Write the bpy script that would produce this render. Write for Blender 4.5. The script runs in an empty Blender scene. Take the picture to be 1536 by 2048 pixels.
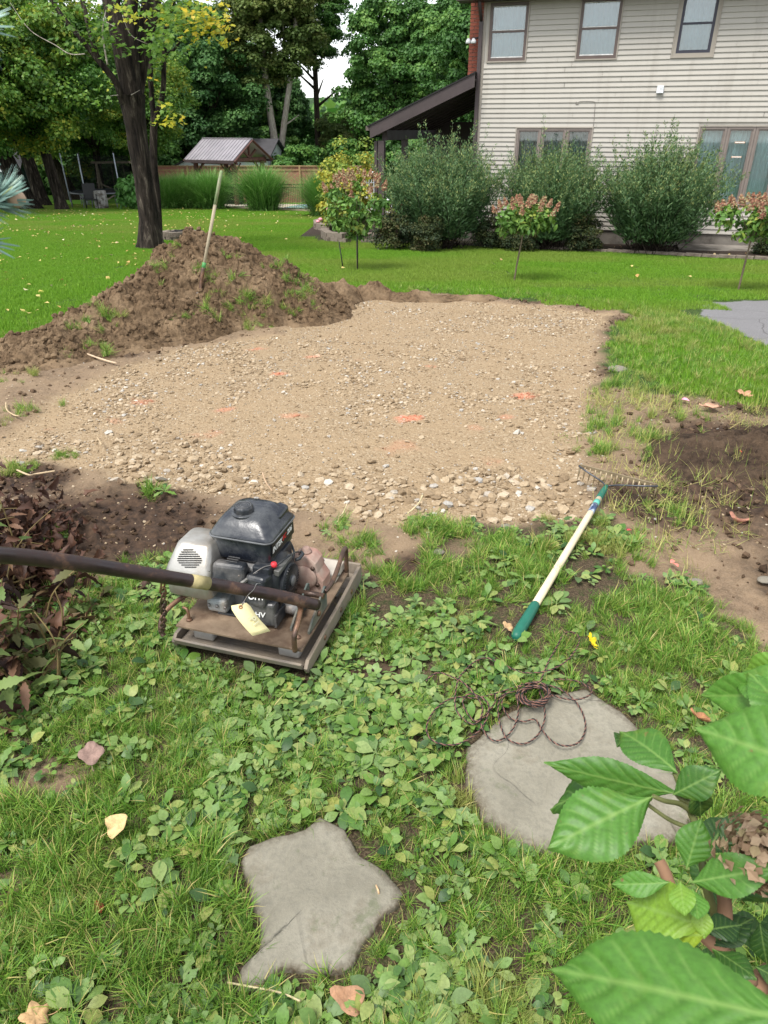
import bpy, math, random
import numpy as np
from mathutils import Vector, Matrix, Euler
R = math.radians
random.seed(7)
RNG = np.random.default_rng(7)
SC = bpy.context.scene
COL = SC.collection

# ------------------------------------------------------------------ camera, sky, sun, exposure
CAM_H = 1.55
PITCH = R(28.8)
cam_d = bpy.data.cameras.new('camera')
cam = bpy.data.objects.new('camera', cam_d)
COL.objects.link(cam)
cam.location = (0, 0, CAM_H)
cam.rotation_euler = (R(90) - PITCH, 0, 0)
cam_d.sensor_fit = 'VERTICAL'
cam_d.sensor_height = 36
cam_d.lens = 36 * 1400 / 2048
cam_d.clip_start = 0.02
cam_d.clip_end = 2000
cam_d.dof.use_dof = True
cam_d.dof.focus_distance = 3.2
cam_d.dof.aperture_fstop = 24.0
SC.camera = cam

SUN_EL, SUN_AZ = R(62), R(222)          # azimuth from north (+Y), clockwise
world = bpy.data.worlds.new('World')
SC.world = world
world.use_nodes = True
wn = world.node_tree
wn.nodes.clear()
wo = wn.nodes.new('ShaderNodeOutputWorld')
wb = wn.nodes.new('ShaderNodeBackground')
ws = wn.nodes.new('ShaderNodeTexSky')
wh = wn.nodes.new('ShaderNodeHueSaturation')
ws.sky_type = 'NISHITA'
ws.sun_disc = False
ws.sun_elevation = SUN_EL
ws.sun_rotation = SUN_AZ
ws.dust_density = 1.0
ws.air_density = 1.0
wh.inputs['Saturation'].default_value = 0.22
wh.inputs['Value'].default_value = 1.0
wn.links.new(ws.outputs[0], wh.inputs['Color'])
wn.links.new(wh.outputs[0], wb.inputs['Color'])
wb.inputs['Strength'].default_value = 0.14
wn.links.new(wb.outputs[0], wo.inputs['Surface'])

sun_d = bpy.data.lights.new('sun', 'SUN')
sun_d.energy = 2.0
sun_d.angle = R(20)
sun_d.color = (1.0, 0.96, 0.90)
sun = bpy.data.objects.new('sun', sun_d)
COL.objects.link(sun)
_d = Vector((math.sin(SUN_AZ) * math.cos(SUN_EL), math.cos(SUN_AZ) * math.cos(SUN_EL), math.sin(SUN_EL)))
sun.rotation_euler = _d.to_track_quat('Z', 'Y').to_euler()
sun.location = (0, 0, 30)

SC.view_settings.view_transform = 'Standard'
SC.view_settings.look = 'None'
SC.view_settings.gamma = 1
SC.view_settings.use_curve_mapping = False
SC.view_settings.exposure = 1.2
SC.cycles.max_bounces = 6
SC.cycles.transparent_max_bounces = 12
SC.cycles.use_denoising = True

# ------------------------------------------------------------------ noise and ground maths
def _hash(ix, iy, seed):
    h = (ix.astype(np.int64) * 374761393 + iy.astype(np.int64) * 668265263 + seed * 2147483647) & 0xFFFFFFFF
    h = ((h ^ (h >> 13)) * 1274126177) & 0xFFFFFFFF
    h = (h ^ (h >> 16)) & 0xFFFFFFFF
    return h.astype(np.float64) / 4294967295.0

def vnoise(x, y, seed=0):
    x = np.asarray(x, float); y = np.asarray(y, float)
    ix = np.floor(x); iy = np.floor(y)
    fx = x - ix; fy = y - iy
    fx = fx * fx * (3 - 2 * fx); fy = fy * fy * (3 - 2 * fy)
    a = _hash(ix, iy, seed); b = _hash(ix + 1, iy, seed)
    c = _hash(ix, iy + 1, seed); d = _hash(ix + 1, iy + 1, seed)
    return (a + (b - a) * fx) * (1 - fy) + (c + (d - c) * fx) * fy

def fbm(x, y, seed=0, octv=4, gain=0.5):
    s = 0.0; a = 1.0; t = 0.0
    for k in range(octv):
        s = s + a * vnoise(np.asarray(x) * 2 ** k + 17.3 * k, np.asarray(y) * 2 ** k - 9.1 * k, seed + k)
        t += a; a *= gain
    return s / t                                   # 0..1

def sstep(a, b, x):
    t = np.clip((x - a) / (b - a), 0, 1)
    return t * t * (3 - 2 * t)

def base_z(x, y):
    y = np.asarray(y, float)
    u = (y - 3.5) / 0.8
    sp = np.where(u > 20, u, np.log1p(np.exp(np.minimum(u, 20)))) * 0.8
    z = -0.06 * sp
    return np.where(y > 55, -0.06 * 51.5 - 0.012 * np.minimum(y - 55, 120), z)

CP, SP = math.cos(PITCH), math.sin(PITCH)
def ray(px, py):
    """direction seen at a spot of the 1536x2048 photograph"""
    a = (px - 768) / 1400; b = (py - 1024) / 1400
    return np.array([a, CP - b * SP, -SP - b * CP])
def at_y(px, py, Y):
    d = ray(px, py); s = Y / d[1]
    return Vector((d[0] * s, Y, CAM_H + d[2] * s))
def at_d(px, py, dist):
    d = ray(px, py); s = dist / np.linalg.norm(d)
    return Vector((d[0] * s, d[1] * s, CAM_H + d[2] * s))
def G(px, py, z=0.0):
    """where that line of sight meets the ground (z above it)"""
    d = ray(px, py)
    lo, hi = 0.0, 400.0
    for _ in range(60):
        m = (lo + hi) / 2
        if CAM_H + d[2] * m > float(base_z(d[0] * m, d[1] * m)) + z: lo = m
        else: hi = m
    return Vector((d[0] * lo, d[1] * lo, CAM_H + d[2] * lo))
def Gp(pts): return np.array([G(*p)[:2] for p in pts])

def poly_sd(P, x, y):
    """signed distance to a polygon, positive inside"""
    x = np.asarray(x, float); y = np.asarray(y, float)
    best = np.full(x.shape, 1e9); inside = np.zeros(x.shape, bool)
    n = len(P)
    for i in range(n):
        ax, ay = P[i]; bx, by = P[(i + 1) % n]
        ex, ey = bx - ax, by - ay
        t = np.clip(((x - ax) * ex + (y - ay) * ey) / (ex * ex + ey * ey + 1e-12), 0, 1)
        dd = np.hypot(x - ax - ex * t, y - ay - ey * t)
        best = np.minimum(best, dd)
        cond = ((ay > y) != (by > y))
        xx = ex * (y - ay) / (ey if abs(ey) > 1e-12 else 1e-12) + ax
        inside ^= cond & (x < xx)
    return np.where(inside, best, -best)

SOIL_P = Gp([(-400, 660), (0, 705), (120, 660), (300, 620), (600, 600), (700, 586), (860, 586), (960, 594), (1060, 601), (1235, 617),
    (1275, 634), (1230, 655), (1212, 720), (1225, 768), (1330, 790), (1440, 800), (1536, 808), (2000, 818), (2000, 1420), (1536, 1285),
    (1430, 1240), (1380, 1170), (1250, 1110), (1280, 1060), (1230, 1010), (1150, 1040), (1040, 1040), (900, 1050), (860, 1100),
    (880, 1170), (800, 1190), (740, 1150), (660, 1120), (600, 1150), (400, 1160), (330, 1130), (200, 1165), (0, 1165), (-500, 1165)])
GRAV_P = Gp([(-60, 890), (130, 782), (330, 700), (560, 662), (630, 618), (700, 592), (860, 596), (1050, 608), (1230, 626), (1200, 665),
    (1190, 760), (1175, 830), (1170, 900), (1190, 960), (1150, 1035), (1000, 1036), (880, 1048), (800, 1052), (600, 1015),
    (350, 975), (200, 950), (90, 925), (-60, 945)])
ASPH_P = Gp([(1398, 640), (1410, 604), (1560, 600), (1800, 604), (1900, 700), (1700, 735), (1536, 694), (1480, 668), (1440, 655)])
RPATCH_P = Gp([(1235, 650), (1300, 625), (1400, 640), (1480, 672), (1536, 700), (1700, 740), (1700, 812), (1536, 800), (1440, 792), (1330, 785), (1228, 762), (1220, 700)])
BED_P = Gp([(600, 474), (660, 482), (740, 480), (840, 487), (930, 491), (1150, 502), (1340, 512), (1536, 522), (1750, 540), (1800, 440), (1300, 440), (940, 440), (760, 432), (640, 442), (625, 455)])
GREENS = [(1222, 850, .22, 1.0), (1190, 895, .13, .9), (1300, 880, .24, .35), (1390, 870, .2, .25), (1350, 1025, .14, .3), (1245, 790, .2, .5), (1330, 830, .3, .25),
    (115, 797, .13, .9), (135, 906, .07, 1), (45, 937, .09, 1), (310, 982, .09, .6), (110, 712, .28, .9), (205, 690, .2, .6), (30, 760, .2, .5),
    (30, 830, .15, .9), (560, 1110, .0, .0), (700, 1090, .16, .5), (860, 1060, .12, .7), (1240, 700, .2, .6), (120, 1075, .09, .9)]
GREENS = [(G(a, b)[0], G(a, b)[1], r, d) for a, b, r, d in GREENS if r > 0]
DARKS = [(1490, 890, .55), (1430, 960, .35), (1536, 1000, .4), (1300, 1000, .3), (230, 1040, .35), (80, 1060, .35), (330, 1060, .25), (60, 960, .2), (830, 1140, .14),
         (1500, 820, .25), (200, 690, .4), (60, 720, .4), (330, 1110, .2), (1480, 1230, .0)]
DARKS = [(G(a, b)[0], G(a, b)[1], r) for a, b, r in DARKS if r > 0]
PAINT = [(720, 715), (590, 825), (815, 830), (1018, 828), (978, 922), (800, 887), (865, 728), (625, 708), (400, 862), (97, 853), (225, 837),
         (512, 694), (560, 743), (292, 797), (1042, 786), (955, 850), (440, 815)]
PAINT = [tuple(G(a, b)[:2]) for a, b in PAINT]

def fields(x, y):
    """what covers the ground at world x, y"""
    x = np.asarray(x, float); y = np.asarray(y, float)
    n1 = fbm(x * 3.1, y * 3.1, 3) - .5
    n2 = fbm(x * 9, y * 9, 11) - .5
    wob = n1 * .38 + n2 * .16
    near = sstep(60, 14, y)
    soil = sstep(-.05, .07, poly_sd(SOIL_P, x, y) + wob * .8) * near
    grav = sstep(-.06, .10, poly_sd(GRAV_P, x, y) + wob * .55) * near
    asph = (poly_sd(ASPH_P, x, y) + n2 * .10 > 0).astype(float)
    rp = sstep(-.04, .06, poly_sd(RPATCH_P, x, y) + wob * .5)
    bed = sstep(-.03, .05, poly_sd(BED_P, x, y) + n2 * .05)
    soil = np.maximum(soil * (1 - rp), 0)
    green = np.zeros_like(x)
    for gx, gy, r, d in GREENS:
        q = np.hypot(x - gx, (y - gy) * .8) / r + n2 * .9
        green = np.maximum(green, d * sstep(1.1, .6, q))
    green = green * (.35 + sstep(.40, .6, fbm(x * 14, y * 14, 40, 2)))
    dark = np.zeros_like(x)
    for gx, gy, r in DARKS:
        dark = np.maximum(dark, sstep(1.25, .5, np.hypot(x - gx, y - gy) / r + n1 * 1.2))
    dark = np.maximum(dark, .8 * sstep(.56, .70, fbm(x * 1.7 + 5, y * 1.7, 61)) * (1 - grav))
    bare = sstep(.62, .72, fbm(x * 2.3 + 40, y * 2.3 + 3, 23, 3)) * (y < 3.0)
    paint = np.zeros_like(x)
    for k, (gx, gy) in enumerate(PAINT):
        q = np.hypot((x - gx) / 1.0, (y - gy) / .9) / (.055 + .02 * (k % 3)) + n2 * 2.6
        paint = np.maximum(paint, sstep(1.1, .2, q) * (.12 + .34 * ((k * 7) % 5) / 4))
    return dict(soil=soil, grav=grav * (1 - asph), asph=asph, bed=bed, green=green, dark=dark, bare=bare, paint=paint, rp=rp)

def stone_dens(x, y):
    n = fbm(x * 1.6 + 3, y * 1.1, 71, 3)
    m = sstep(.49, .60, n)
    for px, py, r in ((330, 935, .45), (700, 985, .5), (840, 1010, .45), (600, 985, .3), (1150, 860, .18), (1150, 900, .15), (1000, 1010, .4), (540, 760, .4), (900, 700, .5), (760, 800, .5), (280, 880, .3), (700, 690, .4), (1060, 740, .4)):
        g = G(px, py)
        m = np.maximum(m, sstep(1.2, .3, np.hypot(x - g[0], (y - g[1]) * 1.5) / r + (n - .5) * 2))
    return m

def ground_z(x, y, F=None):
    if F is None: F = fields(x, y)
    z = base_z(x, y)
    d2 = np.asarray(y, float)
    fine = sstep(14, 9, d2) 
    n = fbm(x * 2.2, y * 2.2, 5, 3) - .5
    c = np.abs(fbm(x * 14, y * 14, 31, 4, .6) - .5) * 2
    soft = (1 - F['grav']) * F['soil']
    z = z + n * .035 * (1 - F['grav'] * .8) * fine
    z = z + (soft * (.025 + .05 * F['dark']) * (c - .25) - F['grav'] * .02 + F['grav'] * (c - .3) * .012) * fine
    z = z + F['bed'] * .05
    return z

# ------------------------------------------------------------------ object helpers
def tag(o, label=None, cat=None, group=None, kind=None):
    if label: o['label'] = label
    if cat: o['category'] = cat
    if group: o['group'] = group
    if kind: o['kind'] = kind
    return o
def empty(name, loc=(0, 0, 0), rz=0.0, label=None, cat=None, group=None, sc=1.0):
    o = bpy.data.objects.new(name, None)
    COL.objects.link(o)
    o.location = loc; o.rotation_euler = (0, 0, rz); o.scale = (sc, sc, sc)
    o.empty_display_size = .1
    return tag(o, label, cat, group)
def link(name, me, parent=None, loc=None, rot=None, scl=None):
    o = bpy.data.objects.new(name, me)
    COL.objects.link(o)
    if parent: o.parent = parent
    if loc is not None: o.location = loc
    if rot is not None: o.rotation_euler = rot
    if scl is not None: o.scale = scl if hasattr(scl, '__len__') else (scl,) * 3
    return o
def copy_tree(o, parent=None):
    c = o.copy(); COL.objects.link(c)
    if parent: c.parent = parent
    for ch in o.children: copy_tree(ch, c)
    return c

def np_mesh(name, V, loops, starts, mats=(), smooth=False, fattr=None, vattr=None, midx=None):
    me = bpy.data.meshes.new(name)
    V = np.asarray(V, np.float32)
    loops = np.asarray(loops, np.int32).ravel(); starts = np.asarray(starts, np.int32)
    me.vertices.add(len(V)); me.vertices.foreach_set('co', V.ravel())
    me.loops.add(len(loops)); me.loops.foreach_set('vertex_index', loops)
    me.polygons.add(len(starts)); me.polygons.foreach_set('loop_start', starts)
    if midx is not None: me.polygons.foreach_set('material_index', np.asarray(midx, np.int32))
    me.polygons.foreach_set('use_smooth', np.full(len(starts), smooth))
    for m in mats: me.materials.append(m)
    for k, a in (fattr or {}).items():
        at = me.attributes.new(k, 'FLOAT', 'FACE'); at.data.foreach_set('value', np.asarray(a, np.float32))
    for k, a in (vattr or {}).items():
        at = me.attributes.new(k, 'FLOAT', 'POINT'); at.data.foreach_set('value', np.asarray(a, np.float32))
    me.update(calc_edges=True)
    return me
def grid_faces(nu, nv):
    """quads of a nu x nv vertex grid (row major, nv fastest)"""
    i = np.arange(nu - 1)[:, None] * nv + np.arange(nv - 1)[None, :]
    i = i.ravel()
    return np.stack([i, i + 1, i + nv + 1, i + nv], 1)
def euler_mats(rx, ry, rz):
    cx, sx, cy, sy, cz, sz = np.cos(rx), np.sin(rx), np.cos(ry), np.sin(ry), np.cos(rz), np.sin(rz)
    M = np.empty((len(rx), 3, 3))
    M[:, 0, 0] = cy * cz; M[:, 0, 1] = sx * sy * cz - cx * sz; M[:, 0, 2] = cx * sy * cz + sx * sz
    M[:, 1, 0] = cy * sz; M[:, 1, 1] = sx * sy * sz + cx * cz; M[:, 1, 2] = cx * sy * sz - sx * cz
    M[:, 2, 0] = -sy; M[:, 2, 1] = sx * cy; M[:, 2, 2] = cx * cy
    return M
def frame_mats(fwd, up):
    """rotation taking +Y to fwd and +Z near up"""
    f = fwd / (np.linalg.norm(fwd, axis=1, keepdims=True) + 1e-9)
    x = np.cross(f, up); x /= (np.linalg.norm(x, axis=1, keepdims=True) + 1e-9)
    z = np.cross(x, f)
    return np.stack([x, f, z], 2)
def merge(name, V, F, P, M, S, mats, smooth=False, rnd=None):
    """many transformed copies of one small shape (faces F all the same length) as one mesh"""
    V = np.asarray(V, float); F = np.asarray(F)
    n = len(P); S = np.asarray(S, float)
    if S.ndim == 1: S = S[:, None]
    W = np.einsum('nij,nvj->nvi', M, V[None] * S[:, None, :] if S.shape[1] == 3 else V[None] * S[:, :, None]) + np.asarray(P)[:, None, :]
    L = (F[None] + (np.arange(n) * len(V))[:, None, None]).reshape(-1, F.shape[1])
    if rnd is None: rnd = RNG.random(n)
    return np_mesh(name, W.reshape(-1, 3), L, np.arange(len(L)) * F.shape[1], mats, smooth, {'rnd': np.repeat(rnd, len(F))})

class MB:
    def __init__(s): s.v = []; s.f = []; s.m = []; s.sm = []
    def add(s, V, F, mi=0, smooth=False):
        b = len(s.v)
        s.v += [tuple(p) for p in V]
        s.f += [tuple(i + b for i in f) for f in F]
        s.m += [mi] * len(F); s.sm += [smooth] * len(F)
        return s
    def box(s, c, size, rot=None, mi=0, taper=None):
        hx, hy, hz = size[0] / 2, size[1] / 2, size[2] / 2
        t = taper or (1, 1)
        V = [Vector((x * (t[0] if z > 0 else 1), y * (t[1] if z > 0 else 1), z)) for x in (-hx, hx) for y in (-hy, hy) for z in (-hz, hz)]
        if rot is not None:
            m = rot if isinstance(rot, Matrix) else Euler(rot).to_matrix()
            V = [m @ p for p in V]
        V = [p + Vector(c) for p in V]
        return s.add(V, [(0, 1, 3, 2), (4, 6, 7, 5), (0, 4, 5, 1), (2, 3, 7, 6), (0, 2, 6, 4), (1, 5, 7, 3)], mi)
    def bar(s, a, b, w, h, mi=0, up=(0, 0, 1)):
        a = Vector(a); b = Vector(b); d = b - a
        y = d.normalized(); x = y.cross(Vector(up))
        if x.length < 1e-4: x = Vector((1, 0, 0))
        x.normalize(); z = x.cross(y)
        return s.box((a + b) / 2, (w, d.length, h), Matrix((x, y, z)).transposed(), mi)
    def tube(s, pts, r, n=8, mi=0, cap=True, smooth=True, closed=False):
        pts = [Vector(p) for p in pts]; m = len(pts)
        rr = r if hasattr(r, '__len__') else [r] * m
        V = []; prev = None
        for i, p in enumerate(pts):
            if closed: t = pts[(i + 1) % m] - pts[i - 1]
            else: t = pts[min(i + 1, m - 1)] - pts[max(i - 1, 0)]
            t.normalize()
            if prev is None:
                a = Vector((0, 0, 1)) if abs(t.z) < .9 else Vector((1, 0, 0))
                u = t.cross(a).normalized()
            else:
                u = (prev - t * prev.dot(t)).normalized()
            prev = u; w = t.cross(u)
            for k in range(n):
                an = 2 * math.pi * k / n
                V.append(p + (u * math.cos(an) + w * math.sin(an)) * rr[i])
        F = []
        for i in range(m if closed else m - 1):
            j = (i + 1) % m
            for k in range(n):
                F.append((i * n + k, i * n + (k + 1) % n, j * n + (k + 1) % n, j * n + k))
        s.add(V, F, mi, smooth)
        if cap and not closed:
            b = len(s.v) - len(V)
            s.f += [tuple(b + k for k in reversed(range(n))), tuple(b + (m - 1) * n + k for k in range(n))]
            s.m += [mi, mi]; s.sm += [False, False]
        return s
    def lathe(s, c, prof, n=16, mi=0, axis='Z', smooth=True):
        V = []
        for r, z in prof:
            for k in range(n):
                an = 2 * math.pi * k / n
                p = (r * math.cos(an), r * math.sin(an), z)
                if axis == 'X': p = (p[2], p[0], p[1])
                if axis == 'Y': p = (p[0], p[2], p[1])
                V.append(Vector(p) + Vector(c))
        F = [(i * n + k, i * n + (k + 1) % n, (i + 1) * n + (k + 1) % n, (i + 1) * n + k) for i in range(len(prof) - 1) for k in range(n)]
        F += [tuple(reversed(range(n))), tuple((len(prof) - 1) * n + k for k in range(n))]
        return s.add(V, F, mi, smooth)
    def prism(s, poly, z0, z1, mi=0, mat=None):
        n = len(poly)
        V = [Vector((x, y, z0)) for x, y in poly] + [Vector((x, y, z1)) for x, y in poly]
        if mat: V = [mat @ p for p in V]
        F = [tuple(reversed(range(n))), tuple(range(n, 2 * n))] + [(i, (i + 1) % n, n + (i + 1) % n, n + i) for i in range(n)]
        return s.add(V, F, mi)
    def mesh(s, name, mats):
        me = bpy.data.meshes.new(name)
        me.from_pydata(s.v, [], s.f)
        mats = mats if isinstance(mats, (list, tuple)) else [mats]
        for m in mats: me.materials.append(m)
        me.polygons.foreach_set('material_index', s.m)
        me.polygons.foreach_set('use_smooth', s.sm)
        me.update()
        return me
    def build(s, name, mats, parent=None, bevel=0, seg=2, **k):
        o = link(name, s.mesh(name, mats), parent, **k)
        if bevel:
            b = o.modifiers.new('bevel', 'BEVEL'); b.width = bevel; b.segments = seg; b.limit_method = 'ANGLE'; b.angle_limit = R(40)
            b.harden_normals = False
        return o

def spline(pts, n=8):
    """Catmull-Rom through points"""
    P = [Vector(p) for p in pts]; out = []
    for i in range(len(P) - 1):
        a = P[max(i - 1, 0)]; b = P[i]; c = P[i + 1]; d = P[min(i + 2, len(P) - 1)]
        for k in range(n):
            t = k / n
            out.append(.5 * ((2 * b) + (c - a) * t + (2 * a - 5 * b + 4 * c - d) * t * t + (3 * b - a - 3 * c + d) * t ** 3))
    out.append(P[-1])
    return out

# ------------------------------------------------------------------ materials
class N:
    def __init__(s, name):
        s.m = bpy.data.materials.new(name); s.m.use_nodes = True
        s.t = s.m.node_tree; s.t.nodes.clear()
        s.out = s.t.nodes.new('ShaderNodeOutputMaterial')
    def n(s, kind, **kw):
        o = s.t.nodes.new('ShaderNode' + kind)
        for k, v in kw.items():
            if k.startswith('_'): setattr(o, k[1:], v)
            else:
                key = int(k[1:]) if k[0] == 'i' and k[1:].isdigit() else k.replace('_', ' ')
                s.set(o.inputs[key], v)
        return o
    def set(s, inp, v):
        if isinstance(v, bpy.types.NodeSocket): s.t.links.new(v, inp)
        elif isinstance(v, bpy.types.Node): s.t.links.new(v.outputs[0], inp)
        elif hasattr(v, '__len__') and len(v) == 3 and inp.type == 'RGBA': inp.default_value = (*v, 1)
        else: inp.default_value = v
    def attr(s, name, kind='GEOMETRY', out='Fac'):
        a = s.t.nodes.new('ShaderNodeAttribute'); a.attribute_name = name; a.attribute_type = kind
        return a.outputs[out]
    def pos(s): return s.n('NewGeometry').outputs['Position']
    def obj(s): return s.n('TexCoord').outputs['Object']
    def noise(s, vec, scale, detail=4, rough=.55, dist=0):
        k = s.n('TexNoise', Vector=vec, Scale=scale, Detail=detail, Roughness=rough, Distortion=dist); return k.outputs['Fac']
    def vor(s, vec, scale, feature='F1', out='Distance', rnd=1.0):
        k = s.n('TexVoronoi', _feature=feature, Vector=vec, Scale=scale, Randomness=rnd); return k.outputs[out]
    def ramp(s, fac, stops, interp='LINEAR'):
        k = s.n('ValToRGB', Fac=fac); cr = k.color_ramp; cr.interpolation = interp
        while len(cr.elements) < len(stops): cr.elements.new(.5)
        for e, (p, c) in zip(cr.elements, stops):
            e.position = p; e.color = (c, c, c, 1) if not hasattr(c, '__len__') else (*c, 1)
        return k.outputs['Color']
    def mix(s, fac, a, b, mode='MIX'):
        k = s.n('Mix', _data_type='RGBA', _blend_type=mode)
        s.set(k.inputs[0], fac); s.set(k.inputs[6], a); s.set(k.inputs[7], b)
        return k.outputs[2]
    def math(s, op, a, b=0.0, clamp=False):
        k = s.n('Math', _operation=op, _use_clamp=clamp); s.set(k.inputs[0], a); s.set(k.inputs[1], b); return k.outputs[0]
    def mapr(s, v, a, b, c=0.0, d=1.0):
        k = s.n('MapRange'); s.set(k.inputs[0], v)
        for i, q in enumerate((a, b, c, d)): k.inputs[i + 1].default_value = q
        return k.outputs[0]
    def bump(s, h, strength=.5, dist=.01, normal=None):
        k = s.n('Bump', Strength=strength, Distance=dist, Height=h)
        if normal is not None: s.set(k.inputs['Normal'], normal)
        return k.outputs[0]
    def bsdf(s, col, rough=.6, spec=.4, metal=0.0, normal=None, trans=0.0, **kw):
        b = s.n('BsdfPrincipled'); s.set(b.inputs['Base Color'], col); s.set(b.inputs['Roughness'], rough)
        b.inputs['Specular IOR Level'].default_value = spec; s.set(b.inputs['Metallic'], metal)
        for k, v in kw.items(): s.set(b.inputs[k.replace('_', ' ')], v)
        if normal is not None: s.set(b.inputs['Normal'], normal)
        sh = b.outputs[0]
        if trans:
            t = s.n('BsdfTranslucent'); s.set(t.inputs['Color'], col)
            mx = s.n('MixShader', Fac=trans); s.t.links.new(sh, mx.inputs[1]); s.t.links.new(t.outputs[0], mx.inputs[2]); sh = mx.outputs[0]
        s.t.links.new(sh, s.out.inputs['Surface'])
        return s.m

def mat_plain(name, col, rough=.6, spec=.4, metal=0.0, var=.25, scale=12, bump=.15, bscale=60, coord='obj', dirt=None, dirt_amt=.5, bd=.004):
    k = N(name); c = k.obj() if coord == 'obj' else k.pos()
    n = k.noise(c, scale, 5)
    base = k.mix(k.mapr(n, .3, .7), tuple(v * (1 - var) for v in col), tuple(min(1, v * (1 + var)) for v in col))
    if dirt:
        dn = k.noise(c, scale * .6, 6, .65)
        base = k.mix(k.mapr(dn, .62 - dirt_amt * .3, .78 - dirt_amt * .25), base, dirt)
    rn = k.mapr(n, .3, .7, max(rough - .08, .03), min(rough + .12, 1))
    return k.bsdf(base, rn, spec, metal, k.bump(k.noise(c, bscale, 3), bump, bd) if bump else None)

def mat_leaf(name, cols, rough=.5, spec=.35, trans=.2, tint=None, inst=False, nscale=0, nv=.3):
    """leaves; each one takes its colour from its own random number"""
    k = N(name)
    r = k.attr('rnd')
    st = [(i / max(len(cols) - 1, 1), c) for i, c in enumerate(cols)]
    c = k.ramp(r, st)
    if inst:
        t = k.attr('tint', 'INSTANCER')
        c = k.mix(k.mapr(t, .0, 1.0, 0, .75), c, tint or (.25, .2, .08))
    if nscale:
        n = k.noise(k.pos(), nscale, 3)
        c = k.mix(1.0, c, k.ramp(n, [(.3, 1 - nv), (.7, 1 + nv)]), 'MULTIPLY')
    return k.bsdf(c, rough, spec, 0, None, trans)
# ------------------------------------------------------------------ shared materials
def _ground_mat():
    k = N('ground_cover'); p = k.pos()
    soil = k.attr('soil'); grav = k.attr('grav'); asph = k.attr('asph'); bed = k.attr('bed'); dark = k.attr('dark'); paint = k.attr('paint')
    bare = k.attr('bare')
    n1 = k.noise(p, 2.5, 6); n2 = k.noise(p, 30, 5, .65); n3 = k.noise(p, 160, 3, .7)
    # turf floor under the blades
    turf = k.mix(k.mapr(n2, .35, .65), (.022, .045, .008), (.050, .085, .014))
    litter = k.mix(k.mapr(n3, .45, .6), (.040, .028, .017), (.12, .088, .052))
    near = k.attr('near')
    turf = k.mix(k.attr('far'), turf, (.10, .24, .018))
    turf = k.mix(k.math('MULTIPLY', near, k.mapr(n2, .25, .5)), turf, litter)
    sc = k.mix(k.mapr(n2, .35, .65), (.085, .056, .033), (.19, .128, .077))
    sc = k.mix(k.mapr(n1, .4, .65), sc, (.225, .158, .096))
    sc = k.mix(k.mapr(n3, .35, .7), sc, k.mix(.5, sc, (.33, .25, .17)))
    sd = k.mix(k.mapr(n2, .35, .65), (.026, .017, .012), (.085, .052, .033))
    sc = k.mix(dark, sc, sd)
    gv = k.vor(p, 70, out='Color'); gd = k.vor(p, 70)
    gv2 = k.vor(p, 170, out='Color')
    sep = k.n('SeparateColor', Color=gv).outputs[0]; sep2 = k.n('SeparateColor', Color=gv2).outputs[0]
    gc = k.ramp(sep, [(0, (.22, .155, .09)), (.6, (.285, .207, .124)), (.85, (.34, .26, .165)), (1, (.42, .345, .245))])
    gc2 = k.ramp(sep2, [(0, (.205, .145, .082)), (.7, (.30, .22, .132)), (1, (.41, .335, .235))])
    gc = k.mix(k.mapr(n2, .42, .58), gc, gc2)
    gc = k.mix(k.mapr(n1, .35, .62, 0, .6), gc, (.305, .22, .13))
    gc = k.mix(k.math('MULTIPLY', dark, .35), gc, sd)
    gc = k.mix(k.math('MULTIPLY', paint, k.mapr(n3, .3, .55)), gc, (.80, .20, .12))
    ac = k.mix(k.mapr(n3, .35, .65), (.12, .118, .12), (.235, .23, .235))
    crack = k.vor(k.n('VectorMath', _operation='ADD', i0=p, i1=k.n('VectorMath', _operation='SCALE', i0=k.n('TexNoise', Vector=p, Scale=2.0).outputs['Color'], Scale=.35).outputs[0]).outputs[0], 1.1, 'DISTANCE_TO_EDGE')
    ac = k.mix(k.mapr(crack, .0, .012, .6, 0), ac, (.03, .027, .022))
    bc = k.mix(k.mapr(n2, .4, .6), (.018, .012, .009), (.055, .037, .026))
    c = k.mix(soil, turf, sc)
    c = k.mix(k.math('MULTIPLY', bare, .8), c, sc)
    c = k.mix(grav, c, gc)
    c = k.mix(asph, c, ac)
    c = k.mix(bed, c, bc)
    h = k.math('ADD', k.math('MULTIPLY', n2, .7), k.math('MULTIPLY', n3, .35))
    h = k.mix(grav, h, k.math('ADD', k.math('MULTIPLY', gd, -.5), k.math('MULTIPLY', n3, .3)))
    return k.bsdf(c, k.mix(asph, (.9, .9, .9), (.75, .75, .75)), .25, 0, k.bump(h, .9, .012))
M_GROUND = _ground_mat()

def _soil_mat(name, a, b, c):
    k = N(name); p = k.pos()
    n2 = k.noise(p, 22, 6, .65); n3 = k.noise(p, 120, 4, .7); n1 = k.noise(p, 3, 4)
    col = k.mix(k.mapr(n2, .35, .65), a, b)
    col = k.mix(k.mapr(n1, .45, .7, 0, .8), col, c)
    col = k.mix(k.mapr(n3, .55, .7, 0, .5), col, tuple(v * 1.7 for v in b))
    return k.bsdf(col, .95, .15, 0, k.bump(k.math('ADD', n2, k.math('MULTIPLY', n3, .6)), 1.0, .02))
M_SOIL = _soil_mat('dug_earth', (.062, .040, .023), (.185, .124, .072), (.29, .205, .125))
M_SOILD = _soil_mat('dark_topsoil', (.022, .015, .011), (.082, .054, .035), (.13, .088, .056))

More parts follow.
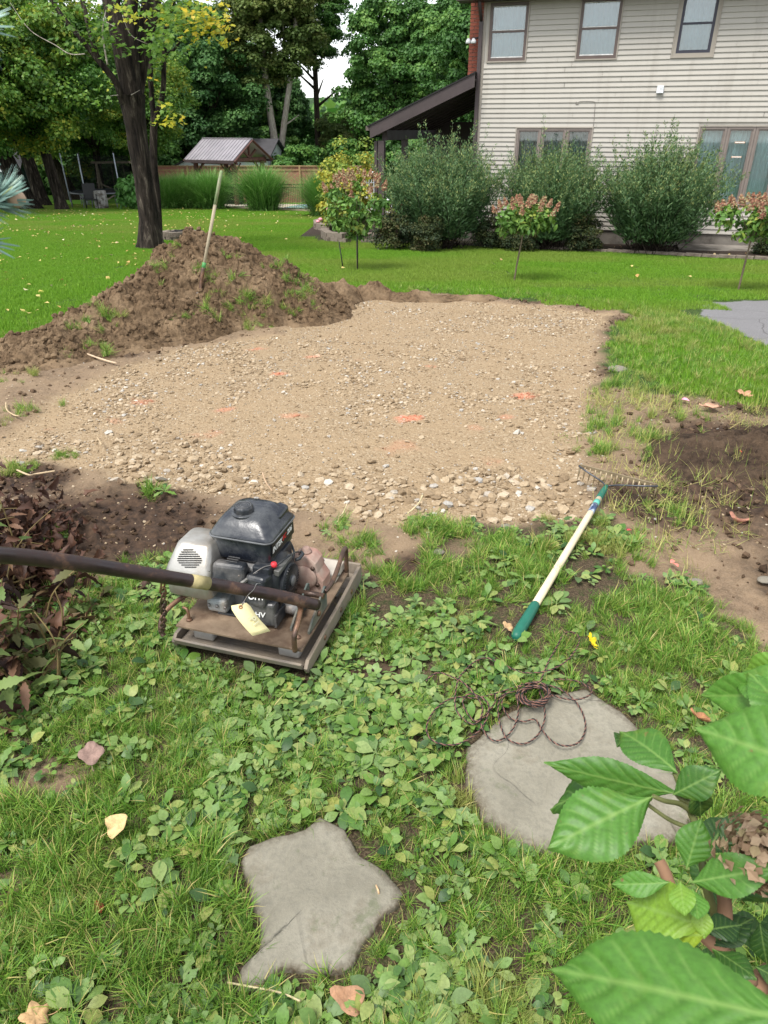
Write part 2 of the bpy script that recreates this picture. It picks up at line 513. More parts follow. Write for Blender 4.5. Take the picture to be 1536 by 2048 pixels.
def _gravel_mat():
    k = N('gravel_stones')
    t = k.attr('tint', 'INSTANCER'); pt = k.attr('paint', 'INSTANCER')
    c = k.ramp(t, [(0, (.18, .128, .075)), (.35, (.285, .21, .13)), (.65, (.35, .27, .175)), (.88, (.42, .34, .24)), (.95, (.31, .295, .27)), (1, (.54, .49, .41))])
    n = k.noise(k.pos(), 90, 4)
    c = k.mix(1.0, c, k.ramp(n, [(.3, .75), (.7, 1.2)]), 'MULTIPLY')
    c = k.mix(pt, c, (.85, .17, .09))
    return k.bsdf(c, .85, .25, 0, k.bump(n, .3, .003))
M_GRAVEL = _gravel_mat()
def _clod_mat():
    k = N('earth_clods')
    t = k.attr('tint', 'INSTANCER')
    c = k.ramp(t, [(0, (.035, .022, .014)), (.5, (.10, .065, .04)), (1, (.22, .155, .10))])
    n = k.noise(k.pos(), 60, 4)
    c = k.mix(1.0, c, k.ramp(n, [(.3, .65), (.7, 1.3)]), 'MULTIPLY')
    return k.bsdf(c, .95, .15, 0, k.bump(n, .8, .01))
M_CLOD = _clod_mat()

M_LAWN = mat_leaf('lawn_grass', [(.075, .20, .010), (.13, .31, .015), (.20, .41, .028), (.33, .47, .06)], .5, .3, .30, (.32, .30, .08), True)
M_GRASS = mat_leaf('rough_grass', [(.045, .13, .015), (.10, .25, .026), (.18, .37, .045), (.30, .43, .07), (.50, .42, .16)], .45, .35, .3, (.42, .36, .13), True)
M_WEED = mat_leaf('weed_leaves', [(.016, .055, .012), (.060, .15, .022), (.13, .24, .038), (.18, .27, .075), (.30, .30, .07)], .5, .4, .2, (.22, .31, .12), True, 160, .16)
M_DRY = mat_leaf('fallen_leaf_litter', [(.55, .45, .12), (.62, .50, .2), (.48, .35, .12), (.42, .22, .08), (.65, .58, .35)], .7, .2, .15)
M_BARK = None
def _bark(name, a, b, c, sc=1.0):
    k = N(name); p = k.obj()
    mp = k.n('Mapping', Vector=p); mp.inputs['Scale'].default_value = (14 * sc, 14 * sc, 2.2 * sc)
    n = k.noise(mp.outputs[0], 1.0, 8, .7, .4); n2 = k.noise(p, 3 * sc, 4)
    col = k.ramp(n, [(.38, a), (.55, b), (.72, c)])
    col = k.mix(k.mapr(n2, .55, .75, 0, .7), col, b)
    return k.bsdf(col, .95, .15, 0, k.bump(n, 1.0, .05 / sc))
M_BARKD = _bark('dark_bark', (.009, .007, .006), (.042, .033, .026), (.19, .16, .125), .75)
M_BARKB = _bark('brown_bark', (.02, .016, .012), (.055, .042, .032), (.12, .10, .075))
M_BARKP = _bark('pale_bark', (.22, .19, .155), (.42, .38, .32), (.60, .56, .49))
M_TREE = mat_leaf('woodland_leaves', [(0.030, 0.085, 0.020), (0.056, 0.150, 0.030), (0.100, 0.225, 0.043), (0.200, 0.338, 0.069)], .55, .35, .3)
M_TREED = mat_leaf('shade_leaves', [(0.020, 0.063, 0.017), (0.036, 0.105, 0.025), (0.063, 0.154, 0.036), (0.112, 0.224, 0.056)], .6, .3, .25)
M_TREEY = mat_leaf('olive_tree_leaves', [(.06, .11, .025), (.10, .16, .035), (.15, .20, .05), (.24, .25, .07)], .55, .35, .35)
M_MAPLE = mat_leaf('maple_leaves', [(.05, .13, .015), (.09, .20, .02), (.16, .29, .03), (.42, .42, .03), (.60, .45, .03)], .5, .35, .4)
M_MAPLEG = mat_leaf('green_maple_leaves', [(0.024, 0.074, 0.012), (0.050, 0.138, 0.019), (0.102, 0.216, 0.029), (0.204, 0.312, 0.042), (0.480, 0.432, 0.048)], .5, .35, .35)
M_WILLOW = mat_leaf('willow_leaves', [(0.035, 0.084, 0.032), (0.068, 0.142, 0.051), (0.128, 0.223, 0.088), (0.324, 0.351, 0.115)], .5, .35, .2)
M_SHRUBD = mat_leaf('dark_shrub_leaves', [(.010, .022, .010), (.025, .045, .016), (.06, .075, .02), (.10, .075, .03)], .6, .3, .15)
M_MISC = mat_leaf('silver_grass_blades', [(.060, .17, .028), (.11, .27, .045), (.17, .35, .07), (.34, .46, .18)], .5, .3, .25)
M_HYD = mat_leaf('hydrangea_tree_leaves', [(.045, .12, .02), (.085, .19, .03), (.14, .26, .045), (.30, .32, .05)], .5, .35, .25)
M_PANI = mat_leaf('faded_flower_heads', [(.26, .12, .085), (.38, .17, .11), (.46, .31, .19), (.40, .42, .22), (.24, .26, .09)], .7, .2, .25)
M_YEL = mat_leaf('yellowing_leaves', [(.08, .17, .03), (.16, .26, .04), (.38, .38, .05), (.55, .45, .06)], .5, .3, .3)
# ------------------------------------------------------------------ ground sheet
def axis(a, b, step, lo, hi, g=1.13):
    v = list(np.arange(a, b + 1e-6, step)); s = step
    x = b
    while x < hi: s *= g; x += s; v.append(x)
    s = step; x = a
    while x > lo: s *= g; x -= s; v.insert(0, x)
    return np.array(v)
gx = axis(-4.2, 4.2, .024, -420, 420); gy = axis(.25, 9.6, .024, -60, 620)
GX, GY = np.meshgrid(gx, gy)
FX, FY = GX.ravel(), GY.ravel()
FF = fields(FX, FY)
FZ = ground_z(FX, FY, FF)
gv = dict(FF); gv['far'] = sstep(40, 47, FY); gv['near'] = sstep(5, 3, FY)
q = grid_faces(len(gy), len(gx))
ground = link('ground', np_mesh('ground', np.stack([FX, FY, FZ], 1), q, np.arange(len(q)) * 4, [M_GROUND], True, vattr=gv))
tag(ground, 'sloping yard ground of lawn, bare soil and a gravel pad', kind='structure')

# ------------------------------------------------------------------ scattering (uncountable cover only)
def bank(name, meshes):
    c = bpy.data.collections.new(name)
    for i, me in enumerate(meshes):
        o = bpy.data.objects.new(name + '_' + 'abcdefghijkl'[i], me); c.objects.link(o)
    return c
def scatter(name, coll, P, rot, scl, nvar, label, tint=None, paint=None, cat=None, group=None):
    n = len(P)
    me = bpy.data.meshes.new(name); me.vertices.add(n); me.vertices.foreach_set('co', np.asarray(P, np.float32).ravel())
    def A(k, t, v, f='value'):
        at = me.attributes.new(k, t, 'POINT'); at.data.foreach_set(f, v)
    A('rot', 'FLOAT_VECTOR', np.asarray(rot, np.float32).ravel(), 'vector')
    scl = np.asarray(scl, np.float32)
    if scl.ndim == 1: scl = np.repeat(scl[:, None], 3, 1)
    A('scl', 'FLOAT_VECTOR', scl.ravel(), 'vector')
    A('idx', 'INT', RNG.integers(0, nvar, n).astype(np.int32))
    A('tint', 'FLOAT', np.asarray(RNG.random(n) if tint is None else tint, np.float32))
    A('paint', 'FLOAT', np.asarray(np.zeros(n) if paint is None else paint, np.float32))
    me.update()
    o = link(name, me)
    tag(o, label, cat, group, 'stuff')
    g = bpy.data.node_groups.new('scatter_' + name, 'GeometryNodeTree')
    g.interface.new_socket('Geometry', in_out='INPUT', socket_type='NodeSocketGeometry')
    g.interface.new_socket('Geometry', in_out='OUTPUT', socket_type='NodeSocketGeometry')
    nd = g.nodes.new; L = g.links.new
    gi = nd('NodeGroupInput'); go = nd('NodeGroupOutput')
    ip = nd('GeometryNodeInstanceOnPoints'); ci = nd('GeometryNodeCollectionInfo')
    ci.inputs['Collection'].default_value = coll; ci.inputs['Separate Children'].default_value = True; ci.inputs['Reset Children'].default_value = True
    def NA(k, t):
        a = nd('GeometryNodeInputNamedAttribute'); a.data_type = t; a.inputs['Name'].default_value = k; return a.outputs['Attribute']
    er = nd('FunctionNodeEulerToRotation'); L(NA('rot', 'FLOAT_VECTOR'), er.inputs[0])
    L(gi.outputs[0], ip.inputs['Points']); L(ci.outputs[0], ip.inputs['Instance'])
    ip.inputs['Pick Instance'].default_value = True
    L(NA('idx', 'INT'), ip.inputs['Instance Index']); L(er.outputs[0], ip.inputs['Rotation']); L(NA('scl', 'FLOAT_VECTOR'), ip.inputs['Scale'])
    L(ip.outputs[0], go.inputs[0])
    m = o.modifiers.new('scatter', 'NODES'); m.node_group = g
    return o
def sample(n, x0, x1, y0, y1, dens):
    x = RNG.uniform(x0, x1, n); y = RNG.uniform(y0, y1, n)
    # keep what the yard could show from about here: a generous wedge in front of the camera
    k = np.abs(x) < 1.3 + .72 * y
    x, y = x[k], y[k]
    F = fields(x, y)
    d = dens(x, y, F)
    k = RNG.random(len(x)) < d
    F = {a: b[k] for a, b in F.items()}
    x, y = x[k], y[k]
    return x, y, ground_z(x, y, F), F
def zrot(n, tilt=.15): return np.stack([RNG.normal(0, tilt, n), RNG.normal(0, tilt, n), RNG.uniform(0, 6.283, n)], 1)

def blade_mesh(name, n, hmin, hmax, spread, w, mat, segs=3, lean=.6, droop=.5, seed=1, dry=.0):
    r = np.random.default_rng(seed)
    h = r.uniform(hmin, hmax, n); az = r.uniform(0, 6.283, n); ln = np.abs(r.normal(0, lean, n))
    bx = r.normal(0, spread, n); by = r.normal(0, spread, n)
    w = w * r.uniform(.7, 1.3, n)
    t = np.linspace(0, 1, segs + 1)
    ang = ln[:, None] + droop * r.uniform(.3, 1.4, n)[:, None] * t[None] ** 1.3 * 1.6
    ds = (h / segs)[:, None]
    rad = np.concatenate([np.zeros((n, 1)), np.cumsum(np.sin(ang[:, :-1]) * ds, 1)], 1)
    z = np.concatenate([np.zeros((n, 1)), np.cumsum(np.cos(ang[:, :-1]) * ds, 1)], 1)
    z = np.maximum(z, .002) - .004 * (t[None] == 0)
    ca, sa = np.cos(az)[:, None], np.sin(az)[:, None]
    cx = bx[:, None] + rad * ca; cy = by[:, None] + rad * sa
    ww = w[:, None] * (1 - t[None] ** 2 * .96) * .5
    A = np.stack([cx - sa * ww, cy + ca * ww, z], 2); B = np.stack([cx + sa * ww, cy - ca * ww, z], 2)
    V = np.stack([A, B], 2).reshape(n, -1, 3)
    f = np.array([[2 * i, 2 * i + 1, 2 * i + 3, 2 * i + 2] for i in range(segs)])
    F = (f[None] + (np.arange(n) * V.shape[1])[:, None, None]).reshape(-1, 4)
    rn = r.random(n) * .8; rn = np.where(r.random(n) < dry, .8 + .2 * r.random(n), rn)
    return np_mesh(name, V.reshape(-1, 3), F, np.arange(len(F)) * 4, [mat], False, {'rnd': np.repeat(rn, segs)})

def leaf_grid(L, W, nu=5, nv=3, curve=.3, fold=.15, tipw=0.0, basew=.15, wpos=.5, serr=0, lobes=0):
    """leaf outline as a grid, base at origin, along +Y"""
    t = np.linspace(0, 1, nu); s = np.linspace(-1, 1, nv)
    prof = np.sin(np.pi * t ** (math.log(.5) / math.log(wpos))) ** .8
    prof = np.maximum(prof, basew * (1 - t)) ; prof[-1] = tipw
    if serr: prof = prof * (1 + serr * ((np.arange(nu) % 2) - .5))
    if lobes: prof = prof * (1 + lobes * np.cos(np.arange(nu) * math.pi))
    T, S = np.meshgrid(t, s, indexing='ij')
    x = S * prof[:, None] * W / 2
    y = T * L * (1 - .1 * curve) ; z = -curve * L * T ** 2 + fold * np.abs(S) * prof[:, None] * W / 2
    return np.stack([x, y, z], 2).reshape(-1, 3), grid_faces(nu, nv)[:, ::-1]

def rosette(name, n, L, W, mat, seed, petiole=.25, lobes=0, wpos=.6, up=.35, small=0):
    r = np.random.default_rng(seed)
    V, F = leaf_grid(1, W / L, 9 if lobes else 6, 3 if not lobes else 3, .35, .12, 0.03, .12, wpos, 0, lobes)
    V[:, 1] += petiole
    # petiole as a narrow strip
    pv = np.array([[-.02, 0, 0], [.02, 0, 0], [-.02, petiole + .05, 0], [.02, petiole + .05, 0]]); pf = np.array([[0, 1, 3, 2]])
    F = np.concatenate([F, pf + len(V)]); V = np.concatenate([V, pv])
    az = np.arange(n) * 2.4 + r.normal(0, .3, n); el = np.abs(r.normal(up, .2, n))
    f = np.stack([np.cos(az) * np.cos(el), np.sin(az) * np.cos(el), np.sin(el)], 1)
    u = np.stack([-np.cos(az) * np.sin(el), -np.sin(az) * np.sin(el), np.cos(el)], 1) + r.normal(0, .15, (n, 3))
    M = frame_mats(f, u)
    sz = L * r.uniform(.55, 1.15, n)
    return merge(name, V, F, np.stack([r.normal(0, .006, n), r.normal(0, .006, n), np.full(n, .004) + small], 1), M, sz, [mat], True, r.random(n))

def outside_stones(x, y, grow=0.0):
    return (poly_sd(FLAG1, x, y) < -grow) & (poly_sd(FLAG2, x, y) < -grow)
FLAG1 = Gp([(640, 1640), (690, 1665), (720, 1720), (770, 1755), (806, 1795), (800, 1818), (760, 1850), (735, 1890), (700, 1950), (660, 1958), (560, 1945),
    (520, 1985), (478, 1985), (480, 1950), (515, 1920), (520, 1860), (500, 1800), (480, 1730), (500, 1700), (560, 1680), (610, 1665)])
FLAG2 = Gp([(935, 1500), (1000, 1440), (1080, 1400), (1170, 1385), (1240, 1430), (1310, 1500), (1370, 1570), (1395, 1640), (1340, 1690), (1270, 1692), (1180, 1700),
    (1100, 1718), (1020, 1690), (960, 1640), (930, 1570)])
# the compactor's footprint
CMP_C = Vector((-.402, 2.03)); CMP_A = R(-16.5)
def under_plate(x, y, m=0.0):
    dx, dy = x - CMP_C[0], y - CMP_C[1]
    lx = dx * math.cos(-CMP_A) - dy * math.sin(-CMP_A); ly = dx * math.sin(-CMP_A) + dy * math.cos(-CMP_A)
    return (np.abs(lx) < .23 - m) & (np.abs(ly) < .27 - m)

# --- rough grass in the foreground
rough_bank = bank('grass_tuft', [
    blade_mesh('tuft_a', 42, .03, .10, .022, .0030, M_GRASS, 3, .55, .45, 1, .10),
    blade_mesh('tuft_b', 36, .04, .13, .018, .0034, M_GRASS, 3, .45, .6, 2, .06),
    blade_mesh('tuft_c', 50, .02, .07, .030, .0026, M_GRASS, 2, .8, .4, 3, .22),
    blade_mesh('tuft_d', 30, .05, .14, .015, .0038, M_GRASS, 4, .35, .8, 4, .04)])
def d_rough(x, y, F):
    bare = np.maximum(F['soil'], F['grav'])
    d = (1 - bare) * (1 - F['bare'] * .85) * (.45 + .75 * sstep(.35, .65, fbm(x * 3 + 9, y * 3, 88, 3)))
    d = np.maximum(d, .75 * F['green'] * (1 - F['grav'] * .0))
    e_ = poly_sd(SOIL_P, x, y)
    d = d * np.where(e_ < 0, sstep(-.02, .5, -e_ + (fbm(x * 6, y * 6, 207, 3) - .45) * 1.6), 1)
    d = d * (F['asph'] < .5) * outside_stones(x, y, .008) * ~under_plate(x, y, -.02)
    return np.clip(d, 0, 1)
x, y, z, F = sample(42000, -2.9, 2.9, .35, 3.6, d_rough)
tn = sstep(.62, .8, fbm(x * 4, y * 4, 201, 3)) * .6 + RNG.random(len(x)) * .18
scatter('rough_grass', rough_bank, np.stack([x, y, z], 1), zrot(len(x), .35), RNG.uniform(.26, .60, len(x)) * (1 + .35 * (fbm(x * 2, y * 2, 205, 2) > .6)), 4,
    'long uneven grass blades growing between the foreground weeds', tn)
x, y, z, F = sample(30000, -7, 7.5, 3.6, 10.2, lambda x, y, F: np.clip(np.maximum(F['rp'] * 1.2, F['green']) * (F['asph'] < .5) * (1 - F['grav'] * .6) + (poly_sd(SOIL_P, x, y) > -.45) * (1 - F['soil']) * .35, 0, 1))
scatter('torn_turf', rough_bank, np.stack([x, y, z], 1), zrot(len(x), .25), RNG.uniform(.4, .85, len(x)), 4,
    'patchy turf left along the edge of the dug ground', sstep(.5, .7, fbm(x * 3, y * 3, 202, 3)) * .6 + RNG.random(len(x)) * .2)

# --- broad leaved weeds
weed_bank = bank('weed', [
    rosette('plantain_a', 8, .060, .038, M_WEED, 1, .30, 0, .55, .30), rosette('plantain_b', 6, .048, .032, M_WEED, 2, .35, 0, .5, .45),
    rosette('plantain_c', 9, .050, .027, M_WEED, 3, .25, 0, .6, .5), rosette('dandelion', 9, .080, .026, M_WEED, 4, .05, .30, .68, .35),
    rosette('ground_ivy', 12, .026, .024, M_WEED, 5, .9, 0, .45, .3, .006), rosette('violet_leaf', 7, .036, .032, M_WEED, 6, .8, 0, .4, .6)])
def d_weed(x, y, F):
    d = (1 - np.maximum(F['soil'], F['grav'])) * (.12 + .85 * sstep(.44, .60, fbm(x * 2.6, y * 2.6, 99, 3)))
    e = np.maximum(poly_sd(FLAG1, x, y), poly_sd(FLAG2, x, y))
    d = np.where((e > -.09), np.maximum(d, .42), d)
    d = d * np.where(y < 1.7, 1.25 + .35 * sstep(-.2, .5, x), .85)
    d = np.maximum(d, .12 * F['green'])
    return np.clip(d, 0, 1) * outside_stones(x, y, .035) * ~under_plate(x, y, -.01)
x, y, z, F = sample(16500, -2.9, 2.9, .35, 3.5, d_weed)
scatter('weeds', weed_bank, np.stack([x, y, z + .004 + RNG.random(len(x)) * .015], 1), zrot(len(x), .14), .34 + .66 * RNG.random(len(x)) ** 1.9, 6,
    'plantain, dandelion and creeping weed leaves covering the foreground', RNG.random(len(x)) ** 2 * .75)

# --- mown lawn
def lawn_patch(name, seed, n, hmin, hmax, w):
    r = np.random.default_rng(seed)
    me = blade_mesh(name, n, hmin, hmax, .0001, w, M_LAWN, 1, .45, .2, seed, 0)
    co = np.empty(len(me.vertices) * 3, np.float32); me.vertices.foreach_get('co', co); co = co.reshape(n, -1, 3)
    off = r.uniform(-.3, .3, (n, 1, 2)); co[:, :, :2] += off
    me.vertices.foreach_set('co', co.ravel()); return me
lawn_bank = bank('lawn_patch', [lawn_patch('lawn_a', 11, 2600, .025, .05, .006), lawn_patch('lawn_b', 12, 2600, .02, .045, .006), lawn_patch('lawn_c', 13, 2200, .03, .06, .007)])
def d_lawn(x, y, F):
    ok = (F['soil'] < .5) & (F['grav'] < .3) & (F['asph'] < .5) & (F['bed'] < .4) & ((F['rp'] < .4) | (poly_sd(RPATCH_P, x, y) > .12))
    mound_left = x < -1.2
    return (ok & ((F['rp'] > .5) | (y > 8.6) | (poly_sd(SOIL_P, x, y) < -.12))).astype(float)
xs, ys = np.meshgrid(np.arange(-30, 24, .46), np.arange(4.6, 47, .46))
x = xs.ravel() + RNG.uniform(-.12, .12, xs.size); y = ys.ravel() + RNG.uniform(-.12, .12, xs.size)
k = (np.abs(x) < 1.0 + .72 * y); x, y = x[k], y[k]
F = fields(x, y); k = d_lawn(x, y, F) > .5; x, y = x[k], y[k]
slope = math.atan(.06)
lr = np.zeros((len(x), 3)); lr[:, 0] = -slope
tl = .04 + .42 * sstep(.42, .68, fbm(x * .30, y * .55, 300, 4)) + RNG.random(len(x)) * .08
scatter('lawn', lawn_bank, np.stack([x, y, base_z(x, y) - .004], 1), lr, np.ones(len(x)), 3, 'bright mown lawn running down to the house and the pool fence', tl)

# --- gravel and clods
def stone_mesh(name, seed, mat, flat=.55, jag=.35, sub=1):
    import bmesh
    r = np.random.default_rng(seed); bm = bmesh.new(); bmesh.ops.create_icosphere(bm, subdivisions=sub, radius=1)
    a = r.uniform(.7, 1.15); 
    for v in bm.verts:
        s = 1 + r.uniform(-jag, jag)
        v.co = Vector((v.co.x * s * a, v.co.y * s, v.co.z * s * flat))
    me = bpy.data.meshes.new(name); bm.to_mesh(me); bm.free(); me.materials.append(mat)
    return me
gravel_bank = bank('gravel_stone', [stone_mesh('stone_%s' % c, i + 50, M_GRAVEL, .38 + .05 * i, .22) for i, c in enumerate('abcdef')])
def grav_scatter(name, n, smin, smax, dens, label, x0=-4.2, x1=2.4, y0=2.5, y1=9.3, pw=2.0):
    x, y, z, F = sample(n, x0, x1, y0, y1, dens)
    s = smin + (smax - smin) * RNG.random(len(x)) ** pw
    rt = zrot(len(x), .28)
    return scatter(name, gravel_bank, np.stack([x, y, z + s * .22], 1), rt, s, 6, label, RNG.random(len(x)), F['paint'] * (RNG.random(len(x)) < .8) * .9)
grav_scatter('gravel', 64000, .005, .018, lambda x, y, F: F['grav'] * (.04 + .96 * stone_dens(x, y) * sstep(.33, .52, fbm(x * 5, y * 5, 77, 3))), 'loose tan crushed stones lying in patches on the pad', pw=1.8)
grav_scatter('fine_gravel', 70000, .003, .008, lambda x, y, F: F['grav'] * .8 + F['soil'] * .18, 'small chips pressed into the pad and soil')
grav_scatter('coarse_gravel', 5200, .018, .032, lambda x, y, F: F['grav'] * stone_dens(x, y) * sstep(4.2, 3.1, y) * .8, 'larger rounded stones gathered at the near rim of the pad', y1=5.0, pw=1.4)
clod_bank = bank('earth_clod', [stone_mesh('clod_%s' % c, i + 80, M_CLOD, .7, .4) for i, c in enumerate('abcd')])
x, y, z, F = sample(42000, -4.6, 4.2, 1.7, 9.4, lambda x, y, F: np.clip((F['soil'] * (1 - F['grav']) + F['bare'] * .4) * (.18 + .7 * F['dark']), 0, 1) * ~under_plate(x, y))
s = .004 + .018 * RNG.random(len(x)) ** 3
scatter('loose_soil', clod_bank, np.stack([x, y, z + s * .3], 1), zrot(len(x), .6), s, 4, 'crumbs and clods of brown soil around the pad', np.clip(RNG.random(len(x)) * .8 + .3 - F['dark'] * .4, 0, 1))
# straw like clippings on the dug soil at the right
straw = blade_mesh('clipping', 26, .05, .16, .05, .003, M_GRASS, 3, 1.5, .1, 33, .75)
straw2 = blade_mesh('clipping_b', 22, .04, .12, .06, .003, M_GRASS, 3, 1.45, .1, 34, .5)
cl_bank = bank('clipping', [straw, straw2])
x, y, z, F = sample(1300, .9, 3.6, 2.2, 5.6, lambda x, y, F: F['soil'] * (1 - F['grav']) * sstep(.4, .6, fbm(x * 4, y * 4, 410, 3)) * .7)
scatter('grass_clippings', cl_bank, np.stack([x, y, z + .006], 1), zrot(len(x), .1), RNG.uniform(.5, 1, len(x)), 2, 'dry grass clippings strewn over the dug soil at the right', RNG.random(len(x)) * .8)

# fallen leaves on the lawn: small, far, beyond counting
V, Fq = leaf_grid(1, .75, 3, 3, .2, .3)
def litter(name, n, x0, x1, y0, y1, s0, s1, dens, label):
    x, y, z, F = sample(n, x0, x1, y0, y1, dens)
    m = len(x); r = zrot(m, .35)
    me = merge(name, V, Fq, np.stack([x, y, base_z(x, y) + .045], 1), euler_mats(r[:, 0], r[:, 1], r[:, 2]), RNG.uniform(s0, s1, m), [M_DRY], False)
    return tag(link(name, me), label, kind='stuff')
litter('leaf_litter', 9000, -28, 12, 5.5, 45, .035, .10, lambda x, y, F: (F['soil'] < .3) * (F['bed'] < .5) * (F['asph'] < .5) * (.06 + .94 * sstep(-1.5, -5, x)) * (.15 + .85 * sstep(.42, .6, fbm(x * .6, y * .6, 420, 3))), 'small yellow leaves fallen over the lawn')
litter('bed_litter', 900, -2, 8, 13, 19, .03, .07, lambda x, y, F: F['bed'] * .8, 'dry brown leaves lying in the planting bed')
# ------------------------------------------------------------------ earth mounds
def mound_obj(name, segs, step, bbox, label, cat, mat, rough=1.0, seed=0, group=None, sharp=1.15):
    xs = np.arange(bbox[0], bbox[1], step); ys = np.arange(bbox[2], bbox[3], step)
    X, Y = np.meshgrid(xs, ys); x = X.ravel(); y = Y.ravel()
    wx = (fbm(x * 3, y * 3, 500 + seed, 3) - .5) * .28; wy = (fbm(x * 3, y * 3, 510 + seed, 3) - .5) * .28
    h = np.full(len(x), -1.0)
    for (a, b) in segs:
        ax, ay, ah, ar = a; bx, by, bh, br = b
        ex, ey = bx - ax, by - ay; L2 = ex * ex + ey * ey + 1e-9
        t = np.clip(((x + wx - ax) * ex + (y + wy - ay) * ey) / L2, 0, 1)
        d = np.hypot(x + wx - ax - ex * t, y + wy - ay - ey * t)
        r = ar + (br - ar) * t; hh = ah + (bh - ah) * t
        q = d / r
        v = hh * (1 - q ** sharp) - np.maximum(q - 1, 0) * .3
        h = np.maximum(h, v)
    env = sstep(-.02, .12, h)
    c1 = np.abs(fbm(x * 5, y * 5, 520 + seed, 4, .6) - .5) * 2
    c2 = np.abs(fbm(x * 16, y * 16, 530 + seed, 4, .6) - .5) * 2
    c3 = fbm(x * 45, y * 45, 540 + seed, 3) - .5
    g = sstep(.48, .6, fbm(x * 7 + 5, y * 7, 560 + seed, 2))
    h2 = h + env * rough * (.10 * (c1 - .3) + .06 * (c2 - .3) + .042 * c3 + .028 * g)
    z = base_z(x, y) + h2 - .01
    # sideways jitter opens small overhangs, so it is not a plain height field
    jx = (fbm(x * 18, y * 18, 570 + seed, 2) - .5) * .05 * rough * env; jy = (fbm(x * 18, y * 18, 580 + seed, 2) - .5) * .05 * rough * env
    F = grid_faces(len(ys), len(xs)); keep = (h[F] > -.10).any(1); F = F[keep]
    ids = np.unique(F); rm = np.full(len(x), -1); rm[ids] = np.arange(len(ids))
    cx, cy = x[ids].mean(), y[ids].mean(); cz = float(base_z(cx, cy))
    Vv = np.stack([x + jx - cx, y + jy - cy, z - cz], 1)[ids]
    root = empty(name, (cx, cy, cz), 0, label, cat, group)
    link('earth', np_mesh(name + '_earth', Vv, rm[F], np.arange(len(F)) * 4, [mat], False), root)
    return root, (x, y, z, h), (cx, cy, cz)
A_ = (-3.0, 5.5, .05, .45); B_ = (-2.82, 6.15, .21, .66); C_ = (-2.38, 7.0, .50, .95); D_ = (-2.00, 7.72, .88, 1.12)
E_ = (-1.62, 7.85, .80, 1.0); F_ = (-1.18, 7.95, .60, .85); G_ = (-.86, 8.2, .36, .5); H_ = (-.58, 8.65, .28, .32)
mound, MP, MC = mound_obj('earth_mound', [(A_, B_), (B_, C_), (C_, D_), (D_, E_), (E_, F_), (F_, G_)], .0145, (-4.3, -.3, 4.5, 9.1),
    'large brown heap of dug earth with a shovel stuck in it', 'earth heap', M_SOIL, 1.0, 0)
mound_obj('earth_mound', [((-.80, 8.45, .24, .28), (-.52, 8.75, .26, .26))], .016, (-1.3, 0, 7.9, 9.3),
    'low clod of earth trailing off the right end of the big heap', 'earth heap', M_SOIL, .6, 3)
mound_obj('earth_mound', [((-.28, 9.05, .12, .22), (-.06, 9.15, .20, .22)), ((-.06, 9.15, .20, .2), (.12, 9.1, .08, .2))], .016, (-.8, .6, 8.6, 9.6),
    'small dark clod at the far rim of the pad below the staked young tree', 'earth heap', M_SOIL, .6, 7)
mound_obj('earth_mound', [((.22, 9.0, .08, .2), (.5, 9.05, .10, .2)), ((.5, 9.0, .05, .15), (1.3, 8.95, .06, .18))], .018, (-.1, 1.8, 8.6, 9.4),
    'thin ridge of scraped sod along the middle of the far pad rim', 'earth heap', M_SOIL, .5, 9)
g1 = G(1500, 900)
mound_obj('topsoil_heap', [((g1[0] - .35, g1[1] - .1, .08, .35), (g1[0] + .5, g1[1] + .05, .15, .5))], .015, (g1[0] - 1.2, g1[0] + 1.6, g1[1] - .8, g1[1] + .9),
    'low heap of very dark topsoil with fallen petals at the right', 'earth heap', M_SOILD, .7, 12)
# clods and torn sod on the mound are parts of it
mx, my, mz, mh = MP
cand = np.flatnonzero(mh > .02)
pick = RNG.choice(cand, 2600, replace=False)
s = .006 + .03 * RNG.random(len(pick)) ** 3.2
ms = stone_mesh('clod_shape', 91, M_SOIL, .75, .3)
cv = np.empty(len(ms.vertices) * 3); ms.vertices.foreach_get('co', cv); cv = cv.reshape(-1, 3)
cf = np.array([list(p.vertices) for p in ms.polygons])
r = zrot(len(pick), .8)
me = merge('loose_clods', cv, cf, np.stack([mx[pick] - MC[0], my[pick] - MC[1], mz[pick] - MC[2] + s * .4], 1), euler_mats(r[:, 0], r[:, 1], r[:, 2]), s, [M_SOIL])
tag(link('loose_clods', me, mound), kind='stuff')
def nearest_mound(px, py):
    d = ray(px, py)
    for s in np.arange(5.0, 11, .01):
        p = np.array([d[0] * s, d[1] * s, CAM_H + d[2] * s])
        i = int(np.argmin((mx - p[0]) ** 2 + (my - p[1]) ** 2))
        if p[2] < mz[i]: return np.array([mx[i], my[i], mz[i]])
    return None
spots = [(490, 600, .10, 14), (500, 645, .11, 16), (440, 560, .08, 9), (205, 640, .09, 10), (195, 690, .10, 14), (415, 625, .06, 8), (312, 540, .06, 6), (560, 545, .09, 12),
         (600, 560, .12, 18), (610, 590, .08, 12), (370, 640, .06, 5), (460, 515, .06, 5), (585, 610, .08, 10), (240, 630, .06, 7), (525, 620, .06, 7), (400, 550, .05, 5), (150, 660, .06, 6), (350, 500, .05, 4)]
GP = []
for px, py, rr, n in spots:
    c = nearest_mound(px, py)
    if c is None: continue
    for _ in range(n):
        qx, qy = c[0] + random.gauss(0, rr * .7), c[1] + random.gauss(0, rr * .9)
        i = int(np.argmin((mx - qx) ** 2 + (my - qy) ** 2)); GP.append((mx[i], my[i], mz[i] + .005))
GP = np.array(GP)
rt = np.stack([RNG.normal(.5, .5, len(GP)), RNG.normal(0, .5, len(GP)), RNG.uniform(0, 6.28, len(GP))], 1)
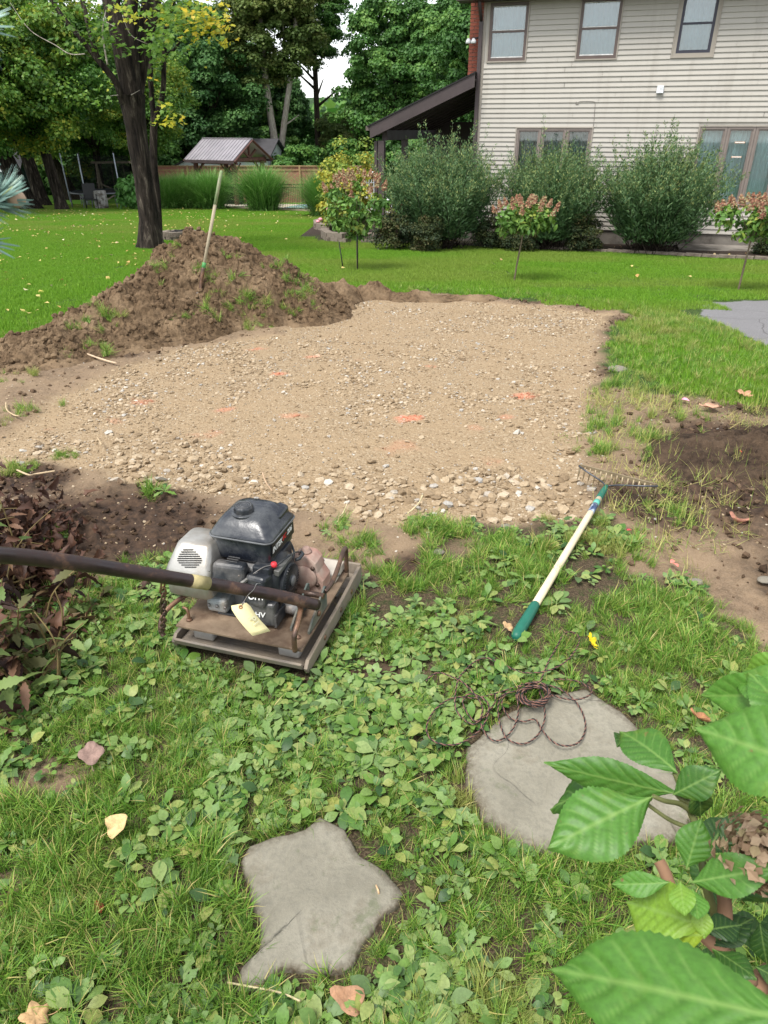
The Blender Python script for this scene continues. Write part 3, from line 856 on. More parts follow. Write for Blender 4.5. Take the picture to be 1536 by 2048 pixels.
scatter('mound_turf', rough_bank, GP, rt, RNG.uniform(.6, 1.1, len(GP)), 4, 'torn tufts of turf stuck in the earth heap', RNG.random(len(GP)) ** 2 * .6)

# ------------------------------------------------------------------ flagstones
def _stone_mat():
    k = N('flagstone'); p = k.obj()
    n = k.noise(p, 4, 7, .6); n2 = k.noise(p, 60, 5, .7); v = k.vor(p, 260)
    c = k.ramp(n, [(.3, (.165, .152, .115)), (.5, (.235, .218, .168)), (.7, (.305, .285, .227))])
    c = k.mix(k.mapr(n2, .45, .7, 0, .5), c, (.13, .125, .10))
    c = k.mix(k.mapr(v, .05, .16, .35, 0), c, (.55, .53, .47))
    h = k.math('ADD', k.math('MULTIPLY', n, .8), k.math('MULTIPLY', n2, .45))
    rl = k.noise(p, 1.6, 2, .4, 1.4)
    stp = k.math('FRACT', k.math('MULTIPLY', rl, 7))
    h2 = k.math('ADD', h, k.mapr(stp, .0, .06, 0, .35))
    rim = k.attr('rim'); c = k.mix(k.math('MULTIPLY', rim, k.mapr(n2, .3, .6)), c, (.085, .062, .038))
    st_ = k.noise(p, 7, 6, .7); c = k.mix(k.mapr(st_, .54, .68, 0, .55), c, (.15, .125, .085)); c = k.mix(k.mapr(k.noise(p, 11, 5, .7), .60, .68, 0, .5), c, (.10, .12, .06))
    return k.bsdf(c, .85, .3, 0, k.bump(h2, .75, .010))
M_FLAG = _stone_mat()
def flag(P, label, seed):
    c = P.mean(0); r = random.Random(seed)
    # finer, rougher outline
    out = []
    n = len(P)
    for i in range(n):
        a, b = P[i], P[(i + 1) % n]; m = max(2, int(np.linalg.norm(b - a) / .018))
        for k in range(m):
            t = k / m; q = a + (b - a) * t
            nrm = np.array([(b - a)[1], -(b - a)[0]]); nrm /= np.linalg.norm(nrm)
            q = q + nrm * ((float(fbm(q[0] * 22, q[1] * 22, seed, 3)) - .5) * .016)
            out.append(q - c)
    out = np.array(out); m = len(out)
    rings = [(1.0, -.03), (1.0, .006), (.985, .012), (.955, .0165)] + [(q, .018) for q in (.85, .7, .55, .4, .25, .1)]
    V = []
    for s_, z in rings:
        for q in out:
            w = q * s_
            zz = z + (0.004 * (float(fbm((w[0] + c[0]) * 9, (w[1] + c[1]) * 9, seed + 4, 2)) - .5) * 2 if z > 0 else 0)
            V.append((w[0], w[1], zz))
    V.append((0, 0, .018))
    F = [(i * m + k, i * m + (k + 1) % m, (i + 1) * m + (k + 1) % m, (i + 1) * m + k) for i in range(len(rings) - 1) for k in range(m)]
    T = [((len(rings) - 1) * m + k, (len(rings) - 1) * m + (k + 1) % m, len(V) - 1) for k in range(m)]
    o = MB().add(V, F + T, 0, True).build('stepping_stone', M_FLAG)
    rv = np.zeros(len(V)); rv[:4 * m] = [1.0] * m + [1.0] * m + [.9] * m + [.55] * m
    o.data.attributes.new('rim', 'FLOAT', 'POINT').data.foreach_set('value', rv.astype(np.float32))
    o.location = (c[0], c[1], 0.0)
    return tag(o, label, 'stepping stone', 'flat stepping stones set in the grass')
flag(FLAG1, 'smaller grey stepping stone with a notched near edge, bare on top', 5)
flag(FLAG2, 'larger grey stepping stone with a coil of wire on its far edge', 9)

# ------------------------------------------------------------------ plate compactor
M_CAST = mat_plain('cast_plate', (.19, .17, .15), .75, .4, .35, .3, 8, .5, 50, dirt=(.26, .215, .165), dirt_amt=.9)
M_DECK = mat_plain('dusty_deck', (.225, .165, .112), .75, .3, .1, .35, 7, .4, 70, dirt=(.10, .065, .042), dirt_amt=.65)
M_RUST = mat_plain('rusty_steel', (.085, .055, .042), .45, .5, .5, .45, 14, .4, 80, dirt=(.24, .13, .075), dirt_amt=.6)
M_BLK = mat_plain('dusty_black_plastic', (.015, .018, .023), .38, .5, 0, .3, 10, .25, 60, dirt=(.11, .105, .10), dirt_amt=.5)
M_TANK = mat_plain('black_tank_plastic', (.012, .015, .022), .26, .55, 0, .3, 9, .25, 50, dirt=(.085, .09, .092), dirt_amt=.5)
M_ALU = mat_plain('aluminium_shield', (.40, .39, .36), .40, .5, .75, .2, 8, .2, 60, dirt=(.30, .26, .21), dirt_amt=.55)
M_GREYM = mat_plain('grey_casting', (.22, .22, .22), .6, .4, .5, .3, 12, .3, 60, dirt=(.16, .12, .09), dirt_amt=.5)
M_PINK = mat_plain('faded_red_housing', (.36, .205, .165), .8, .25, .0, .22, 9, .3, 50, dirt=(.42, .34, .28), dirt_amt=.8)
M_GUSS = mat_plain('weathered_bracket', (.085, .105, .095), .7, .4, .3, .35, 14, .4, 70, dirt=(.22, .19, .15), dirt_amt=.6)
M_SLOT = mat_plain('slot_dark', (.008, .008, .008), .9, .1, 0, 0, 5, 0)
M_WHT = mat_plain('white_print', (.75, .75, .73), .6, .3, 0, .08, 30, 0)
M_REDP = mat_plain('red_print', (.55, .03, .03), .5, .4, 0, .1, 30, 0)
M_RUB = mat_plain('rubber_mount', (.33, .32, .29), .85, .2, 0, .2, 20, .2)
cmp_root = empty('plate_compactor', (CMP_C[0], CMP_C[1], 0.012), CMP_A, 'petrol plate compactor with black tank and rusty handle on the grass', 'plate compactor')
C2 = Vector(CMP_C)
def toL(p):
    """world point to the compactor's own frame"""
    d = Vector(p) - Vector((CMP_C[0], CMP_C[1], .012)); c, s = math.cos(-CMP_A), math.sin(-CMP_A)
    return Vector((d.x * c - d.y * s, d.x * s + d.y * c, d.z))
def text(body, size, mat, parent, loc, rot, shear=.25, ext=.0004, sx=1.0):
    cu = bpy.data.curves.new('lettering', 'FONT'); cu.body = body; cu.size = size; cu.shear = shear; cu.extrude = ext; cu.align_x = 'CENTER'; cu.align_y = 'CENTER'
    cu.materials.append(mat); cu.offset = size * .02; cu.resolution_u = 3
    o = bpy.data.objects.new('lettering', cu); COL.objects.link(o); o.parent = parent; o.location = loc
    bpy.context.view_layer.update()
    me = bpy.data.meshes.new_from_object(o.evaluated_get(bpy.context.evaluated_depsgraph_get())); bpy.data.objects.remove(o)
    o = link('lettering', me, parent, loc, rot.to_euler() if isinstance(rot, Matrix) else rot, (sx, 1, 1))
    return o
P_ = cmp_root
# base pan
m = MB()
hx, hy = .23, .30
m.box((0, 0, .010), (2 * hx, .46, .016))
m.build('base_plate', M_CAST, P_, .004)
m = MB()   # turned-up near toe
prof = [(-.23, .002), (-.27, .008), (-.300, .026), (-.312, .050), (-.302, .053), (-.290, .036), (-.262, .020), (-.23, .018)]
m.prism([(y, z) for y, z in prof], -hx + .002, hx - .002, 0, Matrix(((0, 0, 1), (1, 0, 0), (0, 1, 0))))
m.build('near_toe', M_CAST, P_, .002)
m = MB()
prof = [(.23, .002), (.28, .010), (.315, .035), (.325, .085), (.313, .085), (.303, .045), (.275, .024), (.23, .018)]
m.prism([(y, z) for y, z in prof], -hx + .002, hx + .012, 0, Matrix(((0, 0, 1), (1, 0, 0), (0, 1, 0))))
m.build('far_toe', M_CAST, P_, .002)
for sx in (-1, 1):
    m = MB()
    pr = [(-.285, .004), (.30, .006), (.325, .03), (.326, .078), (.10, .062), (-.10, .058), (-.275, .050), (-.30, .03)]
    m.prism([(y, z) for y, z in pr], sx * (hx + .001), sx * (hx + .014), 0, Matrix(((0, 0, 1), (1, 0, 0), (0, 1, 0))))
    m.build('side_rail', M_CAST, P_, .002)
for y in (-.12, .06, .19):
    MB().lathe((hx + .013, y, .036), [(.011, 0), (.011, .003), (.006, .005)], 6, 0, 'X').build('rail_bolt', M_RUST, P_)
for x, y in ((-.15, -.225), (.16, -.225), (-.15, .18), (.165, .17)):
    MB().box((x, y, .052), (.075, .045, .062)).build('rubber_mount', M_RUB, P_, .008)
# deck
m = MB()
m.prism([(-.225, -.285), (.225, -.285), (.222, .235), (-.222, .235)], .085, .093)
m.box((0, .238, .083), (.44, .006, .030))
m.build('engine_deck', M_DECK, P_, .001)
m = MB(); m.tube(spline([(-.195, -.245, .093), (-.195, -.245, .125), (-.2, -.243, .137), (-.215, -.238, .138)], 5), .0055, 8); m.lathe((-.195, -.245, .093), [(.011, 0), (.011, .007)], 6)
m.build('hook_bolt', M_RUST, P_)
for _o in list(P_.children): _o.scale = (1, .89, 1)
# raised cross plate under the exciter side and bolts
MB().box((.145, .17, .112), (.11, .10, .034)).build('clamp_block', mat_plain('pale_block', (.50, .45, .38), .8, .3, 0, .15, 15, .2), P_, .004)
for p in ((.205, .13, .125), (.12, .20, .125)): MB().lathe(p, [(.010, 0), (.010, .009), (.005, .012)], 6).build('deck_bolt', M_GREYM, P_)
# exciter housing
m = MB()
pr = [(.035, .093), (.185, .093), (.185, .150), (.165, .180), (.158, .215), (.138, .236), (.100, .240), (.072, .225), (.055, .185), (.035, .16)]
m.prism(pr, .045, .120, 0, Matrix(((1, 0, 0), (0, 0, 1), (0, 1, 0))))
hs = m.build('exciter_housing', M_PINK, P_, .007)
MB().lathe((.112, .08, .238), [(.020, 0), (.020, .006), (.014, .008), (.014, .018), (.009, .020)], 8).build('filler_plug', M_PINK, hs)
for p in ((.15, .043, .200), (.165, .043, .135), (.08, .043, .205)): MB().lathe(p, [(.008, 0), (.008, -.006)], 6, 0, 'Y').build('housing_bolt', M_RUST, hs)
MB().lathe((.118, .043, .160), [(.045, 0), (.045, -.007), (.030, -.012)], 20, 0, 'Y').build('bearing_cap', M_PINK, hs, .002)
# engine: block, sump, blower shroud
m = MB()
m.box((-.01, -.02, .145), (.17, .17, .10)); m.box((-.02, -.05, .235), (.16, .15, .09))
m.build('engine_block', M_GREYM, P_, .008)
for k in range(6): MB().box((-.055, -.132, .175 + k * .010), (.075, .020, .004)).build('cooling_fin', M_GREYM, P_)
MB().box((-.118, -.13, .130), (.075, .075, .055)).build('oil_sump', mat_plain('grey_blue_casting', (.30, .34, .36), .6, .4, .3, .2, 12, .3, dirt=(.25, .2, .15), dirt_amt=.6), P_, .014, 3)
MB().box((-.02, -.10, .098), (.20, .12, .008)).build('engine_foot', M_BLK, P_, .002)
# blower shroud and recoil starter facing right
m = MB()
m.lathe((.055, -.045, .205), [(.095, -.02), (.098, .0), (.090, .022), (.075, .034), (.055, .037)], 28, 0, 'X')
m.box((.045, -.045, .255), (.060, .185, .08))
sh = m.build('blower_shroud', M_BLK, P_, .004)
m = MB(); m.lathe((.0935, -.045, .200), [(.062, -.004), (.062, .010), (.055, .014), (.022, .016), (.018, .020), (.004, .021)], 28, 0, 'X')
rc = m.build('recoil_cover', M_BLK, P_, .001)
for k in range(36):
    an = 2 * math.pi * k / 36
    d = Vector((0, math.cos(an), math.sin(an))); t = Vector((0, math.cos(an + .28), math.sin(an + .28)))
    c = Vector((.1085, -.045, .200))
    MB().bar(c + d * .027, c + t * .058, .0035, .004, 0, (1, 0, 0)).build('starter_rib', M_BLK, rc)
MB().lathe((.113, -.045, .200), [(.018, 0), (.018, .003), (.006, .004)], 14, 0, 'X').build('starter_hub', M_GREYM, rc)
# fuel tank
def rounded(hx, hy, r, n=5, cx=0, cy=0):
    out = []
    for sx, sy, a0 in ((1, 1, 0), (-1, 1, 90), (-1, -1, 180), (1, -1, 270)):
        for k in range(n + 1):
            a = R(a0 + 90 * k / n); out.append((cx + sx * (hx - r) + r * math.cos(a), cy + sy * (hy - r) + r * math.sin(a)))
    return out
def loft(mb, rings, mi=0):
    n = len(rings[0][0]); V = []
    for poly, z in rings: V += [(x, y, z) for x, y in poly]
    F = [(i * n + k, i * n + (k + 1) % n, (i + 1) * n + (k + 1) % n, (i + 1) * n + k) for i in range(len(rings) - 1) for k in range(n)]
    F += [tuple(reversed(range(n))), tuple((len(rings) - 1) * n + k for k in range(n))]
    return mb.add(V, F, mi, True)
tx, ty = -.035, -.010
m = MB()
loft(m, [(rounded(.095, .088, .02, 5, tx, ty), .285), (rounded(.102, .096, .022, 5, tx, ty), .292), (rounded(.106, .100, .024, 5, tx, ty), .372)])
tl_ = m.build('tank_lower', M_TANK, P_, .003)
m = MB()
loft(m, [(rounded(.112, .106, .027, 5, tx, ty), .372), (rounded(.112, .106, .027, 5, tx, ty), .380), (rounded(.106, .100, .03, 5, tx, ty), .388),
         (rounded(.094, .088, .034, 5, tx, ty + .002), .408), (rounded(.078, .072, .036, 5, tx, ty + .006), .428), (rounded(.062, .056, .034, 5, tx, ty + .010), .437), (rounded(.035, .030, .022, 5, tx, ty + .012), .439)])
tk = m.build('fuel_tank', M_TANK, P_)
m = MB(); m.tube([(x, y, .3735) for x, y in rounded(.1125, .1065, .027, 6, tx, ty)], .0035, 6, closed=True)
m.build('tank_seam', mat_plain('worn_seam', (.10, .105, .11), .5, .4, 0, .3, 20, .1), tk)
m = MB(); m.box((tx + .075, ty + .045, .408), (.045, .085, .035), (R(4), R(14), 0)); m.build('tank_corner', M_TANK, tk, .014, 3)
m = MB(); m.lathe((tx - .012, ty - .028, .434), [(.041, -.004), (.041, .002), (.036, .004)], 24); m.build('filler_neck', M_TANK, tk, .001)
m = MB()
n = 40; V = []
for z, rs in ((.438, 1.0), (.452, 1.0), (.458, .93), (.460, .78)):
    for k in range(n):
        a = 2 * math.pi * k / n; rr = .031 * rs * (1 + .045 * math.cos(10 * a))
        V.append((tx - .012 + rr * math.cos(a), ty - .028 + rr * math.sin(a), z))
V.append((tx - .012, ty - .028, .461))
F = [(i * n + k, i * n + (k + 1) % n, (i + 1) * n + (k + 1) % n, (i + 1) * n + k) for i in range(3) for k in range(n)] + [(3 * n + k, 3 * n + (k + 1) % n, 4 * n) for k in range(n)]
m.add(V, F, 0, True); cap = m.build('fuel_cap', M_BLK, P_)
for rr in (.024, .017, .010): MB().tube([(tx - .012 + rr * math.cos(a * .26), ty - .028 + rr * math.sin(a * .26), .4605) for a in range(24)], .0009, 4, closed=True).build('cap_ring', mat_plain('cap_print', (.12, .12, .12), .6), cap)
# lettering on the tank's right side
side = Matrix(((0, 0, 1), (1, 0, 0), (0, 1, 0))).to_euler()        # text in the YZ plane facing +X
fx = tx + .1068
MB().box((fx + .0002, ty + .000, .338), (.0012, .175, .050)).build('side_decal', mat_plain('decal_black', (.012, .012, .013), .45, .4, 0, .2), tk)
text('INTEK', .027, M_WHT, tk, (fx + .0012, ty - .048, .338), side, .3)
text('I/C', .024, M_REDP, tk, (fx + .0012, ty + .008, .340), side, .3)
text('206', .025, M_WHT, tk, (fx + .0012, ty + .050, .342), side, .3)
m = MB(); m.add([(fx + .001, ty + .062, .368), (fx + .001, ty + .078, .358), (fx + .001, ty + .094, .368), (fx + .001, ty + .078, .379)], [(0, 1, 2, 3)], 0); m.build('emblem', M_WHT, tk)
m = MB(); m.add([(fx + .0016, ty + .067, .368), (fx + .0016, ty + .078, .361), (fx + .0016, ty + .089, .368), (fx + .0016, ty + .078, .376)], [(0, 1, 2, 3)], 0); m.build('emblem', M_REDP, tk)
# muffler shield
m = MB()
qx, qy = -.182, -.115
qx, qy = -.192, -.118
loft(m, [(rounded(.070, .074, .020, 5, qx, qy), .170), (rounded(.082, .084, .022, 5, qx, qy), .182), (rounded(.083, .085, .022, 5, qx, qy), .262), (rounded(.080, .080, .022, 5, qx + .002, qy + .004), .280), (rounded(.062, .058, .022, 5, qx + .008, qy + .022), .345), (rounded(.054, .050, .020, 5, qx + .009, qy + .024), .352), (rounded(.02, .02, .012, 5, qx + .009, qy + .024), .353)])
if 0: loft(m, [(rounded(.058, .070, .022, 5, qx, qy), .185), (rounded(.066, .078, .026, 5, qx, qy), .200), (rounded(.068, .080, .028, 5, qx, qy), .275), (rounded(.064, .074, .030, 5, qx + .002, qy + .004), .305),
         (rounded(.050, .058, .028, 5, qx + .006, qy + .014), .340), (rounded(.040, .046, .024, 5, qx + .008, qy + .018), .347), (rounded(.018, .02, .012, 5, qx + .008, qy + .018), .349)])
mu = m.build('muffler_shield', M_ALU, P_)
MB().box((-.15, -.10, .205), (.10, .10, .05)).build('muffler', M_RUST, P_, .012)
# slots in the shield's sloping face
nrm = Vector((0, -.85, .52)).normalized(); xa = Vector((1, 0, 0)); xa = (xa - nrm * xa.dot(nrm)).normalized(); ya = nrm.cross(xa)
cS = Vector((qx + .004, qy - .0568, .3135))
for k in range(9):
    w = (.040, .062, .078, .086, .084, .076, .066, .052, .036)[k]; off = ya * ((k - 4) * .0068); sl = xa * w + ya * w * .16
    c = cS + off + xa * (.010 - .0022 * k)
    MB().bar(c - sl * .5, c + sl * .5, .0030, .004, 0, nrm).build('shield_slot', M_SLOT, mu)
# air cleaner and carburettor cover facing the near side
m = MB(); m.box((-.055, -.155, .262), (.120, .060, .092), (R(-12), 0, R(4)), 0, (.92, .8)); ac = m.build('air_cleaner', M_BLK, P_, .015, 3)
m = MB(); m.box((.040, -.150, .225), (.085, .075, .105), (R(-10), 0, R(-6)), 0, (.85, .8)); a2 = m.build('control_cover', M_BLK, P_, .014, 3)
m = MB(); m.box((.045, -.165, .145), (.115, .050, .085), (R(-6), 0, R(8))); a3 = m.build('lower_shroud', M_BLK, P_, .010, 3)
for k in range(12): MB().box((.106, -.185 + k * .0065, .128), (.008, .003, .045)).build('shroud_louvre', M_BLK, a3)
MB().bar((-.003, -.205, .262), (.018, -.150, .268), .009, .007).build('cover_clip', M_ALU, a2)
for k in range(3): MB().box((-.050, -.150 + .011 * k, .3115 + k * .0012), (.040, .0018, .002)).build('cover_rib', mat_plain('worn_rib%d' % k, (.10, .10, .10), .6), ac)
frt = Matrix(((1, 0, 0), (0, 0, -1), (0, 1, 0)))
text('OHV', .030, M_WHT, a2, (.050, -.1945, .222), Euler((R(78), R(-12), R(-6))), .2)
text('OHV', .026, M_WHT, a3, (.045, -.1935, .150), Euler((R(84), 0, R(8))), .1)
MB().lathe((.078, -.105, .288), [(.010, 0), (.011, .006), (.009, .014), (.003, .016)], 12).build('choke_knob', mat_plain('red_knob', (.55, .03, .04), .4), P_)
MB().box((.088, -.06, .268), (.020, .11, .020), (0, R(10), 0)).build('control_plate', mat_plain('control_plate_grey', (.15, .15, .14), .5, .4, .3, .3, 20, .2), P_, .002)
MB().tube(spline([(.085, -.10, .29), (.105, -.06, .30), (.11, .0, .285), (.10, .05, .25), (.08, .08, .21)], 6), .003, 6).build('throttle_cable', M_BLK, P_)
# small fittings that crowd the engine
MB().tube(spline([(-.02, .07, .30), (.03, .10, .27), (.07, .07, .24), (.085, .02, .24)], 6), .0045, 7).build('fuel_line', M_BLK, P_)
MB().tube(spline([(.03, -.16, .285), (.06, -.13, .30), (.088, -.09, .285)], 6), .0018, 5).build('governor_rod', M_GREYM, P_)
MB().tube([(.03 + .004 * math.cos(k * .9), -.15 + k * .0008, .275 + .004 * math.sin(k * .9)) for k in range(60)], .0008, 4).build('governor_spring', M_GREYM, P_)
MB().lathe((.055, -.135, .245), [(.014, 0), (.016, -.014), (.013, -.03), (.004, -.032)], 12, 0, 'Y').build('carburettor_bowl', M_GREYM, P_)
MB().tube(spline([(-.09, -.13, .30), (-.075, -.165, .29), (-.05, -.18, .25), (-.03, -.17, .22)], 6), .0035, 6).build('spark_lead', M_BLK, P_)
m_ = MB(); m_.tube([(.112, -.012, .262), (.122, .0, .262), (.122, .03, .262), (.112, .04, .262)], .006, 8); m_.build('pull_grip', M_BLK, P_)
for q_ in ((-.05, -.088, .099), (.06, -.088, .099), (-.05, .06, .099), (.07, .06, .099), (-.19, .16, .093), (-.10, .2, .093), (.19, -.2, .093)):
    MB().lathe(q_, [(.009, 0), (.009, .006), (.0045, .006), (.0045, .011)], 6).build('deck_bolt', M_RUST, P_)
for kk in range(3): MB().lathe((-.142 + .03 * kk, -.169, .135), [(.006, 0), (.006, -.005)], 6, 0, 'Y').build('sump_bolt', M_GREYM, P_)
for kk in range(4):
    for xx in (-.11, -.005): MB().lathe((xx, -.187 + .0 * kk, .235 + .018 * kk), [(.0035, 0), (.0035, -.004)], 6, 0, 'Y').build('cover_screw', M_GREYM, ac) if kk in (0, 3) else None
# gusset brackets and handle pivots
M_3 = Matrix(((0, 0, 1), (1, 0, 0), (0, 1, 0)))
for x in (.150, .212):
    m = MB(); m.prism([(-.175, .093), (-.01, .093), (-.01, .175), (-.022, .182), (-.135, .130), (-.175, .105)], x, x + .007, 0, M_3); br = m.build('gusset_bracket', M_GUSS, P_, .0015)
    MB().lathe((x + .007, -.095, .122), [(.010, 0), (.010, .006), (.006, .009)], 6, 0, 'X').build('pivot_bolt', M_RUST, br)
MB().tube([(.13, -.05, .162), (.225, -.05, .162)], .010, 12).build('pivot_shaft', M_RUST, P_)
MB().tube([(.10, -.10, .125), (.150, -.10, .125)], .019, 14).build('rubber_bush', M_GREYM, P_)
# lifting loops
def rod(name, pts, r=.0085): return MB().tube(spline(pts, 7), r, 10).build(name, M_RUST, P_)
rod('lifting_loop', [(.205, -.262, .093), (.207, -.268, .135), (.209, -.262, .165), (.207, -.225, .185), (.190, -.170, .196), (.16, -.15, .198)])
rod('lifting_loop', [(.220, -.03, .165), (.228, .02, .172), (.224, .10, .190), (.218, .160, .205), (.216, .190, .205), (.214, .205, .190), (.213, .208, .14), (.213, .208, .093)])
rod('lifting_loop', [(-.150, -.06, .16), (-.19, -.10, .158), (-.235, -.17, .150), (-.262, -.235, .135), (-.268, -.268, .11), (-.262, -.285, .085), (-.25, -.29, .07)])
# handle
hp = [at_y(634, 1210, 1.84), at_y(560, 1192, 1.77), at_y(470, 1176, 1.70), at_y(390, 1163, 1.62), at_y(300, 1149, 1.535), at_y(200, 1133, 1.45), at_y(120, 1122, 1.38), at_y(50, 1114, 1.32), at_y(-30, 1108, 1.25), at_y(-120, 1100, 1.18), at_y(-260, 1085, 1.08)]
hp = [toL(p) for p in hp]
_k = N('handle_paint'); _p = _k.obj(); _n = _k.noise(_p, 9, 7, .7)
_c = _k.ramp(_n, [(.42, (.022, .013, .014)), (.56, (.040, .022, .020)), (.64, (.12, .065, .042)), (.72, (.17, .14, .11))])
M_HND = _k.bsdf(_c, _k.mapr(_n, .45, .62, .28, .75), .5, .1, _k.bump(_n, .3, .003))
hd = MB().tube(spline(hp, 6), .0188, 16).build('handle', M_HND, P_)
M_TAPE = mat_plain('ochre_paint_band', (.33, .28, .14), .7, .3, 0, .3, 30, .2)
MB().tube([hp[3] + (hp[4] - hp[3]) * f for f in (-.30, 0, .0, .05)][:1] + [hp[3] + (hp[4] - hp[3]) * .12], .0194, 16).build('paint_band', M_TAPE, hd)
# hanging chain
m0 = hp[4] + (hp[3] - hp[4]) * .25
prev = Vector(m0) + Vector((0, 0, -.018)); end = Vector((-.262, -.285, .075))
nl = 14
for k in range(nl):
    t0 = k / nl; t1 = (k + 1) / nl
    def cp(t): 
        q = prev.lerp(end, t); q.z -= .03 * math.sin(math.pi * t); return q
    a, b = cp(t0), cp(t1); c = (a + b) / 2; d = (b - a); L = d.length * .72; d.normalize()
    s_ = Vector((1, 0, 0)) if k % 2 else Vector((0, 1, 0)); s_ = (s_ - d * s_.dot(d)).normalized()
    pts = []
    for j in range(12):
        an = 2 * math.pi * j / 12
        pts.append(c + d * (math.cos(an) * L) + s_ * (math.sin(an) * .0085))
    MB().tube(pts, .0028, 6, closed=True).build('chain_link', M_RUST, P_)
# paper tag tied to the handle
M_TAG = mat_plain('manila_paper', (.74, .66, .36), .8, .2, 0, .06, 12, .1)
tagp = empty('paper_tag', at_y(508, 1186, 1.70), 0, 'pale yellow paper tag hanging from the compactor handle', 'tag')
Q = [at_y(459, 1212, 1.655), at_y(496, 1205, 1.690), at_y(541, 1262, 1.665), at_y(505, 1272, 1.625)]
Q = [p - Vector(tagp.location) for p in Q]
nu = 8; V = []; 
for i in range(nu + 1):
    t = i / nu; a = Q[0].lerp(Q[3], t); b = Q[1].lerp(Q[2], t); bend = Vector((-.2, -.8, .4)) * (.010 * math.sin(math.pi * t))
    ins = .18 if i == 0 else 0
    V += [a.lerp(b, ins * .5 + .0) + bend, a.lerp(b, .5) + bend, b.lerp(a, ins * .5) + bend]
o = MB().add(V, [(i * 3 + j, i * 3 + j + 1, i * 3 + j + 4, i * 3 + j + 3) for i in range(nu) for j in (0, 1)], 0, True).build('card', M_TAG, tagp)
sd = o.modifiers.new('thickness', 'SOLIDIFY'); sd.thickness = .0006
tn_ = (Q[1] - Q[0]).cross(Q[3] - Q[0]).normalized()
if tn_.y > 0: tn_ = -tn_
hc = Q[0].lerp(Q[1], .45).lerp(Q[3].lerp(Q[2], .5), .10) + tn_ * .0022
u_ = (Q[1] - Q[0]).normalized(); w_ = tn_.cross(u_)
MB().tube([hc + u_ * (.0048 * math.cos(a * .52)) + w_ * (.0048 * math.sin(a * .52)) for a in range(12)], .0022, 6, closed=True).build('eyelet', mat_plain('brown_eyelet', (.30, .15, .06), .7), tagp)
MB().tube(spline([hc, Vector((-.02, .0, -.01)), Vector((0, 0, .012)), Vector((.01, .004, .03)), Vector((.018, .02, .02))], 6), .0012, 6).build('tie_wire', M_GREYM, tagp)
dn = (Q[3] - Q[0]).normalized(); rm_ = Matrix((dn, tn_.cross(dn), tn_)).transposed()
ctr = (Q[0] + Q[1] + Q[2] + Q[3]) / 4
text('P1', .030, mat_plain('pencil_mark', (.52, .50, .33), .9), tagp, ctr + tn_ * .0105 + dn * .010, rm_, .1, .0001)

# ------------------------------------------------------------------ rake
M_ASHW = mat_plain('ash_handle', (.66, .56, .38), .55, .35, 0, .12, 6, .1, 40)
M_GREEN = mat_plain('green_grip', (.010, .115, .075), .45, .4, 0, .15, 15, .1)
M_TINE = mat_plain('rake_steel', (.22, .17, .105), .5, .5, .5, .4, 25, .3, 90, dirt=(.30, .24, .15), dirt_amt=.8)
M_BOW = mat_plain('rake_bow', (.07, .075, .085), .35, .5, .6, .2, 20, .1)
rk0 = G(1030, 1277, .035); rk1 = G(1213, 972, .05)
rake = empty('garden_rake', (rk0.x, rk0.y, 0), 0, 'bow rake with pale wood handle and green grip lying on the grass', 'rake')
o_ = Vector((rk0.x, rk0.y, 0)); a = rk0 - o_; b = rk1 - o_; d = (b - a).normalized(); Lh = (b - a).length
MB().tube([a + d * (Lh * t) for t in (.16, .3, .5, .7, .885)], [.0150, .0150, .0148, .0145, .0140], 16).build('handle', M_ASHW, rake)
MB().tube([a + d * t for t in (0, .004, .012, .03, .10, .19, .215, .222)], [.006, .013, .0185, .0205, .0198, .0182, .0172, .0155], 18).build('grip', M_GREEN, rake)
MB().tube([a + d * (Lh * t) for t in (.885, .89, .95, .985, 1.0)], [.0152, .0162, .0150, .0115, .009], 16).build('ferrule', M_GREEN, rake)
MB().tube([a + d * (Lh * t) for t in (.765, .83)], .0149, 16).build('label_band', mat_plain('rake_label', (.55, .62, .66), .5, .3, 0, .3, 60, 0, dirt=(.05, .08, .16), dirt_amt=1.0), rake)
MB().tube([a + d * (Lh * t) for t in (.832, .862)], .0150, 16).build('label_band', mat_plain('rake_label_green', (.10, .36, .28), .5, .3, 0, .2), rake)
side_ = Vector((d.y, -d.x, 0)).normalized(); upv = side_.cross(d)
rt_ = Matrix((d, -side_ if side_.x < 0 else side_.cross(Vector((0, 0, 0))) if False else (upv.cross(d)), upv)).transposed()
text('BOW RAKE', .012, mat_plain('label_ink', (.02, .04, .12), .6), rake, a + d * (Lh * .797) + upv * .0152, rt_, 0, .0001)
eL = at_y(1160, 934, 3.16) - o_; eR = at_y(1314, 968, 2.955) - o_
eL.z = .075; eR.z = .068
MB().bar(eL, eR, .006, .019).build('tine_bar', M_TINE, rake, .001)
dv = (eR - eL); nT = 15
for k in range(nT):
    p = eL + dv * (k / (nT - 1)); q = p + Vector((-d.x * .018, -d.y * .018, -.068))
    MB().tube([p, p.lerp(q, .5) + d * .004, q], [.0052, .0042, .0016], 6).build('tine', M_TINE, rake)
for e, sgn in ((eL, -1), (eR, 1)):
    mid = (eL + eR) / 2
    out_ = (e - mid).normalized()
    pts = [b - d * .01, b + d * .012 + out_ * .012, b.lerp(e, .30) - d * .006 + Vector((0, 0, .006)), b.lerp(e, .72) - d * .022 + Vector((0, 0, .008)), b.lerp(e, .93) - d * .016 + Vector((0, 0, .004)), e + out_ * .004 - d * .006, e + d * .002]
    MB().tube(spline(pts, 7), .0042, 8).build('bow', M_BOW, rake)

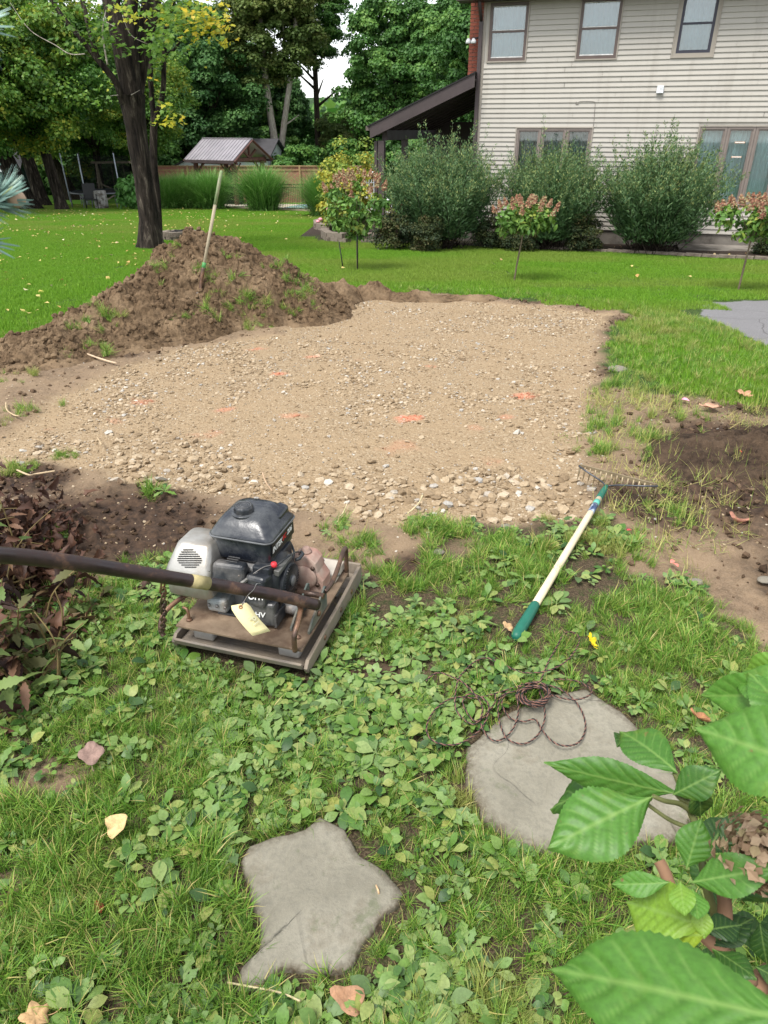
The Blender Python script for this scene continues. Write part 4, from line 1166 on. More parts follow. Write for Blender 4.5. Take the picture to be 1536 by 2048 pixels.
# ------------------------------------------------------------------ shovel in the heap
s0 = nearest_mound(400, 583); s0 = Vector(s0)
s1 = at_y(443, 341, s0.y + .22)
shv = empty('shovel', s0, 0, 'long handled shovel standing upright in the earth heap', 'shovel')
d = (s1 - s0); L = d.length; d.normalize()
M_OLDW = mat_plain('old_wood_handle', (.30, .26, .18), .75, .25, 0, .25, 10, .2)
MB().tube([d * (L * t) for t in (.13, .4, .72)], [.0145, .0152, .0156], 14).build('handle', M_OLDW, shv)
MB().tube([d * (L * t) for t in (.72, .9, .985, 1.0)], [.0161, .0164, .0160, .010], 14).build('grip_paint', mat_plain('faded_green_paint', (.17, .25, .11), .7, .3, 0, .3, 12, .1, dirt=(.30, .28, .2), dirt_amt=.5), shv)
MB().tube([d * (L * t) for t in (.185, .235)], .0190, 14).build('green_band', mat_plain('green_band', (.06, .24, .07), .5), shv)
bl = Vector((0, -.03, -.06))
MB().tube(spline([d * (L * .19), d * (L * .10), d * (L * .03) + Vector((.005, 0, 0)), Vector((.012, -.02, -.03))], 6), [.0195] * 7 + [.018] * 6 + [.016] * 6, 12).build('socket', M_RUST, shv)
V = []
fw = (-d + Vector((.28, -.45, 0))).normalized(); sx_ = Vector((1, .1, 0)).normalized(); nb = sx_.cross(fw).normalized()
for i in range(9):
    t = i / 8; w = .10 * (1 if t < .55 else math.sqrt(max(1 - ((t - .55) / .46) ** 2, 0.02)))
    for j in range(7):
        u = (j - 3) / 3; V.append(Vector((.012, -.02, -.02)) + fw * (.28 * t) + sx_ * (u * w) + nb * (.025 * u * u))
o = MB().add(V, [(i * 7 + j, i * 7 + j + 1, i * 7 + j + 8, i * 7 + j + 7) for i in range(8) for j in range(6)], 0, True).build('blade', M_GREYM, shv)
o.modifiers.new('t', 'SOLIDIFY').thickness = .003

# ------------------------------------------------------------------ coil of twisted wire
M_CU = mat_plain('brown_wire', (.19, .095, .07), .5, .4, .2, .3, 60, .2)
M_BW = mat_plain('black_wire', (.012, .012, .013), .5, .4, 0, .2)
wc = G(1065, 1390)
wire = empty('wire_coil', (wc.x, wc.y, 0), 0, 'tangled coil of twisted brown and black wire on the larger stepping stone', 'wire')
W0 = Vector((wc.x, wc.y, 0))
def wpx(pts, h0=.022, amp=.02, seed=0):
    rr = random.Random(seed); ph = rr.random() * 6; out = []
    for i, (x, y) in enumerate(pts):
        out.append(G(836 + x / 2.56, 900 + y / 2.56, h0 + amp * (.5 + .5 * math.sin(ph + i * .9))) - W0)
    return spline(out, 8)
def strands(path, seed=0, r=.0016):
    # resample evenly and twist two strands about the path
    P = [Vector(p) for p in path]; seg = [(P[i + 1] - P[i]).length for i in range(len(P) - 1)]; tot = sum(seg); n = max(int(tot / .0048), 12)
    out = []; i = 0; acc = 0
    for k in range(n + 1):
        s = tot * k / n
        while i < len(seg) - 1 and acc + seg[i] < s: acc += seg[i]; i += 1
        out.append(P[i].lerp(P[i + 1], min((s - acc) / max(seg[i], 1e-6), 1)))
    A = [[], []]
    for k, p in enumerate(out):
        t = (out[min(k + 1, n)] - out[max(k - 1, 0)]).normalized(); u = t.cross(Vector((0, 0, 1)))
        if u.length < .1: u = Vector((1, 0, 0))
        u.normalize(); w = t.cross(u); an = k * .0048 / .024 * 2 * math.pi + seed
        for q in (0, 1):
            a2_ = an + q * math.pi
            A[q].append(p + (u * math.cos(a2_) + w * math.sin(a2_)) * r * .95)
    return A
LOOPS = [
    [(40, 1180), (100, 1140), (170, 1160), (230, 1190), (290, 1250), (330, 1320), (310, 1390), (265, 1400), (200, 1340), (190, 1270), (205, 1180), (240, 1130), (290, 1085), (350, 1065), (430, 1095), (520, 1135), (600, 1140), (680, 1125), (760, 1080), (815, 1010), (825, 960), (790, 932), (745, 945), (710, 1010), (670, 1080), (640, 1150), (620, 1200)],
    [(620, 1200), (560, 1200), (480, 1220), (400, 1245), (300, 1270), (200, 1265), (120, 1300), (60, 1370), (45, 1440), (80, 1490), (150, 1510), (220, 1500), (300, 1450), (350, 1380), (360, 1300), (310, 1260), (260, 1250), (230, 1300), (300, 1390), (390, 1300), (395, 1250)],
    [(480, 1235), (430, 1260), (410, 1320), (420, 1400), (450, 1470), (500, 1500), (560, 1500), (620, 1450), (650, 1370), (640, 1290), (620, 1230)],
    [(500, 1250), (515, 1320), (500, 1400), (460, 1460), (400, 1490), (350, 1460), (320, 1400)],
    [(640, 1200), (720, 1220), (790, 1270), (840, 1340), (858, 1420), (830, 1490), (770, 1515), (700, 1500), (640, 1440), (600, 1380), (540, 1390), (470, 1370), (430, 1300), (450, 1250), (500, 1235)],
    [(660, 1180), (740, 1175), (820, 1185), (880, 1220), (885, 1250), (830, 1275), (760, 1275), (680, 1250), (640, 1210)]]
m0, m1 = MB(), MB()
for i, l in enumerate(LOOPS):
    A = strands(wpx(l, .034, .014 if i else .03, i), i)
    m0.tube(A[0], .0017, 5); m1.tube(A[1], .0017, 5)
rr = random.Random(5)
for i in range(11):
    cx, cy = 595 + rr.gauss(0, 8), 1252 + rr.gauss(0, 8); rx, ry = 84 * rr.uniform(.6, 1.05), 62 * rr.uniform(.6, 1.05); ph = rr.random() * 6
    pts = [(cx + rx * math.cos(ph + k * .55), cy + ry * math.sin(ph + k * .55)) for k in range(12)]
    A = strands(wpx(pts, .022 + .005 * i, .012, i + 20), i)
    m0.tube(A[0], .0017, 5); m1.tube(A[1], .0017, 5)
m0.build('brown_strand', M_CU, wire); m1.build('black_strand', M_BW, wire)

# ------------------------------------------------------------------ single fallen leaves, petals and twigs near the camera
def lobed(nl=5, depth=.45, elong=1.0):
    out = []
    n = nl * 6
    for k in range(n):
        a = 2 * math.pi * k / n; r = 1 - depth * (0.5 - 0.5 * math.cos(a * nl)) ** .8 * (1 if abs(a - math.pi * 1.5) > .3 else .9)
        out.append((r * math.sin(a), r * math.cos(a) * elong))
    return out
def dry_leaf(px, py, size, col, label, curl=.35, rz=0.0, tilt=(0, 0), nl=5, depth=.4, elong=1.0, z=.035, cat='fallen leaf'):
    size = size * .82; p = G(px, py, z); m = MB(); out = lobed(nl, depth, elong); V = [(0, 0, 0)]
    for s_ in (.5, 1.0):
        for i, (x, y) in enumerate(out):
            zz = curl * (abs(x) * s_) ** 1.6 * .7 + .10 * math.sin(i * 1.7) * s_ * curl * 2 + curl * .3 * (y * s_) ** 2
            V.append((x * s_ * size / 2, y * s_ * size / 2, zz * size / 2))
    n = len(out)
    F = [(0, 1 + i, 1 + (i + 1) % n) for i in range(n)] + [(1 + i, 1 + n + i, 1 + n + (i + 1) % n, 1 + (i + 1) % n) for i in range(n)]
    m.add(V, F, 0, True)
    k = N('dry_leaf_%d' % px); t = k.obj()
    nn = k.noise(t, 60, 5, .6); v = k.vor(t, 55, 'DISTANCE_TO_EDGE')
    c = k.mix(k.mapr(nn, .35, .65), tuple(v_ * .75 for v_ in col), tuple(min(v_ * 1.2, 1) for v_ in col))
    c = k.mix(k.mapr(v, 0, .04, .5, 0), c, tuple(v_ * .6 for v_ in col))
    mt = k.bsdf(c, .75, .25, 0, k.bump(nn, .4, .004), .15)
    o = m.build('fallen_leaf', mt); o.location = p; o.rotation_euler = (R(tilt[0]), R(tilt[1]), R(rz))
    o.modifiers.new('t', 'SOLIDIFY').thickness = .0006
    # stalk
    s = MB().tube(spline([(0, 0, 0), (0, -size * .5, .002), (size * .06, -size * .75, .012)], 5), .0009, 5).build('stalk', mt, o)
    return tag(o, label, cat)
dry_leaf(183, 1508, .085, (.30, .20, .165), 'mauve brown star shaped dry leaf lying in the grass at the left', .55, 20, (25, 5), 4, .22, 1, .05)
dry_leaf(236, 1650, .075, (.62, .45, .22), 'tan curled leaf half hidden by grass left of the smaller stepping stone', .6, -60, (35, 20), 3, .25, 1.2, .045)
dry_leaf(695, 1998, .070, (.42, .24, .14), 'brown folded leaf just below the smaller stepping stone', .9, 70, (20, -15), 3, .35, 1.5, .03)
dry_leaf(1014, 1254, .055, (.58, .38, .20), 'tan leaf touching the green end of the rake handle', .5, 40, (20, 20), 4, .15, 1, .045)
dry_leaf(1183, 1281, .060, (.80, .60, .02), 'bright yellow leaf on the grass beyond the loop of wire', .5, 20, (25, 30), 5, .45, 1.2, .04)
dry_leaf(70, 2034, .075, (.55, .36, .18), 'tan dry leaf at the near edge of the grass, lowest on the left', .4, 110, (20, 5), 5, .35, 1, .04)
dry_leaf(1474, 1044, .06, (.42, .20, .14), 'reddish curled leaf lying alone on the bare soil at the right', 1.2, 40, (0, 15), 2, .1, 1.9, .012)
dry_leaf(1398, 1437, .05, (.42, .20, .10), 'rust coloured curled leaf beside the tallest grass at the right', 1.0, 60, (10, 20), 3, .2, 1.6, .04)
dry_leaf(1420, 815, .14, (.55, .33, .22), 'pinkish tan leaf on the soil below the turf patch at the right', .5, 100, (5, 5), 3, .3, 1.5, .03)
dry_leaf(1488, 788, .16, (.55, .30, .18), 'brown leaf at the near corner of the turf patch at the right', .4, 10, (5, 5), 5, .4, 1, .03)
dry_leaf(196, 1815, .028, (.28, .06, .03), 'small dark red leaf scrap deep in the grass at the left', .8, 40, (20, 10), 3, .2, 1.4, .02)
for i, (px, py, col, lb) in enumerate([(1424, 907, (.85, .45, .55), 'pink petal'), (1421, 914, (.85, .72, .62), 'pale cream petal'), (1424, 922, (.80, .12, .12), 'red petal nearest the rake'), (1444, 918, (.82, .35, .38), 'small rose petal'),
        (1512, 872, (.80, .12, .14), 'red petal upper on the dark heap'), (1524, 869, (.85, .35, .40), 'rose petal upper on the dark heap'), (1520, 896, (.78, .06, .05), 'deep red petal on the face of the dark heap'), (1485, 900, (.65, .09, .05), 'red petal in the dark soil left of the heap top'),
        (1362, 799, (.80, .35, .48), 'pink petal near the turf patch'), (1341, 1126, (.75, .20, .16), 'coral petal on the soil edge'), (1356, 1134, (.78, .22, .18), 'second coral petal on the soil edge'), (1264, 1061, (.6, .06, .08), 'dark red petal near the rake head')]):
    p = G(px, py, .05 if px > 1470 and py < 910 and py > 860 else .022)
    V, Fq = leaf_grid(.055 if py < 950 else .028, .035 if py < 950 else .02, 4, 4, .3, .5)
    o = MB().add(V, [tuple(int(q) for q in f) for f in Fq], 0, True).build('petal', mat_plain('petal_%d' % i, col, .5, .3, 0, .1, 30, 0))
    o.location = p; o.rotation_euler = (.3, .2, i * 1.3); o.modifiers.new('t', 'SOLIDIFY').thickness = .001
    tag(o, lb + ' on the dug soil', 'petal')
def twig(pts, r, label, col=(.42, .32, .2)):
    P = [G(x, y, .02 + .012 * (i % 2)) for i, (x, y) in enumerate(pts)]; c = P[0].copy()
    o = MB().tube(spline([p - c for p in P], 5), r, 6).build('twig', mat_plain('twig_%d' % pts[0][0], col, .8, .2, 0, .25, 20, .2)); o.location = c
    tag(o, label, 'twig')
twig([(160, 702), (185, 712), (215, 722), (232, 726)], .008, 'forked bare stick at the foot of the earth heap', (.50, .38, .26))
twig([(34, 940), (58, 950), (72, 948), (110, 942)], .005, 'pale bent twig on the soil at the far left')
twig([(12, 805), (14, 820), (28, 830), (38, 832)], .005, 'curved pale root end at the left edge of the soil')
twig([(845, 990), (838, 1005), (824, 1020), (816, 1026)], .0035, 'thin pale grass stalk curved on the gravel beyond the rake handle', (.55, .47, .28))
twig([(694, 1008), (688, 1022), (680, 1034), (675, 1044)], .003, 'short straw stalk on the mud behind the engine', (.5, .42, .25))
twig([(525, 945), (532, 965), (545, 982)], .004, 'crooked twig among stones beyond the fuel tank', (.4, .28, .18))
twig([(195, 875), (203, 890), (200, 880)], .003, 'tiny root on the gravel at the left')
twig([(455, 1965), (510, 1975), (560, 1985), (600, 2002)], .0022, 'thin pale stalk arching below the smaller stepping stone', (.5, .42, .25))
twig([(870, 1222), (882, 1255), (890, 1285)], .002, 'dark bent twig in the grass left of the rake grip', (.09, .06, .04))
twig([(752, 1770), (756, 1780), (758, 1788)], .0022, 'tan seed stalk lying on the smaller stepping stone', (.55, .38, .22))
# two half buried stones on the right
for px, py, s_, lb in ((1235, 738, .10, 'flat grey brown stone half buried on the right rim of the pad'), (1391, 1163, .035, 'pale flat pebble where the weeds meet the bare soil'), (1532, 1160, .035, 'grey cobble at the right edge of the bare soil'),
                       (1012, 1052, .028, 'small pale stone on the turf left of the rake handle'), (876, 1104, .032, 'pale stone in the small earth scrape')):
    o = link('field_stone', stone_mesh('field_stone', px, mat_plain('field_stone_%d' % px, (.20, .18, .145), .85, .2, 0, .25, 20, .3), .4, .12, 2)); o.location = G(px, py, .01); o.scale = (s_, s_ * .7, s_ * .6)
    for p_ in o.data.polygons: p_.use_smooth = True
    tag(o, lb, 'stone')
# ------------------------------------------------------------------ house
EX, EY = .954, -.300
HP = (2.05, 17.5); HZ = float(base_z(0, 17.5)) + .02
def W(px, py, dep=0.0):
    """spot on the house wall (or a plane dep metres behind it): distance along it and height"""
    d = ray(px, py); nx, ny = .300, .954
    s = ((HP[0] + nx * dep) * nx + (HP[1] + ny * dep) * ny) / (d[0] * nx + d[1] * ny)
    X, Y = d[0] * s, d[1] * s
    return (X - HP[0]) * EX + (Y - HP[1]) * EY, CAM_H + d[2] * s - HZ
def _siding():
    k = N('beige_siding'); o = k.obj(); g_ = k.n('NewGeometry')
    oi = k.n('ObjectInfo'); n = k.noise(o, 1.3, 5); mp = k.n('Mapping', Vector=g_.outputs['Position']); mp.inputs['Scale'].default_value = (3.5, 3.5, .35); st = k.noise(mp.outputs[0], 1.5, 5, .6)
    c = k.mix(k.mapr(n, .3, .7), (.385, .360, .318), (.415, .389, .345))
    c = k.mix(1.0, c, k.ramp(oi.outputs['Random'], [(0, .955), (1, 1.03)]), 'MULTIPLY')
    c = k.mix(k.mapr(st, .52, .75, 0, .45), c, (.26, .236, .198))
    return k.bsdf(c, k.mapr(n, .3, .7, .45, .6), .35, 0, k.bump(k.noise(o, 5, 3), .12, .02))
M_SIDING = _siding()
M_TRIMB = mat_plain('beige_trim', (.32, .285, .24), .5, .35, 0, .05, 4, .05)
M_BRN = mat_plain('brown_frame', (.115, .085, .075), .45, .4, 0, .12, 6, .05)
M_BRND = mat_plain('dark_brown_trim', (.060, .045, .045), .5, .35, 0, .15, 4, .05)
M_FND = mat_plain('concrete', (.20, .18, .155), .9, .2, 0, .25, 3, .3, 30, dirt=(.07, .06, .05), dirt_amt=.5)
def _glass():
    k = N('window_glass')
    fr = k.n('Fresnel', IOR=1.5); gl = k.n('BsdfGlossy', Roughness=.02, Color=(1, 1, 1, 1)); tr = k.n('BsdfTransparent', Color=(.86, .92, .92, 1))
    f = k.math('ADD', k.math('MULTIPLY', fr.outputs[0], 1.2), .05, True)
    mx = k.n('MixShader', Fac=f); k.t.links.new(tr.outputs[0], mx.inputs[1]); k.t.links.new(gl.outputs[0], mx.inputs[2])
    k.t.links.new(mx.outputs[0], k.out.inputs['Surface']); return k.m
M_GLASS = _glass()
M_CURT = mat_plain('blue_grey_curtain', (.13, .22, .27), .8, .2, 0, .12, 3, .05)
M_CURT2 = mat_plain('sheer_curtain', (.70, .80, .80), .8, .2, 0, .12, 3, .05)
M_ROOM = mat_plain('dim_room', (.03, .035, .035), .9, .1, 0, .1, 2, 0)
house = empty('house', (HP[0], HP[1], HZ), math.atan2(EY, EX), 'two storey beige sided house with brown windows behind the shrubs', 'house')
TM = 12.0
zb = W(1400, 467)[1]; ztop = W(1100, 3)[1] + .02
HR = .0905
wins = []
def opening(pl, pr, pyt, pyb, pym=None):
    """left and right pixel columns at row pym, top row, bottom row"""
    t0 = W(pl, pym)[0]; t1 = W(pr, pym)[0]
    return t0, t1
zW1b = W(1015, 123)[1]; zW1t = W(1020, 4)[1]; zW2b = W(1190, 119)[1]; zW3b = W(1390, 111)[1]
t1a, t1b = opening(979, 1055, 0, 0, 60); t2a, t2b = opening(1158, 1239, 0, 0, 60); t3a, t3b = opening(1354, 1436, 0, 0, 50)
tAa, tAb = W(1034, 258)[0], W(1185, 258)[0]; zAt = W(1100, 256)[1]; tBa = W(1400, 256)[0]; zBt = W(1460, 253)[1]; zBb = W(1460, 407)[1]
pw = W(1516, 256)[0] - W(1459, 256)[0]
tBb = tBa + pw * 5 + .02
zup = (zW1b + zW2b + zW3b) / 3
OPEN = [(t1a, t1b, zup, zW1t), (t2a, t2b, zup, zW1t), (t3a, t3b, zup, zW1t), (tAa, tAb, zAt - 1.25, zAt), (tBa, tBb, zBb, zBt)]
rows = int((ztop - zb) / HR) + 1
_bc = {}
def siding_board(t0, t1, z):
    key = round(t1 - t0, 3)
    if key not in _bc:
        m = MB(); L = t1 - t0
        pr = [(.0, 0), (-.0215, .001), (-.0225, .010), (-.0035, HR + .002), (.0, HR + .002)]
        m.prism(pr, 0, L, 0, Matrix(((0, 0, 1), (1, 0, 0), (0, 1, 0))))
        _bc[key] = m.mesh('siding_board', M_SIDING)
    return link('siding_board', _bc[key], house, loc=(t0, 0, z))
for i in range(rows):
    z = zb + i * HR; zc = z + HR / 2
    cuts = sorted([(a - .025, b + .025) for a, b, lo, hi in OPEN if lo - .03 < zc < hi + .03])
    s = .06
    jr = random.Random(i * 13 + 5); js = jr.uniform(.8, 3.4)
    def run(a, b, z):
        global js
        x_ = a
        while b - x_ > .05:
            while js <= x_ + .25: js += 3.66
            e_ = min(js, b) if b - js > .25 else b
            siding_board(x_, round(e_, 3) + (.012 if e_ < b else 0), z); x_ = e_
    for a, b in cuts:
        if a > s: run(s, a, z)
        s = b
    if s < TM: run(s, TM, z)
# sheathing built as panels around the openings
def panel(m, a, b, lo, hi): m.box(((a + b) / 2, .06, (lo + hi) / 2), (b - a, .12, hi - lo))
m = MB()
cols_ = sorted(set([0, TM] + [v for a, b, _, _ in OPEN for v in (a, b)]))
for a, b in zip(cols_[:-1], cols_[1:]):
    mid = (a + b) / 2; ho = sorted([(lo, hi) for p, q_, lo, hi in OPEN if p < mid < q_]); s = zb
    for lo, hi in ho:
        if lo > s: panel(m, a, b, s, lo)
        s = hi
    if s < ztop: panel(m, a, b, s, ztop + .05)
m.build('sheathing', M_SIDING, house)
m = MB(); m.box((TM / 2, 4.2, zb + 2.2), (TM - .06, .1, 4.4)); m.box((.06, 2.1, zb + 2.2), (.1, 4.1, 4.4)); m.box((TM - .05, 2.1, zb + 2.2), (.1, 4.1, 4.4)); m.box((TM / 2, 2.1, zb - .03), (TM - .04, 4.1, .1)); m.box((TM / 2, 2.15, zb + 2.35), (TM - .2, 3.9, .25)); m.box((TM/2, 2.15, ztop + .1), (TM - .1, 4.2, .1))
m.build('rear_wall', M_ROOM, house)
m = MB(); m.box((TM / 2, .10, zb / 2 - .35), (TM, .18, zb + .68)); m.build('foundation', M_FND, house)
m = MB(); m.box((.028, -.006, (zb + ztop) / 2), (.055, .03, ztop - zb)); m.build('corner_trim', M_TRIMB, house)
m = MB(); m.box((TM / 2 - .2, -.19, ztop + .03), (TM + .6, .40, .03)); m.box((TM / 2 - .2, -.395, ztop + .10), (TM + .6, .02, .17)); m.build('eave_soffit', M_BRND, house)
m = MB(); n_ = 12
m.add([(-.35, -.42, ztop + .17), (TM + .2, -.42, ztop + .17), (TM + .2, 3, ztop + 1.6), (-.35, 3, ztop + 1.6), (-.35, -.42, ztop + .2), (TM + .2, -.42, ztop + .2), (TM + .2, 3, ztop + 1.63), (-.35, 3, ztop + 1.63)], [(0, 3, 2, 1), (4, 5, 6, 7), (0, 1, 5, 4), (0, 4, 7, 3), (1, 2, 6, 5)])
m.build('roof', mat_plain('dark_shingles', (.05, .045, .045), .9, .2, 0, .3, 20, .4), house)
# downspout on the corner
m = MB(); m.tube([(-.05, -.30, ztop + .02), (-.045, -.22, ztop - .10), (-.035, -.07, ztop - .30)], .036, 4); m.box((-.035, -.055, (ztop - .3 + .1) / 2), (.075, .06, ztop - .40)); m.build('downspout', M_BRND, house)
def curtain(w, h, mat, parent, loc, folds, amp=.03, seed=0, open_=None):
    r = np.random.default_rng(seed); nx = int(w * 60)
    xs = np.linspace(0, w, nx); ph = np.cumsum(r.uniform(.5, 1.6, nx)) * folds * 2 * math.pi / nx
    y = amp * np.sin(ph) * r.uniform(.7, 1.2, nx)
    V = np.concatenate([np.stack([xs, y, np.zeros(nx)], 1), np.stack([xs, y * .8, np.full(nx, h)], 1)])
    F = np.array([[i, i + 1, nx + i + 1, nx + i] for i in range(nx - 1)])
    return link('curtain', np_mesh('curtain', V, F, np.arange(len(F)) * 4, [mat], True), parent, loc=loc)
def frame_rect(m, a, b, lo, hi, w, y, dpt):
    m.box(((a + b) / 2, y, lo + w / 2), (b - a, dpt, w)); m.box(((a + b) / 2, y, hi - w / 2), (b - a, dpt, w))
    m.box((a + w / 2, y, (lo + hi) / 2), (w, dpt, hi - lo - 2 * w)); m.box((b - w / 2, y, (lo + hi) / 2), (w, dpt, hi - lo - 2 * w))
M_SASHW = mat_plain('pale_sash_rail', (.62, .62, .6), .5)
M_WINB = mat_plain('taupe_frame', (.20, .165, .145), .45, .4, 0, .1, 6, .05)
M_NAVY = mat_plain('dark_slate_frame', (.035, .035, .05), .45, .4, 0, .1, 6, .05)
for q, (a, b, lo, hi) in enumerate(OPEN[:3]):
    m = MB(); frame_rect(m, a - .022, b + .022, lo - .022, hi + .022, .024, -.018, .03); w = m.build('window', M_TRIMB, house)
    if q == 2: m = MB(); frame_rect(m, a + .002, b - .002, lo + .002, hi - .002, .055, -.004, .03); m.build('inner_casing', M_TRIMB, w); a += .05; b -= .05; lo += .05
    fm = M_NAVY if q == 2 else M_BRN
    m = MB(); frame_rect(m, a + .003, b - .003, lo + .003, hi - .003, .055, .000 + .012 * (q == 2), .045); m.build('frame', fm, w)
    mid = (lo + hi) / 2 + .01
    m = MB(); m.box(((a + b) / 2, .004, mid), (b - a - .11, .03, .035)); m.build('meeting_rail', fm, w)
    if q != 2:
        m = MB(); m.box(((a + b) / 2, .002, mid + .026), (b - a - .12, .02, .014)); m.box(((a + b) / 2, .002, lo + .07), (b - a - .12, .02, .018)); m.box(((a + b) / 2, .002, hi - .07), (b - a - .12, .02, .012)); m.build('pale_rail', M_SASHW, w)
    for zl, zh in ((lo + .055, mid - .018), (mid + .018, hi - .055)):
        m = MB(); m.box(((a + b) / 2, .020, (zl + zh) / 2), (b - a - .115, .006, zh - zl)); m.build('pane', M_GLASS, w)
    curtain(b - a - .04, hi - lo - .02, M_CURT, w, (a + .02, .13, lo + .01), 5, .025, q)
def multi(t0, n, w_, lo, hi, seed, cm):
    m = MB(); frame_rect(m, t0 - .022, t0 + n * w_ + .022, lo - .022, hi + .022, .024, -.018, .03); w = m.build('window', M_TRIMB, house)
    for i in range(n):
        a, b = t0 + i * w_, t0 + (i + 1) * w_
        m = MB(); frame_rect(m, a + .003, b - .003, lo + .003, hi - .003, .045, .002, .045); frame_rect(m, a + .05, b - .05, lo + .05, hi - .05, .022, .010, .03); m.build('frame', M_WINB, w)
        m = MB(); m.box(((a + b) / 2, .022, (lo + hi) / 2), (w_ - .15, .006, hi - lo - .15)); m.build('pane', M_GLASS, w)
    curtain(n * w_ - .1, hi - lo, cm, w, (t0 + .05, .17, lo), 7 * n, .035, seed)
    return w

wa = multi(tAa, 3, (tAb - tAa) / 3, zAt - 1.25, zAt, 3, mat_plain('dim_curtain', (.20, .25, .24), .8))
wb_ = multi(tBa, 5, pw, zBb, zBt, 4, M_CURT2)
# two little stickers on the second pane, an orange edge round a white slip
for pxs, pys in ((1480, 285), (1473, 314)):
    t, z = W(pxs, pys)
    MB().box((t, .014, z), (.19, .002, .028)).build('sticker', mat_plain('sticker_edge_%d' % pys, (.55, .28, .12), .6), wb_)
    MB().box((t, .0125, z), (.17, .002, .014)).build('sticker', M_WHT, wb_)
# wall vent, cable, flood light
t, z = W(1320, 181)
m = MB(); m.box((t, -.035, z + .02), (.13, .045, .12)); m.prism([(-.075, z - .05), (-.02, z - .05), (-.02, z + .03), (-.045, z + .03)], t - .065, t + .065, 0, Matrix(((0, 0, 1), (1, 0, 0), (0, 1, 0)))); v = m.build('wall_vent', mat_plain('pale_vent', (.60, .62, .64), .5), house, .006)
MB().box((t, -.055, z - .045), (.10, .035, .014)).build('vent_flap', M_SLOT, v)
P = [W(1153, 203), W(1152, 208), W(1157, 208), W(1160, 203), W(1186, 203), W(1190, 206), W(1190, 215), W(1187, 254)]
MB().tube(spline([(a, -.022, b) for a, b in P], 5), .006, 5).build('cable', mat_plain('grey_cable', (.22, .20, .18), .7), house)
t, z = W(942, 80)
m = MB(); m.tube([(-.04, .05, z + .05), (t + .03, .03, z + .02), (t - .01, 0, z - .02)], .02, 6); lt = m.build('flood_light', M_BRND, house)
for dx in (-.05, .06): MB().lathe((t + dx, -.02, z - .02), [(.02, .05), (.055, .0), (.058, -.04), (.05, -.045)], 12, 0, 'Z').build('lamp_head', mat_plain('lamp_white', (.65, .65, .65), .4), lt)
# step by the patio window
a, z1 = W(1352, 484); 
m = MB(); m.box((a + 2.0, -.62, z1 - .06), (4.0, .95, .13)); m.box((a + 2.0, -.55, z1 - .30), (3.7, .7, .42)); m.build('patio_step', M_FND, house, .01)
MB().box((a - .03, -.55, z1 - .24), (.05, .6, .42)).build('step_side', M_SLOT, house)
# chimney, brick by brick where it shows
M_BRICK = mat_plain('red_brick', (.24, .075, .05), .85, .2, 0, .25, 9, .3)
M_MORT = mat_plain('mortar', (.36, .30, .26), .95, .1, 0, .1, 20, .2)
cx0, cx1, cy0, cy1 = -.34, -.05, .30, 1.5
m = MB(); _zc = W(948, 165)[1]; m.box(((cx0 + cx1) / 2, (cy0 + cy1) / 2, (ztop + 1.2 + _zc) / 2), (cx1 - cx0 - .012, cy1 - cy0 - .012, ztop + 1.2 - _zc)); ch = m.build('chimney', M_MORT, house)
bm_ = MB(); bm_.box((0, 0, 0), (.19, .02, .057)); bme = bm_.mesh('brick', M_BRICK)
bm2 = MB(); bm2.box((0, 0, 0), (.088, .02, .057)); bme2 = bm2.mesh('brick', M_BRICK)
i = 0
zc0 = W(948, 152)[1]
for kz in range(int((ztop + .2 - zc0) / .0675)):
    z = zc0 + kz * .0675
    if kz % 2 == 0:
        link('brick', bme, ch, loc=(cx0 + .10, cy0 - .002, z)); link('brick', bme2, ch, loc=(cx0 + .244, cy0 - .002, z))
    else:
        link('brick', bme2, ch, loc=(cx0 + .045, cy0 - .002, z)); link('brick', bme, ch, loc=(cx0 + .194, cy0 - .002, z))
# porch roof leaning on the left side
ta, za = W(748, 252); tb_, zb_ = 0.0, W(951, 148)[1] + .02
DP = 5.0
sl = (zb_ - za) / (tb_ - ta)
m = MB()
def slab(m, t0, t1, y0, y1, th, off):
    z0_, z1_ = za + (t0 - ta) * sl + off, za + (t1 - ta) * sl + off
    m.add([(t0, y0, z0_), (t1, y0, z1_), (t1, y1, z1_), (t0, y1, z0_), (t0, y0, z0_ - th), (t1, y0, z1_ - th), (t1, y1, z1_ - th), (t0, y1, z0_ - th)], [(0, 1, 2, 3), (4, 7, 6, 5), (0, 4, 5, 1), (1, 5, 6, 2), (2, 6, 7, 3), (3, 7, 4, 0)])
slab(m, ta - .06, -.06, -.32, DP, .03, .03); pr_ = m.build('porch_roof', mat_plain('porch_shingles', (.025, .024, .025), .9, .2, 0, .2, 20, .3), house)
m = MB(); slab(m, ta, -.06, -.30, -.26, .24, -.004); m.build('rake_board', M_BRND, pr_)
m = MB(); slab(m, ta + .02, -.06, -.255, DP - .02, .02, -.10); m.build('porch_ceiling', mat_plain('porch_ceiling_brown', (.045, .036, .034), .6), pr_)
for kb in range(9):
    m = MB(); slab(m, ta + .05, -.08, .1 + kb * .52, .19 + kb * .52, .09, -.121); m.build('rafter', M_BRND, pr_)
m = MB(); m.box((ta - .05, DP / 2 - .15, za - .045), (.11, DP + .25, .09)); m.build('gutter', mat_plain('gutter_brown', (.12, .09, .08), .5), pr_)
zbm = za - .14
m = MB(); m.box((ta + .24, DP / 2 - .1, zbm - .05), (.12, DP - .3, .20)); m.build('porch_beam', M_BRND, pr_)
for yy in (-.15, 1.75, 4.3): m = MB(); m.box((ta + .235, yy, (zbm - .15) / 2 - .15), (.14, .14, zbm - .15 + .30)); m.build('porch_post', M_BRND, house)
m = MB(); m.box((ta + .10, -.16, (zbm - .12) / 2), (.07, .06, zbm - .2)); m.build('porch_downspout', M_BRND, house)
